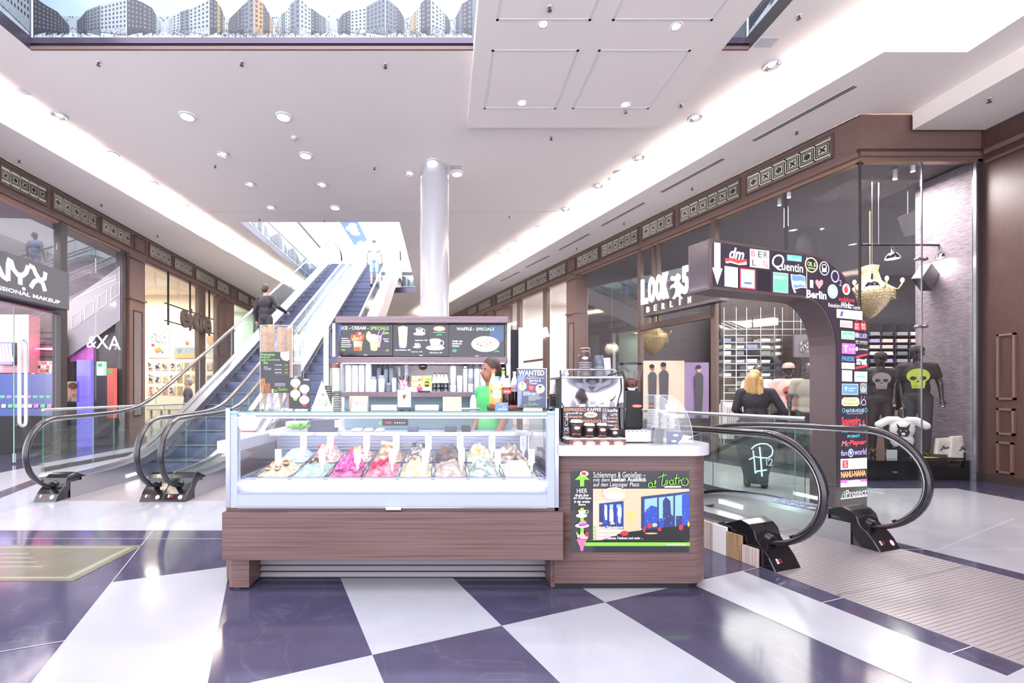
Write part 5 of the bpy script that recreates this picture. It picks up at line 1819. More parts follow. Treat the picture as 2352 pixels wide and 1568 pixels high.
Logo(Q).quad(462, 362, 598, 570, 'l_white', 18).quad(468, 368, 592, 530, 'l_lime', 18).quad(482, 380, 580, 522, 'l_sky', 14).quad(512, 405, 580, 440, 'l_lime', 10).quad(512, 470, 580, 500, 'l_lime', 10).t('EDEKA', 478, 535, 582, 560, 'grey').done()
Logo(Q).quad(622, 382, 780, 590, 'l_red', 16).quad(632, 395, 770, 578, 'l_white', 14).p([(640, 570), (690, 415), (722, 418), (762, 580), (735, 578), (706, 450), (668, 572)], 'l_sky').quad(665, 528, 740, 548, 'l_deep', 5).t('ALDI', 650, 540, 752, 572, 'l_white', bold=.03).done()
Logo(Q).quad(805, 402, 935, 608, 'l_dark', 15).done('blank_tile')
Logo(Q).quad(962, 424, 1116, 628, 'l_white', 16).quad(966, 428, 1112, 624, 'l_green', 16).t('DEPOT', 978, 462, 1100, 492, 'l_white', bold=.02).done()
Logo(Q).p([(1140, 445), (1200, 455), (1240, 450), (1290, 470), (1300, 590), (1250, 585), (1200, 600), (1180, 595), (1200, 635), (1180, 640), (1155, 570)], 'l_white').p([(1150, 455), (1200, 462), (1240, 458), (1285, 478), (1288, 525), (1240, 512), (1200, 520), (1160, 510)], 'l_blue').p([(1168, 550), (1205, 560), (1240, 552), (1292, 565), (1293, 580), (1245, 575), (1200, 590), (1180, 585)], 'l_blue').done()
Logo(Q).t('I', 1340, 505, 1375, 585, 'l_white', bold=.04).p([(1436, 600), (1398, 545), (1396, 515), (1412, 500), (1436, 520), (1458, 500), (1475, 515), (1474, 548)], 'l_pink').t('Berlin', 1305, 605, 1510, 688, 'l_white', bold=.03).done()
Logo(Q).t('O', 1556, 398, 1642, 530, 'l_lilac').t('2', 1640, 505, 1668, 565, 'l_lilac').done()
Logo(Q).d(1575, 624, 52, 73, 'l_white').d(1575, 624, 42, 62, 'l_green').d(1575, 624, 34, 50, 'l_white').t('4', 1565, 590, 1590, 650, 'l_green').done()
Logo(Q).d(1714, 602, 40, 58, 'l_white').d(1712, 608, 22, 34, 'l_red').p([(1700, 600), (1715, 560), (1728, 555), (1722, 590)], 'l_red').t('vodafone', 1634, 672, 1798, 722, 'l_red').done()
Logo(Q).t('Reisebüro', 1530, 740, 1658, 782, 'l_white').t('Wörlitz', 1662, 730, 1775, 792, 'l_white', shear=.4, bold=.02).t('Tourist', 1775, 762, 1858, 805, 'l_white').done()
Logo(W2).quad(190, 92, 375, 155, 'l_cream', 18).p([(213, 145), (222, 108), (240, 110), (230, 146)], 'l_deep').p([(232, 146), (242, 118), (250, 120), (243, 148)], 'l_lime').t('Postbank', 258, 122, 360, 155, 'l_lilac').done()
Logo(W2).quad(215, 172, 304, 222, 'l_white', 8).t('asics', 222, 185, 298, 215, 'l_red').done()
L = Logo(W2)
for x in (316, 362):
 L.quad(x, 190, x + 40, 242, 'l_red', 6).l([(x + 10, 190), (x + 14, 178), (x + 26, 178), (x + 30, 192)], .006, 'l_red').t('MY' if x == 316 else 'BA', x + 8, 198, x + 34, 215, 'l_white').t('BC' if x == 316 else 'GS', x + 8, 220, x + 34, 236, 'l_white')
L.done()
Logo(W2).quad(224, 250, 318, 308, 'l_cream', 6).quad(230, 256, 312, 304, 'l_green', 6).t('arko', 238, 268, 305, 298, 'l_white', bold=.03).done()
Logo(W2).quad(322, 262, 346, 298, 'l_lilac', 2).t('KLIER', 346, 268, 412, 300, 'l_lilac', bold=.02).done()
Logo(W2).t('EP NAILS', 328, 318, 412, 334, 'l_white').t('Kosmetik & Fußpflege', 330, 338, 412, 344, 'l_white').done()
Logo(W2).quad(228, 338, 325, 412, 'l_mag', 6).t('T', 240, 352, 272, 402, 'l_white', bold=.04).quad(280, 376, 292, 388, 'l_white').quad(302, 378, 314, 390, 'l_white').done()
Logo(W2).d(335, 380, 9, 16, 'l_white').t('hand beauty', 350, 372, 416, 392, 'l_white').done()
Logo(W2).t('FRIESE', 228, 432, 318, 466, 'l_blue', bold=.03).done()
Logo(W2).quad(226, 478, 320, 522, 'l_cream', 4).p([(236, 510), (244, 490), (254, 512)], 'l_orange').t('LOTTO', 260, 492, 308, 512, 'l_lime').done()
Logo(W2).p([(328, 432), (412, 412), (412, 426), (328, 448)], 'l_red').p([(328, 450), (412, 428), (412, 492), (328, 505)], 'l_dark').t('street', 332, 440, 408, 495, 'l_white', bold=.03).p([(328, 508), (412, 494), (412, 508), (328, 524)], 'l_red').done()
Logo(W2).quad(228, 532, 302, 612, 'l_white', 3).l([(250, 560), (262, 585), (272, 580), (285, 600)], .004, 'grey').done()
Logo(W2).quad(318, 542, 410, 615, 'l_white', 2).d(360, 560, 6, 8, 'l_green').quad(330, 574, 395, 584, 'l_green').done()
Logo(W2).quad(228, 630, 345, 708, 'l_white', 2).quad(231, 633, 342, 704, 'l_blue', 2).p([(246, 655), (268, 652), (258, 685)], 'l_white').t('mobilcom', 274, 656, 330, 668, 'l_white').t('debitel', 274, 674, 312, 684, 'l_white').done()
Logo(W2).quad(356, 624, 410, 700, 'grey', 2).ring(383, 660, 22, 32, .008, 'l_sky').p([(365, 682), (383, 640), (400, 682)], 'l_orange').p([(370, 682), (383, 655), (395, 682)], 'l_teal').done()
L = Logo(W2)
L.g.pl([L.f(*q) for q in [(240, 730), (338, 728), (352, 742), (354, 775), (340, 790), (240, 790), (226, 778), (226, 745)]], 'l_lime')
L.t('Taschen', 252, 736, 326, 756, 'ink', bold=.01).t('Paradies.de', 240, 762, 342, 782, 'ink', bold=.01).done()
Logo(W2).ring(385, 765, 16, 22, .006, 'l_white').l([(370, 715), (362, 785)], .003, 'l_white').l([(385, 742), (392, 722)], .004, 'l_white').done()
Logo(W2).ring(240, 822, 10, 16, .005, 'l_teal').t('NATUR-HOUSE', 255, 812, 388, 838, 'l_sky', shear=.15).ring(402, 820, 10, 16, .005, 'l_teal').t('Experten in Ernährung und Diätetik', 264, 843, 380, 851, 'l_white').done()
Logo(W2).t('Souvenirs', 226, 868, 362, 930, 'l_red', bold=.02).t('to Go', 350, 918, 398, 940, 'l_white', shear=.4).d(383, 902, 6, 8, 'l_red').done()
Logo(W2).t('TRIP-RUNNERS', 222, 962, 412, 982, 'l_teal', bold=.02).t('POINT', 268, 1000, 358, 1020, 'l_teal', bold=.02).done()
Logo(W2).t('Mc', 224, 1042, 280, 1082, 'l_pink', shear=.3).t('Paper', 280, 1036, 405, 1082, 'l_red', bold=.04, shear=.2).done()
Logo(W2).t('fan', 220, 1110, 266, 1150, 'l_lilac', bold=.02).d(292, 1128, 20, 30, 'l_white').d(292, 1128, 16, 24, 'l_deep').p([(285, 1110), (300, 1118), (295, 1140), (282, 1130)], 'l_white').t('world', 316, 1100, 404, 1145, 'l_lilac', bold=.02).done()
Logo(W2).quad(218, 1172, 408, 1250, 'l_white', -10).quad(232, 1182, 272, 1238, 'l_red', -2).t('S', 244, 1190, 262, 1228, 'l_white').t('Thalia.de', 290, 1196, 385, 1216, 'l_cream').done()
Logo(W2).t('NANU-NANA', 220, 1264, 402, 1310, 'l_orange', bold=.05, shear=-.1).done()
Logo(W2).quad(218, 1328, 408, 1376, 'l_white', -10).quad(218, 1324, 268, 1346, 'l_mag', -2).quad(360, 1318, 408, 1336, 'l_mag', -2).t('SAUTER', 276, 1324, 352, 1342, 'l_mag').done()
Logo(W2).t('iProtect', 246, 1398, 408, 1450, 'l_white').t('i', 224, 1410, 244, 1452, 'l_green', shear=.3).done()
# ---------------------------------------------------------------- ceiling fittings
def on_ceiling(px, py, z):
 Y = (z - HC) * F / (CY - py)
 return V(((px - CX) * Y / F, Y, z))
mat('reflector', 'e8e4e0', 0.15, 0.9)
proto = None
spots = [(136, 264, 'open'), (430, 266, 'cover'), (651, 267, 'cover'), (257, 352, 'cover'), (512, 353, 'open'), (702, 356, 'cover'), (350, 420, 'cover'), (575, 422, 'open'), (740, 423, 'open'),
   (422, 472, 'cover'), (623, 475, 'open'), (770, 476, 'cover'), (940, 397, 'open'), (1050, 398, 'cover'), (993, 371, 'cover'), (481, 514, 'cover'), (529, 549, 'cover'), (570, 579, 'cover'),
   (604, 604, 'cover'), (1773, 148, 'open'), (1597, 269, 'open'), (1468, 361, 'open'), (1374, 426, 'open'), (1299, 479, 'open'), (1241, 520, 'cover'), (1190, 554, 'cover'), (1150, 582, 'cover'), (1116, 607, 'cover'), (1087, 628, 'cover')]
lab = {}
PROT = {}
def downlight(kind, p, label, r=.115):
 if kind not in PROT:
  t = thing('downlight', label, 'ceiling light', p, 0, 'downlights in the white ceiling')
  g = G('white_gloss').lathe([(r * .88, -.024), (r * .92, -.03), (r, -.024), (r * 1.04, 0)], p, 28)
  g.build('trim_ring', t)
  if kind == 'open':
   g = G('reflector').lathe([(r * .88, -.024), (r * .7, -.008), (r * .4, -.003), (.001, -.003)], p, 28)
   g.build('reflector', t)
   G('lamp_glow').lathe([(0.001, -.02), (r * .25, -.018), (r * .38, -.012), (r * .4, -.004)], p, 16).build('lamp', t)
  else:
   mat('diffuser_glow', 'fffdf8', 0.4, emit=3.2)
   G('diffuser_glow').lathe([(0.001, -.028), (r * .89, -.024)], p, 28).build('diffuser', t)
  PROT[kind] = t
 else:
  t = dup(PROT[kind], p, None, label)
 return t
bay = ['front', 'second', 'third', 'fourth', 'fifth', 'sixth', 'seventh', 'eighth', 'ninth', 'tenth']
for i, (px, py, k) in enumerate(spots):
 p = on_ceiling(px, py, ZM - .001)
 if i < 19:
  col = 'left' if px < 610 and (px < 300 or py > 400 and px < 572 or py > 510) else ('middle' if px < 900 else 'beside the column')
  l = '%s downlight %s, %s row from the camera' % ('open reflector' if k == 'open' else 'white covered', 'over the left half' if px < 600 else ('over the middle' if px < 900 else 'around the column top'), bay[{264: 0, 266: 0, 267: 0, 352: 1, 353: 1, 356: 1, 420: 2, 422: 2, 423: 2, 472: 3, 475: 3, 476: 3, 397: 2, 398: 2, 371: 1, 514: 4, 549: 5, 579: 6, 604: 7}[py]])
  if px in (940, 1050, 993):
   l = {940: 'downlight just left of the column top', 1050: 'downlight just right of the column top', 993: 'downlight right in front of the column top'}[px]
  elif px in (257, 350, 422):
   l = 'covered downlight nearest the left light cove, %s row' % bay[{257: 1, 350: 2, 422: 3}[px]]
  elif px in (651,):
   l = 'covered downlight in the front row, nearer the middle of the hall'
  elif px == 430:
   l = 'covered downlight in the front row, middle one of three'
  elif px == 136:
   l = 'open downlight in the front row, nearest the left cove'
  elif px == 575:
   l = 'open downlight in the third row, left of its twin'
  elif px == 740:
   l = 'open downlight in the third row, right of its twin'
 else:
  l = '%s downlight along the right light cove, %s from the camera' % ('open' if k == 'open' else 'covered', ['nearest', 'second', 'third', 'fourth', 'fifth', 'sixth', 'seventh', 'eighth', 'ninth', 'tenth'][i - 19])
 downlight(k, p, l)
 if not (900 < px < 1060 and py < 380):
  s_ = bpy.data.lights.new('downlight_beam', 'SPOT')
  s_.energy = 75
  s_.spot_size = 2.2
  s_.spot_blend = 1.0
  s_.shadow_soft_size = .09
  s_.color = (1, .93, .88)
  o = bpy.data.objects.new('downlight_beam', s_)
  o.location = p - V((0, 0, .05))
  COL.objects.link(o)
for i, (px, py) in enumerate([(1248, 55), (1553, 61), (1199, 237), (1437, 241)]):
 p = on_ceiling(px, py, 5.779)
 t = thing('panel_spot', 'bright small spot in the coffered ceiling panel, %s' % ['front left one', 'front right one', 'rear left one', 'rear right one'][i], 'ceiling light', p, 0, 'spots in the ceiling panels')
 G('white_gloss').lathe([(.05, -.004), (.062, -.006), (.066, 0)], p, 20).build('trim_ring', t)
 G('lamp_glow').lathe([(.001, -.003), (.05, -.003)], p, 20).build('lamp', t)
 s_ = bpy.data.lights.new('panel_beam', 'SPOT')
 s_.energy = 90
 s_.spot_size = 2.2
 s_.spot_blend = 1
 s_.shadow_soft_size = .06
 o = bpy.data.objects.new('panel_beam', s_)
 o.location = p - V((0, 0, .05))
 COL.objects.link(o)
# sprinklers
sp0 = None
spr = [(226, 142, ZM, 'front row, leftmost'), (555, 142, ZM, 'front row, above the kiosk side'), (885, 147, ZM, 'front row, nearest the bridge panel'), (494, 379, ZM, 'left of the middle'), (860, 383, ZM, 'left of the column'), (1564, 239, ZM, 'beside the right cove, near'),
  (1266, 314, ZM, 'right of the column'), (1262, 15, 5.78, 'on the ceiling panel, near edge'), (1437, 252, 5.78, 'on the ceiling panel, beside the rear right spot'), (1835, 35, ZM, 'beside the roof slot'), (1830, 300, ZS, 'right soffit, nearest'), (1590, 430, ZS, 'right soffit, second'),
  (1433, 511, ZS, 'right soffit, third'), (1325, 569, ZS, 'right soffit, fourth'), (44, 366, ZS, 'left soffit, nearest'), (233, 468, ZS, 'left soffit, second'), (362, 540, ZS, 'left soffit, third'), (2272, 226, 5.32, 'on the dropped box at the right edge'), (1170, 495, ZM, 'far middle right'), (596, 502, ZM, 'just in front of the escalator opening, left'), (745, 505, ZM, 'just in front of the escalator opening, right')]
for px, py, z, wh in spr:
 p = on_ceiling(px, py, z)
 lb = 'tiny brass sprinkler head, ' + wh
 if sp0 is None:
  t = thing('sprinkler', lb, 'sprinkler', p, 0, 'sprinkler heads in the ceiling')
  G('white').lathe([(.03, -.001), (.03, -.006), (.001, -.008)], p, 14).build('escutcheon', t)
  g = G('steel_dark').cyl(p, p - V((0, 0, .05)), .012, n=10)
  g.lathe([(.001, -.052), (.026, -.052), (.026, -.056), (.001, -.058)], p, 12)
  g.build('head', t)
  sp0 = t
 else:
  dup(sp0, p, None, lb)
# slot air diffusers in the right soffit
for i, (a, b) in enumerate((((1965, 197), (1730, 323)), ((1662, 364), (1519, 441)), ((1480, 465), (1382, 518)), ((1353, 537), (1284, 574)), ((1262, 587), (1207, 614)), ((1193, 624), (1150, 645)))):
 A_, B_ = on_ceiling(*a, ZS - .001), on_ceiling(*b, ZS - .001)
 d = (B_ - A_).normalized()
 n = V((-d.y, d.x, 0))
 t = thing('air_diffuser', 'slim double-slot air diffuser in the right soffit, %s from the camera' % ['nearest', 'second', 'third', 'fourth', 'fifth', 'sixth'][i], 'air vent', A_, 0, 'slot diffusers in the right soffit')
 g = G('white_paint')
 g.hull([A_ - n * .05, B_ - n * .05, B_ + n * .05, A_ + n * .05], [p - V((0, 0, .004)) for p in (A_ - n * .05, B_ - n * .05, B_ + n * .05, A_ + n * .05)])
 g.build('frame', t)
 for o in (-.022, .022):
  g = G('ink')
  q = [A_ + n * (o - .012), B_ + n * (o - .012), B_ + n * (o + .012), A_ + n * (o + .012)]
  g.add([p - V((0, 0, .0055)) for p in q], [(0, 1, 2, 3)])
  g.build('slot', t)
for px, py, nm, lb in ((676, 315, 'smoke_detector', 'small white smoke detector above the escalators'), (1402, 409, 'smoke_detector', 'small white smoke detector beside the right cove'), (1420, 395, 'ceiling_speaker', 'round grey ceiling speaker beside the right cove'),
      (440, 487, 'ceiling_speaker', 'round grey ceiling speaker near the left cove'), (1171, 571, 'ceiling_speaker', 'small distant round ceiling speaker near the far right cove')):
 p = on_ceiling(px, py, ZM)
 if nm == 'smoke_detector':
  t = thing(nm, lb, 'smoke detector', p)
  G('white').lathe([(.055, 0), (.055, -.02), (.035, -.032), (.035, -.05), (.001, -.052)], p, 20).build('housing', t)
  G('grey').lathe([(.036, -.036), (.037, -.038), (.036, -.041)], p, 20).build('vent_ring', t)
 else:
  t = thing(nm, lb, 'speaker', p)
  G('grey_light').lathe([(.001, -.006), (.10, -.006), (.105, 0)], p, 24).build('grille', t)
for k, (px, py, z, nm) in enumerate(((45, 210, ZM, 'left cove end'), (1760, 97, ZM, 'roof slot'), (1047, 383, ZM, 'column top'))):
 p = on_ceiling(px, py, z)
 t = thing('ceiling_grille', 'faint white square service plate in the ceiling near the %s' % nm, 'service plate', p, 0)
 G('white').box(p.x - .12, p.x + .12, p.y - .08, p.y + .08, z - .006, z - .0005).build('plate', t)
 g = G('grey_light')
 for q in range(6):
  g.box(p.x - .1, p.x + .1, p.y - .06 + q * .022, p.y - .052 + q * .022, z - .008, z - .006)
 g.build('slats', t)
# ---------------------------------------------------------------- cups on the shelf of the back unit
mat('cup_white', 'eceef6', 0.45)
mat('cup_ivory', 'dfe6cf', 0.45)
mat('cup_grey', '787f8c', 0.45)
mat('cup_dark', '33262c', 0.4)
mat('cup_clear', 'cfdcea', 0.15)
mat('cup_brown', '8a4c3a', 0.5)
def ribs(x, y, z0, z1, r0, r1, n, k=.06):
 prof = [(.001, z0), (r0, z0)]
 for i in range(n):
  za, zb = z0 + (z1 - z0) * i / n, z0 + (z1 - z0) * (i + 1) / n
  r = r0 + (r1 - r0) * (i + .5) / n
  prof += [(r * (1 - k), za + (zb - za) * .1), (r * (1 - k * .7), zb - (zb - za) * .35), (r * 1.02, zb - (zb - za) * .25), (r * 1.02, zb - .0006)]
 return prof + [(.001, z1)]
def cup_stack(px, yt, yb, w_, Y, body, lid, lidh, n, label, cat='cup stack', group='stacks of cups on the kiosk shelf', inv=True, ring=None):
 x, r = xr(px, Y), w_ / 2 * Y / F
 z0, zt = zr(yb, Y), zr(yt, Y)
 zl = zt - lidh * Y / F
 t = thing('cup_stack', label, cat, (x, Y, z0), 0, group)
 G(body).lathe([(a, b) for a, b in ribs(x, Y, 0, zl - z0, r * .95, r, n)], (x, Y, z0), 24).build('stacked_cups', t)
 if lidh:
  g = G(lid).lathe([(r * .98, 0), (r * .96, .002), (r * .80, zt - zl - .001), (.001, zt - zl)], (x, Y, zl), 24)
  g.build('top_cup', t)
 return t
Yc = 4.55
S_ = 1 / 8.711
def kx(x): return 740 + x * S_
def ky(y): return 830 + y * S_
cups = [  # x left, x right, top, bottom in crop coordinates, body, lid, lid height, rings, words
 (130, 195, 60, 605, 'cup_ivory', 'cup_brown', 75, 24, 'ivory cup stack with brown top, half hidden behind the mirror post', 4.7),
 (198, 360, 50, 605, 'cup_ivory', 'cup_brown', 80, 24, 'wide ivory cup stack with brown top cup', 4.62),
 (366, 480, 35, 605, 'cup_white', 'cup_white', 30, 30, 'tall white cup stack next to the ivory one', 4.7),
 (462, 588, 28, 605, 'cup_white', 'cup_grey', 45, 30, 'tall white cup stack, second of the tall white row', 4.6),
 (598, 720, 28, 605, 'cup_white', 'cup_grey', 50, 30, 'tall white cup stack, third of the tall white row', 4.6),
 (728, 850, 28, 605, 'cup_white', 'cup_grey', 50, 30, 'tall white cup stack, fourth of the tall white row', 4.6),
 (862, 990, -5, 605, 'cup_white', 'cup_grey', 50, 32, 'tallest white cup stack, reaching the lower beam', 4.6),
 (958, 1090, 300, 605, 'cup_white', 'cup_grey', 55, 12, 'short white cup stack with dark top, in front of the tallest', 4.46),
 (1000, 1100, 45, 605, 'cup_grey', 'cup_grey', 50, 26, 'thin grey striped stack behind the short white one', 4.72),
 (1085, 1190, 125, 605, 'cup_grey', 'cup_grey', 60, 22, 'grey striped cup stack with dark top, left of four', 4.64),
 (1110, 1205, 45, 605, 'cup_grey', 'cup_grey', 50, 26, 'tall grey striped cup stack at the back, second', 4.74),
 (1125, 1255, 275, 605, 'cup_white', 'cup_grey', 62, 12, 'short white cup stack in front of the grey striped ones', 4.46),
 (1205, 1310, 40, 605, 'cup_grey', 'cup_grey', 50, 26, 'tall grey striped cup stack at the back, third', 4.74),
 (1230, 1325, 150, 605, 'cup_grey', 'cup_grey', 58, 20, 'grey striped cup stack, middle height, with tilted top', 4.62),
 (1315, 1430, 40, 605, 'cup_grey', 'cup_grey', 50, 26, 'tall grey striped cup stack at the back, rightmost', 4.74),
 (1330, 1440, 125, 605, 'cup_grey', 'cup_grey', 60, 20, 'grey striped cup stack right of the tilted one', 4.62),
 (1282, 1390, 425, 605, 'cup_grey', 'cup_grey', 50, 7, 'lowest grey cup stack at the front edge', 4.46),
 (1390, 1490, 325, 605, 'cup_clear', 'cup_clear', 10, 10, 'clear plastic cup stack beside the lowest grey one', 4.46),
 (1505, 1570, 105, 605, 'cup_clear', 'cup_clear', 12, 18, 'slim clear cup stack behind the straws, left', 4.74),
 (1640, 1730, 45, 605, 'cup_clear', 'cup_clear', 12, 22, 'tall clear cup stack behind the straws, right', 4.74)]
for (a, b, t_, d_, bo, li_, lh, n, lb, Y) in cups:
 cup_stack(kx((a + b) / 2), ky(t_), zr and 900 + (ky(d_) - 900) * 4.46 / Y, (b - a) * S_, Y, bo, li_, lh * S_, n, lb)
S2 = 1 / 8.11
def qx(x): return 1010 + x * S2
def qy(y): return 800 + y * S2
cups = [(188, 310, 320, 820, 'cup_white', 'cup_white', 30, 20, 'tall plain white cup stack left of the worker', 4.62),
  (180, 310, 690, 822, 'cup_white', 'cup_white', 20, 4, 'low white cup stack at the front of the shelf', 4.46),
  (320, 425, 505, 822, 'cup_white', 'cup_white', 20, 8, 'medium plain white cup stack beside the low one', 4.55),
  (436, 515, 290, 822, 'cup_white', 'cup_dark', 85, 14, 'white cup stack topped by a dark brown espresso cup', 4.55),
  (525, 630, 265, 822, 'cup_white', 'cup_grey', 115, 22, 'tall white cup stack with grey top cup, left of the worker, first', 4.64),
  (525, 630, 540, 822, 'cup_white', 'cup_grey', 115, 8, 'short white cup stack with grey top cup, in front', 4.46),
  (640, 745, 262, 822, 'cup_white', 'cup_grey', 118, 22, 'tall white cup stack with grey top cup, left of the worker, second', 4.6),
  (752, 860, 258, 822, 'cup_white', 'cup_grey', 122, 22, 'tall white cup stack with grey top cup, partly behind the worker', 4.6),
  (1130, 1240, 272, 822, 'cup_dark', 'cup_dark', 140, 26, 'dark brown coffee cup stack right of the worker, first', 4.6),
  (1255, 1360, 268, 822, 'cup_dark', 'cup_dark', 150, 26, 'dark brown coffee cup stack right of the worker, second', 4.6),
  (1368, 1460, 270, 822, 'cup_dark', 'cup_dark', 150, 26, 'dark brown coffee cup stack right of the worker, third', 4.6)]
for k, (a, b, t_, d_, bo, li_, lh, n, lb, Y) in enumerate(cups):
 t = cup_stack(qx((a + b) / 2), qy(t_), 900 + (qy(d_) - 900) * 4.46 / Y, (b - a) * S2, Y, bo, li_, lh * S2, n, lb)
 if bo == 'cup_dark' or li_ == 'cup_dark':
  yy = qy(t_ + (100 if bo == 'cup_dark' else 55))
  g = G('white').lathe([(.0335 * (1 if bo == 'cup_dark' else .7), 0), (.0335 * (1 if bo == 'cup_dark' else .7), .004)], (xr(qx((a + b) / 2), Y), Y, zr(qy(t_) + 2, Y)), 20) if bo == 'cup_dark' else G('white')
  A(g, Y - .034, .0005).d(qx((a + b) / 2), yy, 3.6, 2.3, 's_orange').d(qx((a + b) / 2), yy, 3.1, 1.8, 'white')
  g.build('oval_logo', t)
# straw holders, tea boxes, syrup bottles on the same shelf
for k, (x0, x1, lb) in enumerate(((1540, 1640, 'paper cup holding black straws, left of two'), (1640, 1710, 'paper cup holding black straws, right of two'))):
 Y = 4.42
 t = thing('straw_cup', lb, 'straw holder', (xr(kx((x0 + x1) / 2), Y), Y, 1.35), 0, 'straw cups on the kiosk shelf')
 cx = xr(kx((x0 + x1) / 2 + (10 if k == 0 else -10)), Y)
 g = G('pink')
 zb, zt2 = 1.351, zr(ky(370), Y)
 mat('cup_print', 'e9dcea', 0.4, noise_=('d85a78', (50, 50, 30), .08))
 g = G('cup_print').lathe([(.014, 0), (.026, zt2 - zb), (.024, zt2 - zb), (.012, .002)], (cx, Y, zb), 18)
 g.build('cup', t)
 g = G('black')
 for q in range(7):
  an = rnd.uniform(-.35, .35) + (-.2 if k == 0 else .25)
  g.cyl((cx, Y + rnd.uniform(-.01, .01), zb + .03), (cx + .13 * math.sin(an), Y + rnd.uniform(-.02, .02), zb + .03 + .12 + rnd.uniform(0, .02)), .0035, n=6)
 g.build('straws', t, kind='stuff')
cols = [('orange', 'yellow'), ('s_lime', 'green'), ('yellow', 'orange'), ('gold', 'red')]
for k, (x0, x1, y0, y1) in enumerate(((1775, 2005, 280, 395), (2005, 2195, 280, 395), (1775, 2005, 395, 508), (2005, 2195, 395, 508), (1900, 2005, 508, 600), (2005, 2195, 508, 610))):
 Y = 4.5
 lb = ['orange tea box, top left of the stacked pile', 'green and yellow tea box, top right of the pile', 'yellow tea box, middle left of the pile', 'cream tea box with dark brown label, middle right of the pile', 'pink tea box at the bottom of the pile, left', 'cream and pink tea box at the bottom of the pile, right'][k]
 t = thing('tea_box', lb, 'tea box', (xr(kx((x0 + x1) / 2), Y), Y, zr(ky(y1), Y)), 0, 'tea boxes piled on the kiosk shelf')
 c = ['orange', 'yellow', 'yellow', 'cream', 'pink', 'paper'][k]
 g = G(c)
 pbox(g, kx(x0) + .15, kx(x1) - .15, ky(y0) + .1, ky(y1), Y, Y + .08)
 g.build('carton', t)
 g = G()
 a = A(g, Y)
 u = lambda f: kx(x0 + (x1 - x0) * f)
 v = lambda f: ky(y0 + (y1 - y0) * f)
 a.r(u(.08), v(.1), u(.92), v(.9), ['s_tan', 's_lime', 's_tan', 'yellow', 'magenta', 'cream'][k])
 if k == 1:
  a.r(u(.3), v(.5), u(.98), v(.9), 'green')
 if k == 3:
  a.r(u(.25), v(.0), u(.7), v(.98), 'cup_dark').r(u(.3), v(.35), u(.65), v(.55), 's_tan')
 if k in (0, 2):
  a.d(u(.75), v(.7), 3, 2, 'red').d(u(.35), v(.6), 4, 3, 'paper')
 a.t('TEE', u(.15), v(.15), u(.45), v(.35), 'grey')
 g.build('printed_front', t)
Y = 4.4
t = thing('card_box', 'small white carton leaning beside the tea boxes', 'box', (xr(kx(1790), Y), Y, 1.351))
G('paper').prism([(xr(kx(1668), Y), 1.351), (xr(kx(1900), Y), 1.351), (xr(kx(1890), Y), zr(ky(510), Y)), (xr(kx(1680), Y), zr(ky(512), Y))], Y, Y + .04).build('carton', t)
t = thing('tray', 'flat dark tray on the shelf in front of the tea boxes', 'tray', (xr(kx(2040), Y), 4.40, 1.351))
G('ink').box(xr(kx(1915), 4.4), xr(kx(2165), 4.4), 4.385, 4.43, 1.351, 1.362).build('tray_body', t, bev=.003)
for k, (cx_, w_, tp) in enumerate(((1105, 42, 668), (1145, 42, 666), (1178, 42, 668), (1215, 46, 666))):
 Y = (4.5, 4.42, 4.52, 4.42)[k]
 px = 740 + cx_ / 4.276
 t = thing('syrup_bottle', 'white sauce bottle with black label and cap, %s of the four' % ['leftmost', 'second', 'third', 'rightmost'][k], 'sauce bottle', (xr(px, Y), Y, 1.35), 0, 'sauce bottles on the kiosk shelf')
 zt2 = 1.35 + (900 - (700 + tp / 4.276)) * Y / F
 h = zt2 - 1.351
 r = w_ / 2 / 4.276 * Y / F * 1.15
 mat('milk', 'f0efe8', 0.25)
 G('milk').lathe([(.001, 0), (r, 0), (r, h * .55), (r * .85, h * .68), (r * .45, h * .86), (r * .42, h * .93)], (xr(px, Y), Y, 1.351), 20).build('bottle', t)
 G('black').lathe([(r * .5, h * .93), (r * .5, h), (.001, h)], (xr(px, Y), Y, 1.351), 16).build('cap', t)
 G('black').lathe([(r * 1.01, h * .05), (r * 1.01, h * .46)], (xr(px, Y), Y, 1.351), 20).build('label', t)
 g = G()
 A(g, Y - r * 1.02, .0004).o(px, 900 - h * .32 * F / Y, 2.2, 3, .7, 'white').r(px - 3, 900 - h * .12 * F / Y, px + 3, 900 - h * .09 * F / Y, 'white')
 g.build('label_print', t)
# ---------------------------------------------------------------- things standing on top of the display case
ZC = 1.2145
def foot(px, Y):
 return V((xr(px, Y), Y, ZC))
def ycase(Y):
 return CY - (ZC - HC) * F / Y       # photo row where something stands at depth Y
# acrylic cone holder
Y = 3.20
hx0, hx1 = xr(597, Y), xr(672, Y)
hz1 = zr(747, Y)
hold = thing('cone_holder', 'tall clear acrylic box full of wafer cones with a black price poster on its front', 'cone holder', (hx0, Y, ZC))
g = G('acrylic')
for a_ in ((hx0, hx1, Y, Y + .004), (hx0, hx0 + .004, Y, Y + .26), (hx1 - .004, hx1, Y, Y + .26), (hx0, hx1, Y + .256, Y + .26)):
 g.box(*a_, ZC, hz1)
g.build('clear_box', hold)
g = G('white')
for x_, y_ in ((hx0, Y), (hx1 - .004, Y), (hx1 - .004, Y + .256), (hx0, Y + .256)):
 g.box(x_, x_ + .004, y_ - .0005, y_ + .004, ZC, hz1)
for z_ in (hz1, ):
 g.box(hx0, hx1, Y - .0005, Y + .002, z_, z_ + .003).box(hx0, hx1, Y + .258, Y + .26, z_, z_ + .003).box(hx0, hx0 + .002, Y, Y + .26, z_, z_ + .003).box(hx1 - .002, hx1, Y, Y + .26, z_, z_ + .003)
g.build('polished_edges', hold)
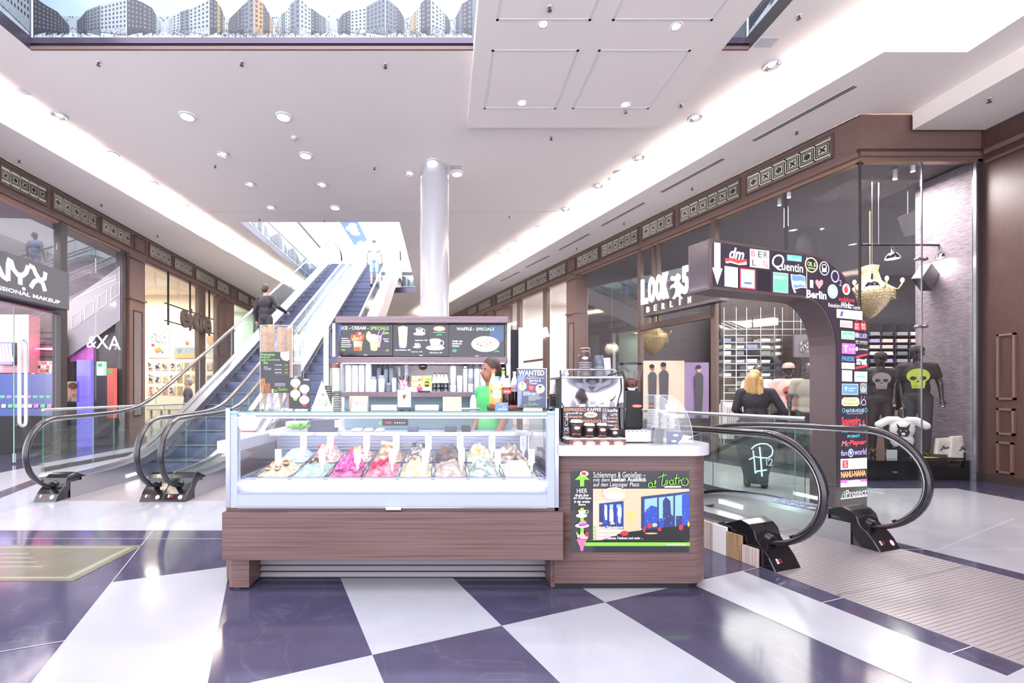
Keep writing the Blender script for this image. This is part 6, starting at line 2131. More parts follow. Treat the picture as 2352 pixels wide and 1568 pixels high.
mat('wafer_cone', 'b0845a', 0.75, noise_=('8f6840', (90, 90, 90), .1))
for k, (px, yt, dy) in enumerate(((608, 750, .05), (623, 745, .13), (645, 748, .06), (662, 747, .12), (668, 756, .2))):
 Yk = Y + dy
 x_, r = xr(px, Yk), .0245
 zt2 = zr(yt, Yk)
 z = zt2
 n = 26
 prof = []
 t = thing('cone_stack', 'tall stack of nested wafer cones in the acrylic holder, %s' % ['leftmost', 'second from left', 'third from left', 'fourth from left', 'rightmost at the back'][k], 'cone stack', (x_, Yk, ZC + .06), 0, 'wafer cone stacks in the holder')
 pts = []
 zb = ZC + .16
 m_ = int((zt2 - zb) / .032)
 for i in range(m_):
  za = zb + i * .032
  pts += [(r * .90 + rnd.uniform(-.001, .001), za), (r * 1.02, za + .030), (r * .93, za + .0315)]
 G('wafer_cone').lathe([(p, z_ - ZC - .06) for p, z_ in pts] + [(r * .8, zt2 - .02 - ZC - .06)], (x_, Yk, ZC + .06), 18).build('nested_cones', t)
 tip = [('lilac', 'wafer_cone')[k in (0, 2, 3)]][0]
 mat('cone_pink', 'cdb0cf', 0.6)
 G('cone_pink' if k in (1, 4) else 'wafer_cone').lathe([(.002, -.055), (r * .9, .10)], (x_, Yk, ZC + .06), 16).build('bottom_cone', t)
g = G('ink')
pbox(g, 599, 664, 808, 902, Y - .004, Y - .001)
g.build('poster', hold)
g = G()
a = A(g, Y - .004, .0003)
def cxp(x): return 580 + x / 7.125
def cyp(y): return 730 + y / 7.125
mat('poster_slate', '2b2933', 0.3)
a.r(598, 808, 664, 902, 'poster_slate')
for s_, x0, x1, y0, y1 in (('Feinstes', 145, 368, 575, 618), ('haus-', 145, 298, 622, 655), ('gemachtes', 145, 450, 668, 705), ('Eis', 182, 255, 712, 752)):
 a.t(s_, cxp(x0), cyp(y0), cxp(x1), cyp(y1), 'green', bold=.015)
a.p([(cxp(x), cyp(y)) for x, y in ((460, 560), (605, 548), (605, 680), (570, 705), (500, 690), (455, 630))], 'cream').l([(cxp(470), cyp(640)), (cxp(530), cyp(620)), (cxp(600), cyp(640))], .6, 'grey_light')
for s_, p_, y in (('1 Kugel Eis', '2,00', 760), ('Portion Spritzsahne', '1,00', 832), ('Vanilla light', '3,00', 888)):
 a.t(s_, cxp(362), cyp(y), cxp(478), cyp(y + 20), 'white', bold=.02).t(p_, cxp(525), cyp(y - 5), cxp(575), cyp(y + 28), 'green').r(cxp(362), cyp(y + 42), cxp(578), cyp(y + 44), 'grey')
for s_, x0, x1, y in (('Eiszeit', 190, 255, 792), ('Immer wieder', 182, 312, 815), ('neu erleben', 205, 308, 835)):
 a.t(s_, cxp(x0), cyp(y), cxp(x1), cyp(y + 14), 'white')
for q in range(4):
 a.r(cxp(362), cyp(1065 + q * 15), cxp(540), cyp(1069 + q * 15), 'grey_light')
al_teatro(a, cxp(362), cyp(1130), cxp(580), cyp(1205), 'green', .9)
a.p([(cxp(x), cyp(y)) for x, y in ((128, 1000), (160, 985), (212, 990), (205, 1110), (175, 1230), (128, 1230))], 'wafer_cone').p([(cxp(x), cyp(y)) for x, y in ((210, 1065), (300, 1070), (295, 1130), (310, 1230), (190, 1230), (192, 1120))], 'brown').p([(cxp(x), cyp(y)) for x, y in ((310, 1165), (352, 1160), (348, 1230), (315, 1230))], 'tan')
for q in range(9):
 a.l([(cxp(135 + q * 7), cyp(1000 + q * 22)), (cxp(200), cyp(985 + q * 26))], .35, 'brown').l([(cxp(200), cyp(1080 + q * 17)), (cxp(295), cyp(1075 + q * 17))], .35, 'tan')
g.build('poster_print', hold)
t = thing('paper_notice', 'small white typed notice behind the cone holder', 'notice', (xr(684, 3.4), 3.4, ZC))
G('paper').box(xr(674, 3.4), xr(692, 3.4), 3.4, 3.402, zr(864, 3.4), zr(831, 3.4)).m('steel').box(xr(682, 3.4), xr(684, 3.4), 3.402, 3.404, ZC, zr(860, 3.4)).build('sheet', t)
g = G()
a = A(g, 3.4)
for q in range(6):
 a.r(677, 838 + q * 4, 690, 839 + q * 4, 'grey')
g.build('lettering', t)
# vegan sign
Y = 3.10
t = thing('vegan_sign', 'dark upright sign headed vegan with four round cream labels', 'sign', (xr(688, Y), Y, ZC))
g = G('poster_slate')
pbox(g, 664, 713, 867, 938, Y, Y + .004)
g.build('board', t)
g = G()
a = A(g, Y)
a.t('vegan', cxp(828), cyp(1000), cxp(932), cyp(1032), 'white', bold=.02)
for cx_, cy_, b in ((703, 1060, 'orange'), (850, 1160, 'pink'), (700, 1243, 'green'), (848, 1340, 'red')):
 a.d(cxp(cx_), cyp(cy_), 11.5, 10, 'cream', n=24).p([(cxp(cx_ - 40), cyp(cy_ + 72)), (cxp(cx_ + 45), cyp(cy_ + 68)), (cxp(cx_ + 40), cyp(cy_ + 82)), (cxp(cx_ + 20), cyp(cy_ + 110)), (cxp(cx_ - 20), cyp(cy_ + 105))], b)
 for q in range(4):
  a.r(cxp(cx_ - 48 + q * 6), cyp(cy_ - 32 + q * 18), cxp(cx_ + 48 - q * 6), cyp(cy_ - 28 + q * 18), 'grey')
a.p([(cxp(700), cyp(1322)), (cxp(714), cyp(1322)), (cxp(714), cyp(1350)), (cxp(700), cyp(1350))], 'white').p([(cxp(714), cyp(1322)), (cxp(730), cyp(1322)), (cxp(720), cyp(1350)), (cxp(714), cyp(1350))], 'red')
g.build('printing', t)
G('white').box(xr(678, 3.09), xr(705, 3.09), 3.075, 3.112, ZC, ZC + .016).build('card_foot', t, bev=.002)
# triangular tent card
t = thing('tent_card', 'white triangular tent card printed with a bottled drink in green leaves', 'tent card', (xr(740, 3.12), 3.12, ZC))
g = G('paper')
g.hull([P3(714, ycase(3.10), 3.10), P3(766, ycase(3.10), 3.10), P3(739, 873, 3.16)], [P3(714, ycase(3.10), 3.23), P3(766, ycase(3.10), 3.23), P3(739, 873, 3.165)])
g.v = [V((p.x, p.y, max(p.z, ZC))) for p in g.v]
g.build('card', t)
g = G()
tl = math.atan2(.06, (943 - 873) * 3.1 / F)
o = P3(739.5, ycase(3.10), 3.10)
g.flat(plane_M((o.x, 3.0985, ZC), (1, 0, 0), (0, math.sin(tl), math.cos(tl))), .0006)
s3 = 3.12 / F
mat('leaf', '6f9a7c', 0.6)
for q in range(60):
 an, rr = rnd.uniform(0, 6.28), rnd.random() ** .5 * 13
 x, y = rr * math.cos(an), 22 + rr * math.sin(an) * .9
 if y < 64 and abs(x) < 22 - y * .3:
  g.disc(x * s3, y * s3, 1.5 * s3, 1 * s3, 'leaf', n=7)
g.pl([(x * s3, y * s3) for x, y in ((-5, 5), (5, 5), (5.5, 8), (5.5, 28), (2.6, 34), (2.6, 38), (-2.6, 38), (-2.6, 34), (-5.5, 28), (-5.5, 8))], 'beige').rect(-2.8 * s3, 38 * s3, 2.8 * s3, 41 * s3, 'grey_dark').rect(-4 * s3, 12 * s3, 4 * s3, 26 * s3, 'cream').rect(-.8 * s3, 15 * s3, .8 * s3, 20 * s3, 'green')
g.ring(13 * s3, 10 * s3, 3 * s3, 3 * s3, .6 * s3, 'ink')
g.build('printing', t)
# striped paper cup stacks on the case
for px, yt, Y, w_, lb, lh in ((775, 898, 3.12, 20, 'stack of dark-topped cups with black and white rims, in front', 12.5), (754, 885, 3.42, 17, 'stack of dark-topped cups half behind the tent card', 11)):
 x_, r = xr(px, Y), w_ / 2 * Y / F
 t = thing('cup_stack', lb, 'cup stack', (x_, Y, ZC), 0, 'striped cup stacks on the display case')
 zt2, zl = zr(yt, Y), zr(yt + lh, Y)
 n = 9
 for i in range(n):
  za = ZC + (zl - ZC) * i / n
  zb = ZC + (zl - ZC) * (i + 1) / n
  g = G('white').lathe([(r * .97, zb - za - .0045), (r * 1.02, zb - za - .004), (r * 1.02, zb - za)], (x_, Y, za), 22)
  g.m('cup_dark').lathe([(r * .93, 0), (r * .95, zb - za - .0045)], (x_, Y, za), 22)
  g.build('cup', t)
 g = G('grey_dark').lathe([(r, 0), (r * .9, zt2 - zl), (.001, zt2 - zl)], (x_, Y, zl), 22)
 g.build('top_cup', t)
 g = G()
 al_teatro(A(g, Y - r * .97), px - 5, yt + 5, px + 4, yt + 9, 'green', .4)
 g.build('cup_logo', t)
def card(name, label, a_, b_, t_, Y, m, cat='card', th=.004):
 t = thing(name, label, cat, foot((a_ + b_) / 2, Y))
 G(m).box(xr(a_, Y), xr(b_, Y), Y, Y + th, ZC, zr(t_, Y)).build('card', t)
 return t
mat('card_beige', 'cbb79c', 0.6)
card('price_card', 'plain beige upright card behind the white tilted sign', 802, 846, 909, 3.36, 'card_beige')
card('price_card', 'plain beige upright card between napkin holder and bottles', 1017, 1060, 911, 3.14, 'card_beige')
t = thing('counter_sign', 'small tilted white sign with blue and red handwriting', 'sign', foot(825, 3.13))
Y = 3.12
G('white').hull([P3(806, ycase(Y), Y), P3(843, ycase(Y), Y), P3(841, 914, 3.20), P3(812, 914, 3.20)], [P3(806, ycase(Y), Y) + V((0, .006, 0)), P3(843, ycase(Y), Y) + V((0, .006, 0)), P3(841, 914, 3.20) + V((0, .006, 0)), P3(812, 914, 3.20) + V((0, .006, 0))]).build('plate', t)
g = G()
o = P3(825, ycase(Y), Y)
tl = math.atan2(.08, .1)
g.flat(plane_M((o.x, Y - .0015, ZC), (1, 0, 0), (0, math.sin(tl), math.cos(tl))), .001)
for k, (u0, v0, u1, v1, tx, c) in enumerate(((-.035, .045, -.012, .075, 'BI', 'blue'), (-.010, .045, .03, .075, 'TZ', 'magenta'), (-.03, .03, .03, .04, 'menu', 'lilac'))):
 g.txt(tx, u0, v0 + .01, u1, v1 + .01, c)
g.build('lettering', t)
for px0, px1, lb in ((852, 912, 'long low white tray left of the napkin holder'), (953, 1008, 'long low white tray right of the napkin holder')):
 Y = 3.18
 t = thing('white_tray', lb, 'tray', foot((px0 + px1) / 2, Y), 0, 'low white trays on the case')
 g = G('white_gloss').box(xr(px0, Y), xr(px1, Y), Y, Y + .12, ZC, zr(930, Y))
 g.build('tray_body', t, bev=.004)
 G('grey').box(xr(px0 + 8, Y), xr(px1 - 6, Y), Y - .0008, Y, ZC + .006, ZC + .009).build('shadow_gap', t)  # grey strip painted on as the shadow line at the tray foot
# napkin holder
Y = 3.14
t = thing('napkin_holder', 'upright metal napkin dispenser with an ice cream cone picture', 'napkin holder', foot(929, Y))
g = G('steel')
pbox(g, 913, 944, 897, 935, Y, Y + .10)
g.build('housing', t, bev=.004)
g = G('white')
pbox(g, 912, 946, 895, 899, Y - .004, Y + .10)
g.build('napkins', t, bev=.002)
g = G()
a = A(g, Y)
a.r(917, 901, 940, 934, 'paper').p([(924, 908), (934, 906), (931, 912), (928, 918), (925, 911)], 'brown').d(929, 905, 2.5, 2, 'tan').d(926, 907, 1.5, 1.5, 'green').t('gelato', 920, 927, 938, 931, 'pink')
g.build('picture', t)
g = G('black').box(xr(917, Y), xr(923, Y), Y, Y + .09, ZC, ZC + .008).box(xr(936, Y), xr(942, Y), Y, Y + .09, ZC, ZC + .008)
g.build('feet', t)
# water bottle with blue cap on a round tray
Y = 3.5
t = thing('round_tray', 'thin round clear tray under the small water bottle', 'tray', foot(1070, Y))
G('cup_clear').lathe([(.001, .002), (.10, .002), (.115, .008), (.118, .008), (.10, 0), (.001, 0)], (xr(1070, Y), Y, ZC), 32).build('plate', t)
t = thing('water_bottle', 'small clear water bottle with a blue cap', 'bottle', (xr(1087, Y), Y, ZC + .002))
r = 7.5 * Y / F
h = zr(902, Y) - ZC
G('cup_clear').lathe([(.001, .003), (r * .9, .003), (r, .012), (r, h * .55), (r * .6, h * .78), (r * .35, h * .86), (r * .35, h * .9)], (xr(1087, Y), Y, ZC + .002), 20).build('bottle', t)
G('blue').lathe([(r * .42, h * .88), (r * .42, h), (.001, h)], (xr(1087, Y), Y, ZC + .002), 14).build('cap', t)
# wooden board with drinks
Y = 3.42
bx = xr(1160, Y)
t = thing('serving_board', 'round brown wooden board carrying the soft drink bottles', 'serving board', (bx, Y, ZC))
G('brown').lathe([(.001, 0), (.135, 0), (.14, .005), (.14, .03), (.135, .035), (.001, .035)], (bx, Y, ZC), 40).build('board', t)
def bottle(px, yt, Y, w_, liquid, cap, labelm, lab_rows, label, empty=.0, waist=.0, text=None, tcol='white', z0=.0352):
 x_ = xr(px, Y)
 zb = ZC + z0
 h = zr(yt, Y) - zb
 r = w_ / 2 * Y / F
 t = thing('soft_drink_bottle', label, 'bottle', (x_, Y, zb), 0, 'soft drink bottles on the wooden board')
 prof = [(.001, .001), (r * .85, .001), (r * .95, h * .05), (r * (1 - waist), h * .28), (r, h * .42), (r, h * .60), (r * .72, h * .74), (r * .36, h * .86), (r * .34, h * .92)]
 k = 6
 G(liquid).lathe([(p, z) for p, z in prof[:k + (1 if not empty else 0)]], (x_, Y, zb), 22).build('liquid', t)
 G('cup_clear').lathe([(p * 1.005, z) for p, z in prof[k - 1:]], (x_, Y, zb), 22).build('bottle_neck', t)
 G(cap).lathe([(r * .40, h * .91), (r * .40, h), (.001, h)], (x_, Y, zb), 16).build('cap', t)
 G(labelm).lathe([(r * 1.012, h * lab_rows[0]), (r * 1.012, h * lab_rows[1])], (x_, Y, zb), 22).build('label', t)
 if text:
  g = G()
  py0 = CY - (zb + h * lab_rows[1] - HC) * F / Y
  py1 = CY - (zb + h * lab_rows[0] - HC) * F / Y
  hh = py1 - py0
  A(g, Y - r * 1.04, .0003).t(text, px - w_ * .40, py0 + hh * .25, px + w_ * .40, py0 + hh * .72, tcol, bold=.01, shear=.2 if 'C' in text else 0)
  g.build('label_print', t)
 return t
mat('drink_orange', 'f2b53a', 0.15)
mat('drink_cola', '2b1210', 0.1)
mat('drink_peach', 'f0a86a', 0.15)
mat('drink_green', 'c8b84a', 0.15)
bottle(1133, 851, 3.46, 19, 'drink_orange', 'orange', 'drink_orange', (.28, .52), 'orange soda bottle with orange cap', text='Fanta', tcol='blue')
bottle(1156, 851, 3.49, 19, 'drink_green', 'green', 'green', (.3, .5), 'bottle with green cap, behind the others')
bottle(1142, 864, 3.36, 21, 'drink_peach', 'sky_blue', 'paper', (.26, .52), 'peach water bottle with pale blue cap and VIO label', text='VIO', tcol='sky_blue')
bottle(1164, 862, 3.36, 20, 'drink_cola', 'black', 'red', (.38, .56), 'cola bottle with red label at the front', waist=.12, text='Coca-Cola')
bottle(1182, 853, 3.43, 19, 'drink_cola', 'grey_light', 'grey_light', (.4, .62), 'cola bottle with silver label at the right', waist=.12, text='Coca-Cola', tcol='red')
Y = 3.12
t = thing('price_sign', 'small blue price card in front of the drinks', 'sign', foot(1152, Y))
G('slate').m('blue') if False else None
mat('card_blue', '5d77b4', 0.4)
G('card_blue').hull([P3(1137, ycase(Y), Y), P3(1167, ycase(Y), Y), P3(1167, 924, Y + .03), P3(1138, 924, Y + .03)], [P3(1137, ycase(Y), Y + .004), P3(1167, ycase(Y), Y + .004), P3(1167, 924, Y + .034), P3(1138, 924, Y + .034)]).build('card', t)
g = G()
a = A(g, Y - .002)
a.t('Softdrinks', 1146, 927, 1158, 929, 'white').t('2,50 €', 1153, 933, 1161, 936, 'white').r(1143, 938.5, 1164, 941, 'white')
g.build('lettering', t)
# wanted poster
Y = 3.3
t = thing('wanted_poster', 'dark blue help-wanted poster headed WANTED in an acrylic stand', 'poster', foot(1220, Y))
mat('poster_navy', '4a4d6e', 0.3)
g = G('poster_navy')
pbox(g, 1188, 1255, 847, 936, Y, Y + .004)
g.build('sheet', t)
g = G('white')
pbox(g, 1254.5, 1256, 845, 938, Y - .002, Y + .006)
pbox(g, 1187, 1255, 845.5, 847, Y - .002, Y + .006)
g.build('acrylic_edge', t)
g = G('acrylic')
g.box(xr(1188, Y), xr(1255, Y), Y, Y + .07, ZC, ZC + .004)
g.build('stand_foot', t)
g = G()
a = A(g, Y, .0003)
mat('poster_navy2', '7d86ac', 0.3)
a.p([(1189, 862), (1207, 862), (1201, 885), (1196, 930), (1189, 936)], 'poster_navy2')
a.t('WANTED', qx(1465), qy(405), qx(1950), qy(505), 'white', bold=.03)
a.t('engagierte', qx(1630), qy(515), qx(1805), qy(535), 'white').t('Mitarbeiter/innen für', qx(1610), qy(540), qx(1950), qy(565), 'white').t('Service &', qx(1668), qy(575), qx(1885), qy(620), 'white', bold=.02).t('Tresen', qx(1668), qy(632), qx(1815), qy(665), 'white', bold=.02)
a.d(qx(1625), qy(603), 2.4, 2.2, 'red').d(qx(1635), qy(645), 2.4, 2.2, 'red')
for x, y, r_, hh in ((1540, 700, 9.5, 'orange'), (1870, 750, 10.5, 'cup_dark')):
 a.d(qx(x), qy(y), r_, r_, 'paper', n=28).d(qx(x), qy(y + 55), r_ * .6, r_ * .34, 's_lime').d(qx(x), qy(y - 5), r_ * .33, r_ * .42, 'skin').d(qx(x), qy(y - 40), r_ * .36, r_ * .22, hh)
a.d(qx(1705), qy(730), 8, 7, 'red').t('Komm in', qx(1665), qy(700), qx(1745), qy(718), 'paper').t('unser', qx(1675), qy(725), qx(1735), qy(740), 'paper').t('Team!', qx(1675), qy(745), qx(1735), qy(762), 'paper')
a.t('Beginn', qx(1558), qy(795), qx(1675), qy(825), 'white').t('SOFORT!', qx(1555), qy(822), qx(1850), qy(875), 'white', bold=.03)
for q in range(4):
 a.r(qx(1650), qy(885 + q * 24), qx(1650 + (200, 260, 220, 130)[q]), qy(892 + q * 24), 'white')
al_teatro(a, qx(1560), qy(1000), qx(1850), qy(1075), 'green', .9)
g.build('printing', t)
# big sauce pump bottle at the right end
Y = 3.55
t = thing('sauce_dispenser', 'pale bottle with black label between the wanted poster and the coffee machine', 'sauce bottle', (xr(1272, Y), Y, ZC))
G('milk').lathe([(.001, 0), (.034, 0), (.034, .14), (.024, .19), (.016, .20)], (xr(1272, Y), Y, ZC), 20).build('bottle', t)
G('black').lathe([(.0345, .02), (.0345, .12)], (xr(1272, Y), Y, ZC), 20).build('label', t)
g = G()
A(g, Y - .0355).o(1272, 906, 4, 5, 1, 'white').t('syrup', 1267, 914, 1277, 918, 'red')
g.build('label_print', t)
t = thing('cup_shelf_arm', 'black curved milk cooler edge left of the coffee machine', 'milk cooler', (xr(1275, 3.7), 3.7, 1.0))
G('black_gloss').box(xr(1258, 3.7), xr(1290, 3.7), 3.66, 3.9, .995, 1.30).m('grey_light').box(xr(1256, 3.7), xr(1260, 3.7), 3.65, 3.66, 1.1, 1.3).build('body', t, bev=.008)
# ---------------------------------------------------------------- coffee counter things
ZK = .993
# espresso machine
Y = 3.16
cm = thing('espresso_machine', 'large chrome espresso machine standing on the white coffee counter', 'coffee machine', (xr(1361, Y), Y, ZK))
g = G('black_gloss')
pbox(g, 1289, 1434, 935, 1016, Y + .03, Y + .30)
g.build('lower_body', cm, bev=.006)
g = G('chrome')
n = 24
vs = []
for j in range(9):
 f_ = j / 8
 py = 868 + 68 * f_
 for i in range(n + 1):
  u = -1 + 2 * i / n
  k = (1 - .10 * f_)
  px = 1361 + u * 71
  dep = Y + .02 + .05 * math.sin(f_ * PI) * (1 - u * u) + .03 * f_ * math.cos(u * 5)
  vs.append(P3(px, py, dep))
g.add(vs, [(j * (n + 1) + i, j * (n + 1) + i + 1, (j + 1) * (n + 1) + i + 1, (j + 1) * (n + 1) + i) for j in range(8) for i in range(n)], True)
g.build('back_panel', cm)
g = G('steel')
pbox(g, 1287, 1434, 864, 869, Y - .01, Y + .34)
g.build('top_plate', cm, bev=.004)
g = G('steel_dark')
pbox(g, 1292, 1430, 869, 1010, Y + .09, Y + .30)
g.build('core', cm)
g = G('chrome')
for pts in ([(1290, 866), (1294, 851), (1300, 848.5), (1408, 848.5), (1415, 851), (1418, 866)],):
 g.tube([P3(a_, b_, Y + .02) for a_, b_ in pts], .006, 8)
 g.tube([P3(a_, b_, Y + .26) for a_, b_ in pts], .006, 8)
g.build('cup_rail', cm)
for s_, pts in ((0, [(1287, 1008), (1284, 960), (1288, 864), (1287, 850)]), (1, [(1437, 1008), (1434, 960), (1434, 864), (1430, 853), (1396, 862)])):
 G('black').tube([P3(a_, b_, Y - .015) for a_, b_ in pts], .006, 8).build('side_frame', cm)
g = G('steel')
for i in range(3):
 g.box(xr(1330 + i * 22, Y), xr(1344 + i * 22, Y), Y - .005, Y + .06, zr(937, Y), zr(928, Y))
g.build('group_head', cm)
g = G('black').flat(pxM(Y + .015), .0)
g.pl([(1399, -919), (1408, -915), (1416, -905), (1412, -915), (1404, -920)])
g.build('maker_badge', cm)
for k, (px, yt, w_, bm_, lidm, n_, lb, Yk) in enumerate(((1344, 799, 26, 'white', 'cup_dark', 8, 'tall stack of dark brown coffee cups on the espresso machine', Y + .08), (1335, 815, 16, 'white', 'cup_dark', 8, 'shorter dark cup stack just behind the tall one', Y + .18),
               (1376, 816, 23, 'grey_light', 'slate', 9, 'blue-grey cup stack on the espresso machine', Y + .10), (1394, 822, 18, 'grey_light', 'white', 9, 'pale cup stack behind the blue-grey one', Y + .20))):
 x_, r = xr(px, Yk), w_ / 2 * Yk / F
 zb = zr(864, Y - .01) + .001
 zt2 = zr(yt, Yk)
 body = (.105 if k < 2 else .085)
 zl = zt2 - body
 t = thing('cup_stack', lb, 'cup stack', (x_, Yk, zb), 0, 'cup stacks on the espresso machine')
 for i in range(n_):
  za, zc_ = zb + (zl - zb) * i / n_, zb + (zl - zb) * (i + 1) / n_
  g = G(bm_).lathe([(r * .98, zc_ - za - .004), (r * 1.04, zc_ - za - .0035), (r * 1.04, zc_ - za)], (x_, Yk, za), 22)
  g.m(lidm).lathe([(r * .95, 0), (r * .97, zc_ - za - .004)], (x_, Yk, za), 22)
  g.build('cup', t)
 g = G(lidm).lathe([(r, 0), (r * .80, body), (r * .78, body), (.001, body - .002)], (x_, Yk, zl), 24)
 if k < 2:
  g.m('white').lathe([(r * .80, body - .005), (r * .83, body - .004), (r * .82, body)], (x_, Yk, zl), 24)
 g.build('top_cup', t)
 g = G()
 a = A(g, Yk - r * .98, .0004)
 if k == 0:
  a.d(px, 822, 7.5, 3.6, 's_orange').d(px, 822, 6.2, 2.8, 'white').t('bristot', px - 4, 820.6, px + 4, 823.6, 'ink').t('caffè', px - 9, 804, px + 9, 808, 'orange')
 elif k == 2:
  al_teatro(a, px - 4, 829, px + 5, 833, 'green', .5)
 if k in (0, 2):
  g.build('cup_logo', t)
t = thing('milk_jug', 'small steel milk jug on the left of the espresso machine top', 'jug', (xr(1302, Y + .1), Y + .1, zr(864, Y - .01)))
G('chrome').lathe([(.001, .001), (.022, .001), (.024, .02), (.019, .04), (.021, .052), (.019, .052), (.017, .04), (.001, .004)], (xr(1302, Y + .1), Y + .1, zr(864, Y - .01)), 20).build('jug', t)
# coffee display board with four cups
Y = 3.05
t = thing('coffee_display', 'brown display board covered with coffee words, price strip at its foot', 'display stand', (xr(1365, Y), Y, ZK))
g = G('cup_dark')
pbox(g, 1293, 1420, 934, 1021, Y + .10, Y + .106)
g.box(xr(1293, Y + .1), xr(1420, Y + .1), Y + .0, Y + .10, ZK, zr(1006, Y))
g.build('board', t)
mat('strip_brown', '6b3c3a', 0.4)
g = G('strip_brown')
pbox(g, 1307, 1438, 1008.5, 1022, Y - .006, Y)
g.build('price_strip', t)
g = G('white')
pbox(g, 1300, 1438, 1006, 1009, Y - .006, Y + .09)
g.build('ledge', t)
g = G()
a = A(g, Y + .10, .0004)
def ix(x): return 1240 + x / 4.9
def iy(y): return 780 + y / 4.9
mat('word_peach', 'd99a7c', 0.5)
for s_, x0, y0, x1, y1, c in (('ESPRESSO', 275, 770, 520, 804, 'word_peach'), ('KAFFEE', 535, 768, 690, 804, 'white'), ('kaife', 762, 775, 875, 812, 'white'), ('coфe', 322, 812, 475, 842, 'white'), ('doppio', 325, 850, 475, 885, 'word_peach'),
        ('LATTE', 795, 830, 870, 858, 'white'), ('[cafe]', 765, 868, 872, 896, 'word_peach'), ('FEE2GO', 478, 902, 690, 935, 'word_peach'), ('καφές', 762, 905, 870, 935, 'white'), ('TO', 702, 868, 752, 890, 'white'),
        ('kafea', 770, 950, 830, 970, 'white'), ('espr', 275, 1040, 340, 1062, 'word_peach'), ('Kaf', 275, 1075, 330, 1095, 'white'), ('ME', 276, 985, 330, 1030, 'white'), ('GO', 835, 950, 872, 1000, 'word_peach')):
 a.t(s_, ix(x0), iy(y0), ix(x1), iy(y1), c, bold=.015)
gM = g.M
g.M = plane_M(P3(ix(318), iy(970), Y + .10), (0, 0, 1), (-1, 0, 0))
g.txt('Café', 0, 0, 150 / 4.9 * (Y + .1) / F, 38 / 4.9 * (Y + .1) / F, 'white')
g.M = plane_M(P3(ix(750), iy(930), Y + .10), (0, 0, 1), (-1, 0, 0))
g.txt('COFFEE GO', 0, 0, 158 / 4.9 * (Y + .1) / F, 44 / 4.9 * (Y + .1) / F, 'white')
g.M = gM
a.d(ix(572), iy(843), 15.5, 7, 's_orange').d(ix(572), iy(843), 13.5, 5.6, 'white').t('bristot', ix(530), iy(828), ix(615), iy(860), 'ink', bold=.02)
g.build('words', t)
g = G()
a = A(g, Y - .006, .0004)
for k, x in enumerate((428, 570, 729, 887)):
 a.d(ix(x), iy(1162), 11.5, 4.2, 's_orange').d(ix(x), iy(1162), 9.8, 3.2, 'white').t(['3,20€', '2,70€', '2,50€', '2,10€'][k], ix(x - 38), iy(1150), ix(x + 38), iy(1176), 'ink').t(['Caffè Latte', 'Cappuccino', 'Café Crème', 'Espresso'][k], ix(x - 55), iy(1128), ix(x + 30), iy(1136), 'white')
g.build('prices', t)
for k, (x0, x1, y0, y1) in enumerate(((340, 480, 898, 1100), (490, 620, 940, 1100), (640, 760, 938, 1100), (790, 885, 1002, 1100))):
 Yk = Y + .045
 px = ix((x0 + x1) / 2)
 zb = zr(1006, Y) + .0035
 zt2 = zr(iy(y0), Yk)
 r = (x1 - x0) / 2 / 4.9 * Yk / F
 h = zt2 - zb
 tt = thing('coffee_cup', 'dark brown takeaway cup on the display ledge, %s' % ['tallest with white lid', 'second from left with white lid', 'third from left with white lid', 'smallest without lid'][k], 'paper cup', (xr(px, Yk), Yk, zb), 0, 'takeaway cups on the display ledge')
 G('cup_dark').lathe([(.001, 0), (r * .74, 0), (r * .93, h * (.84 if k < 3 else .95)), (.001, h * .8)], (xr(px, Yk), Yk, zb), 26).build('cup', tt)
 if k < 3:
  G('white').lathe([(r * .93, h * .83), (r, h * .84), (r, h * .89), (r * .86, h * .91), (r * .82, h), (.001, h)], (xr(px, Yk), Yk, zb), 26).build('lid', tt)
 else:
  G('white').lathe([(r * .93, h * .92), (r, h * .94), (r * .98, h)], (xr(px, Yk), Yk, zb), 26).build('lid', tt, label='white rolled rim')
 g = G()
 a = A(g, Yk - r * .92, .0004)
 yy = (CY - (zb + h * .52 - HC) * F / Yk)
 a.d(px + 2, yy, 7 if k < 3 else 5.5, 3.6, 's_orange').d(px + 2, yy, 5.8 if k < 3 else 4.5, 2.8, 'white').t('bristot', px - 2, yy - 1.2, px + 6, yy + 1.4, 'ink')
 if k < 3:
  a.t('caffè to go', px - r * 230, yy + 12, px + r * 230, yy + 16, 'orange')
 g.build('cup_logo', tt)
# grinder
Y = 3.22
gx = xr(1456, Y)
t = thing('coffee_grinder', 'black coffee grinder with clear bean hopper, right of the espresso machine', 'coffee grinder', (gx, Y, ZK + .07))
g = G('black_matt').hull([P3(1439, 897, Y), P3(1474, 897, Y), P3(1476, 984, Y - .005), P3(1436, 984, Y - .005)], [P3(1441, 897, Y + .14), P3(1471, 897, Y + .14), P3(1473, 984, Y + .16), P3(1438, 984, Y + .16)])
g.build('body', t, bev=.01)
g = G('cup_clear')
G('acrylic').lathe([(.048, 0), (.055, .02), (.075, .10), (.083, .17), (.084, .185)], (gx, Y + .07, zr(893, Y)), 28).build('hopper', t)
G('black_gloss').lathe([(.086, .183), (.088, .188), (.086, .195), (.001, .198)], (gx, Y + .07, zr(893, Y)), 28).build('lid', t)
G('chrome').lathe([(.055, -.012), (.058, .0), (.05, .012), (.045, .015)], (gx, Y + .07, zr(893, Y)), 28).build('collar', t)
mat('beans', '3a211a', 0.4, noise_=('7a4c38', (80, 80, 80), .15), bump=((90, 90, 90), .8))
G('beans').lathe([(.001, .008), (.045, .008), (.062, .06), (.05, .075), (.001, .085)], (gx, Y + .07, zr(893, Y)), 24).build('coffee_beans', t, kind='stuff')
g = G()
A(g, Y - .004, .0004).d(1463, 932, 12, 3.8, 'red').d(1463, 932, 11, 3, 's_red').t('Cimbali', 1455, 930, 1472, 934, 'white')
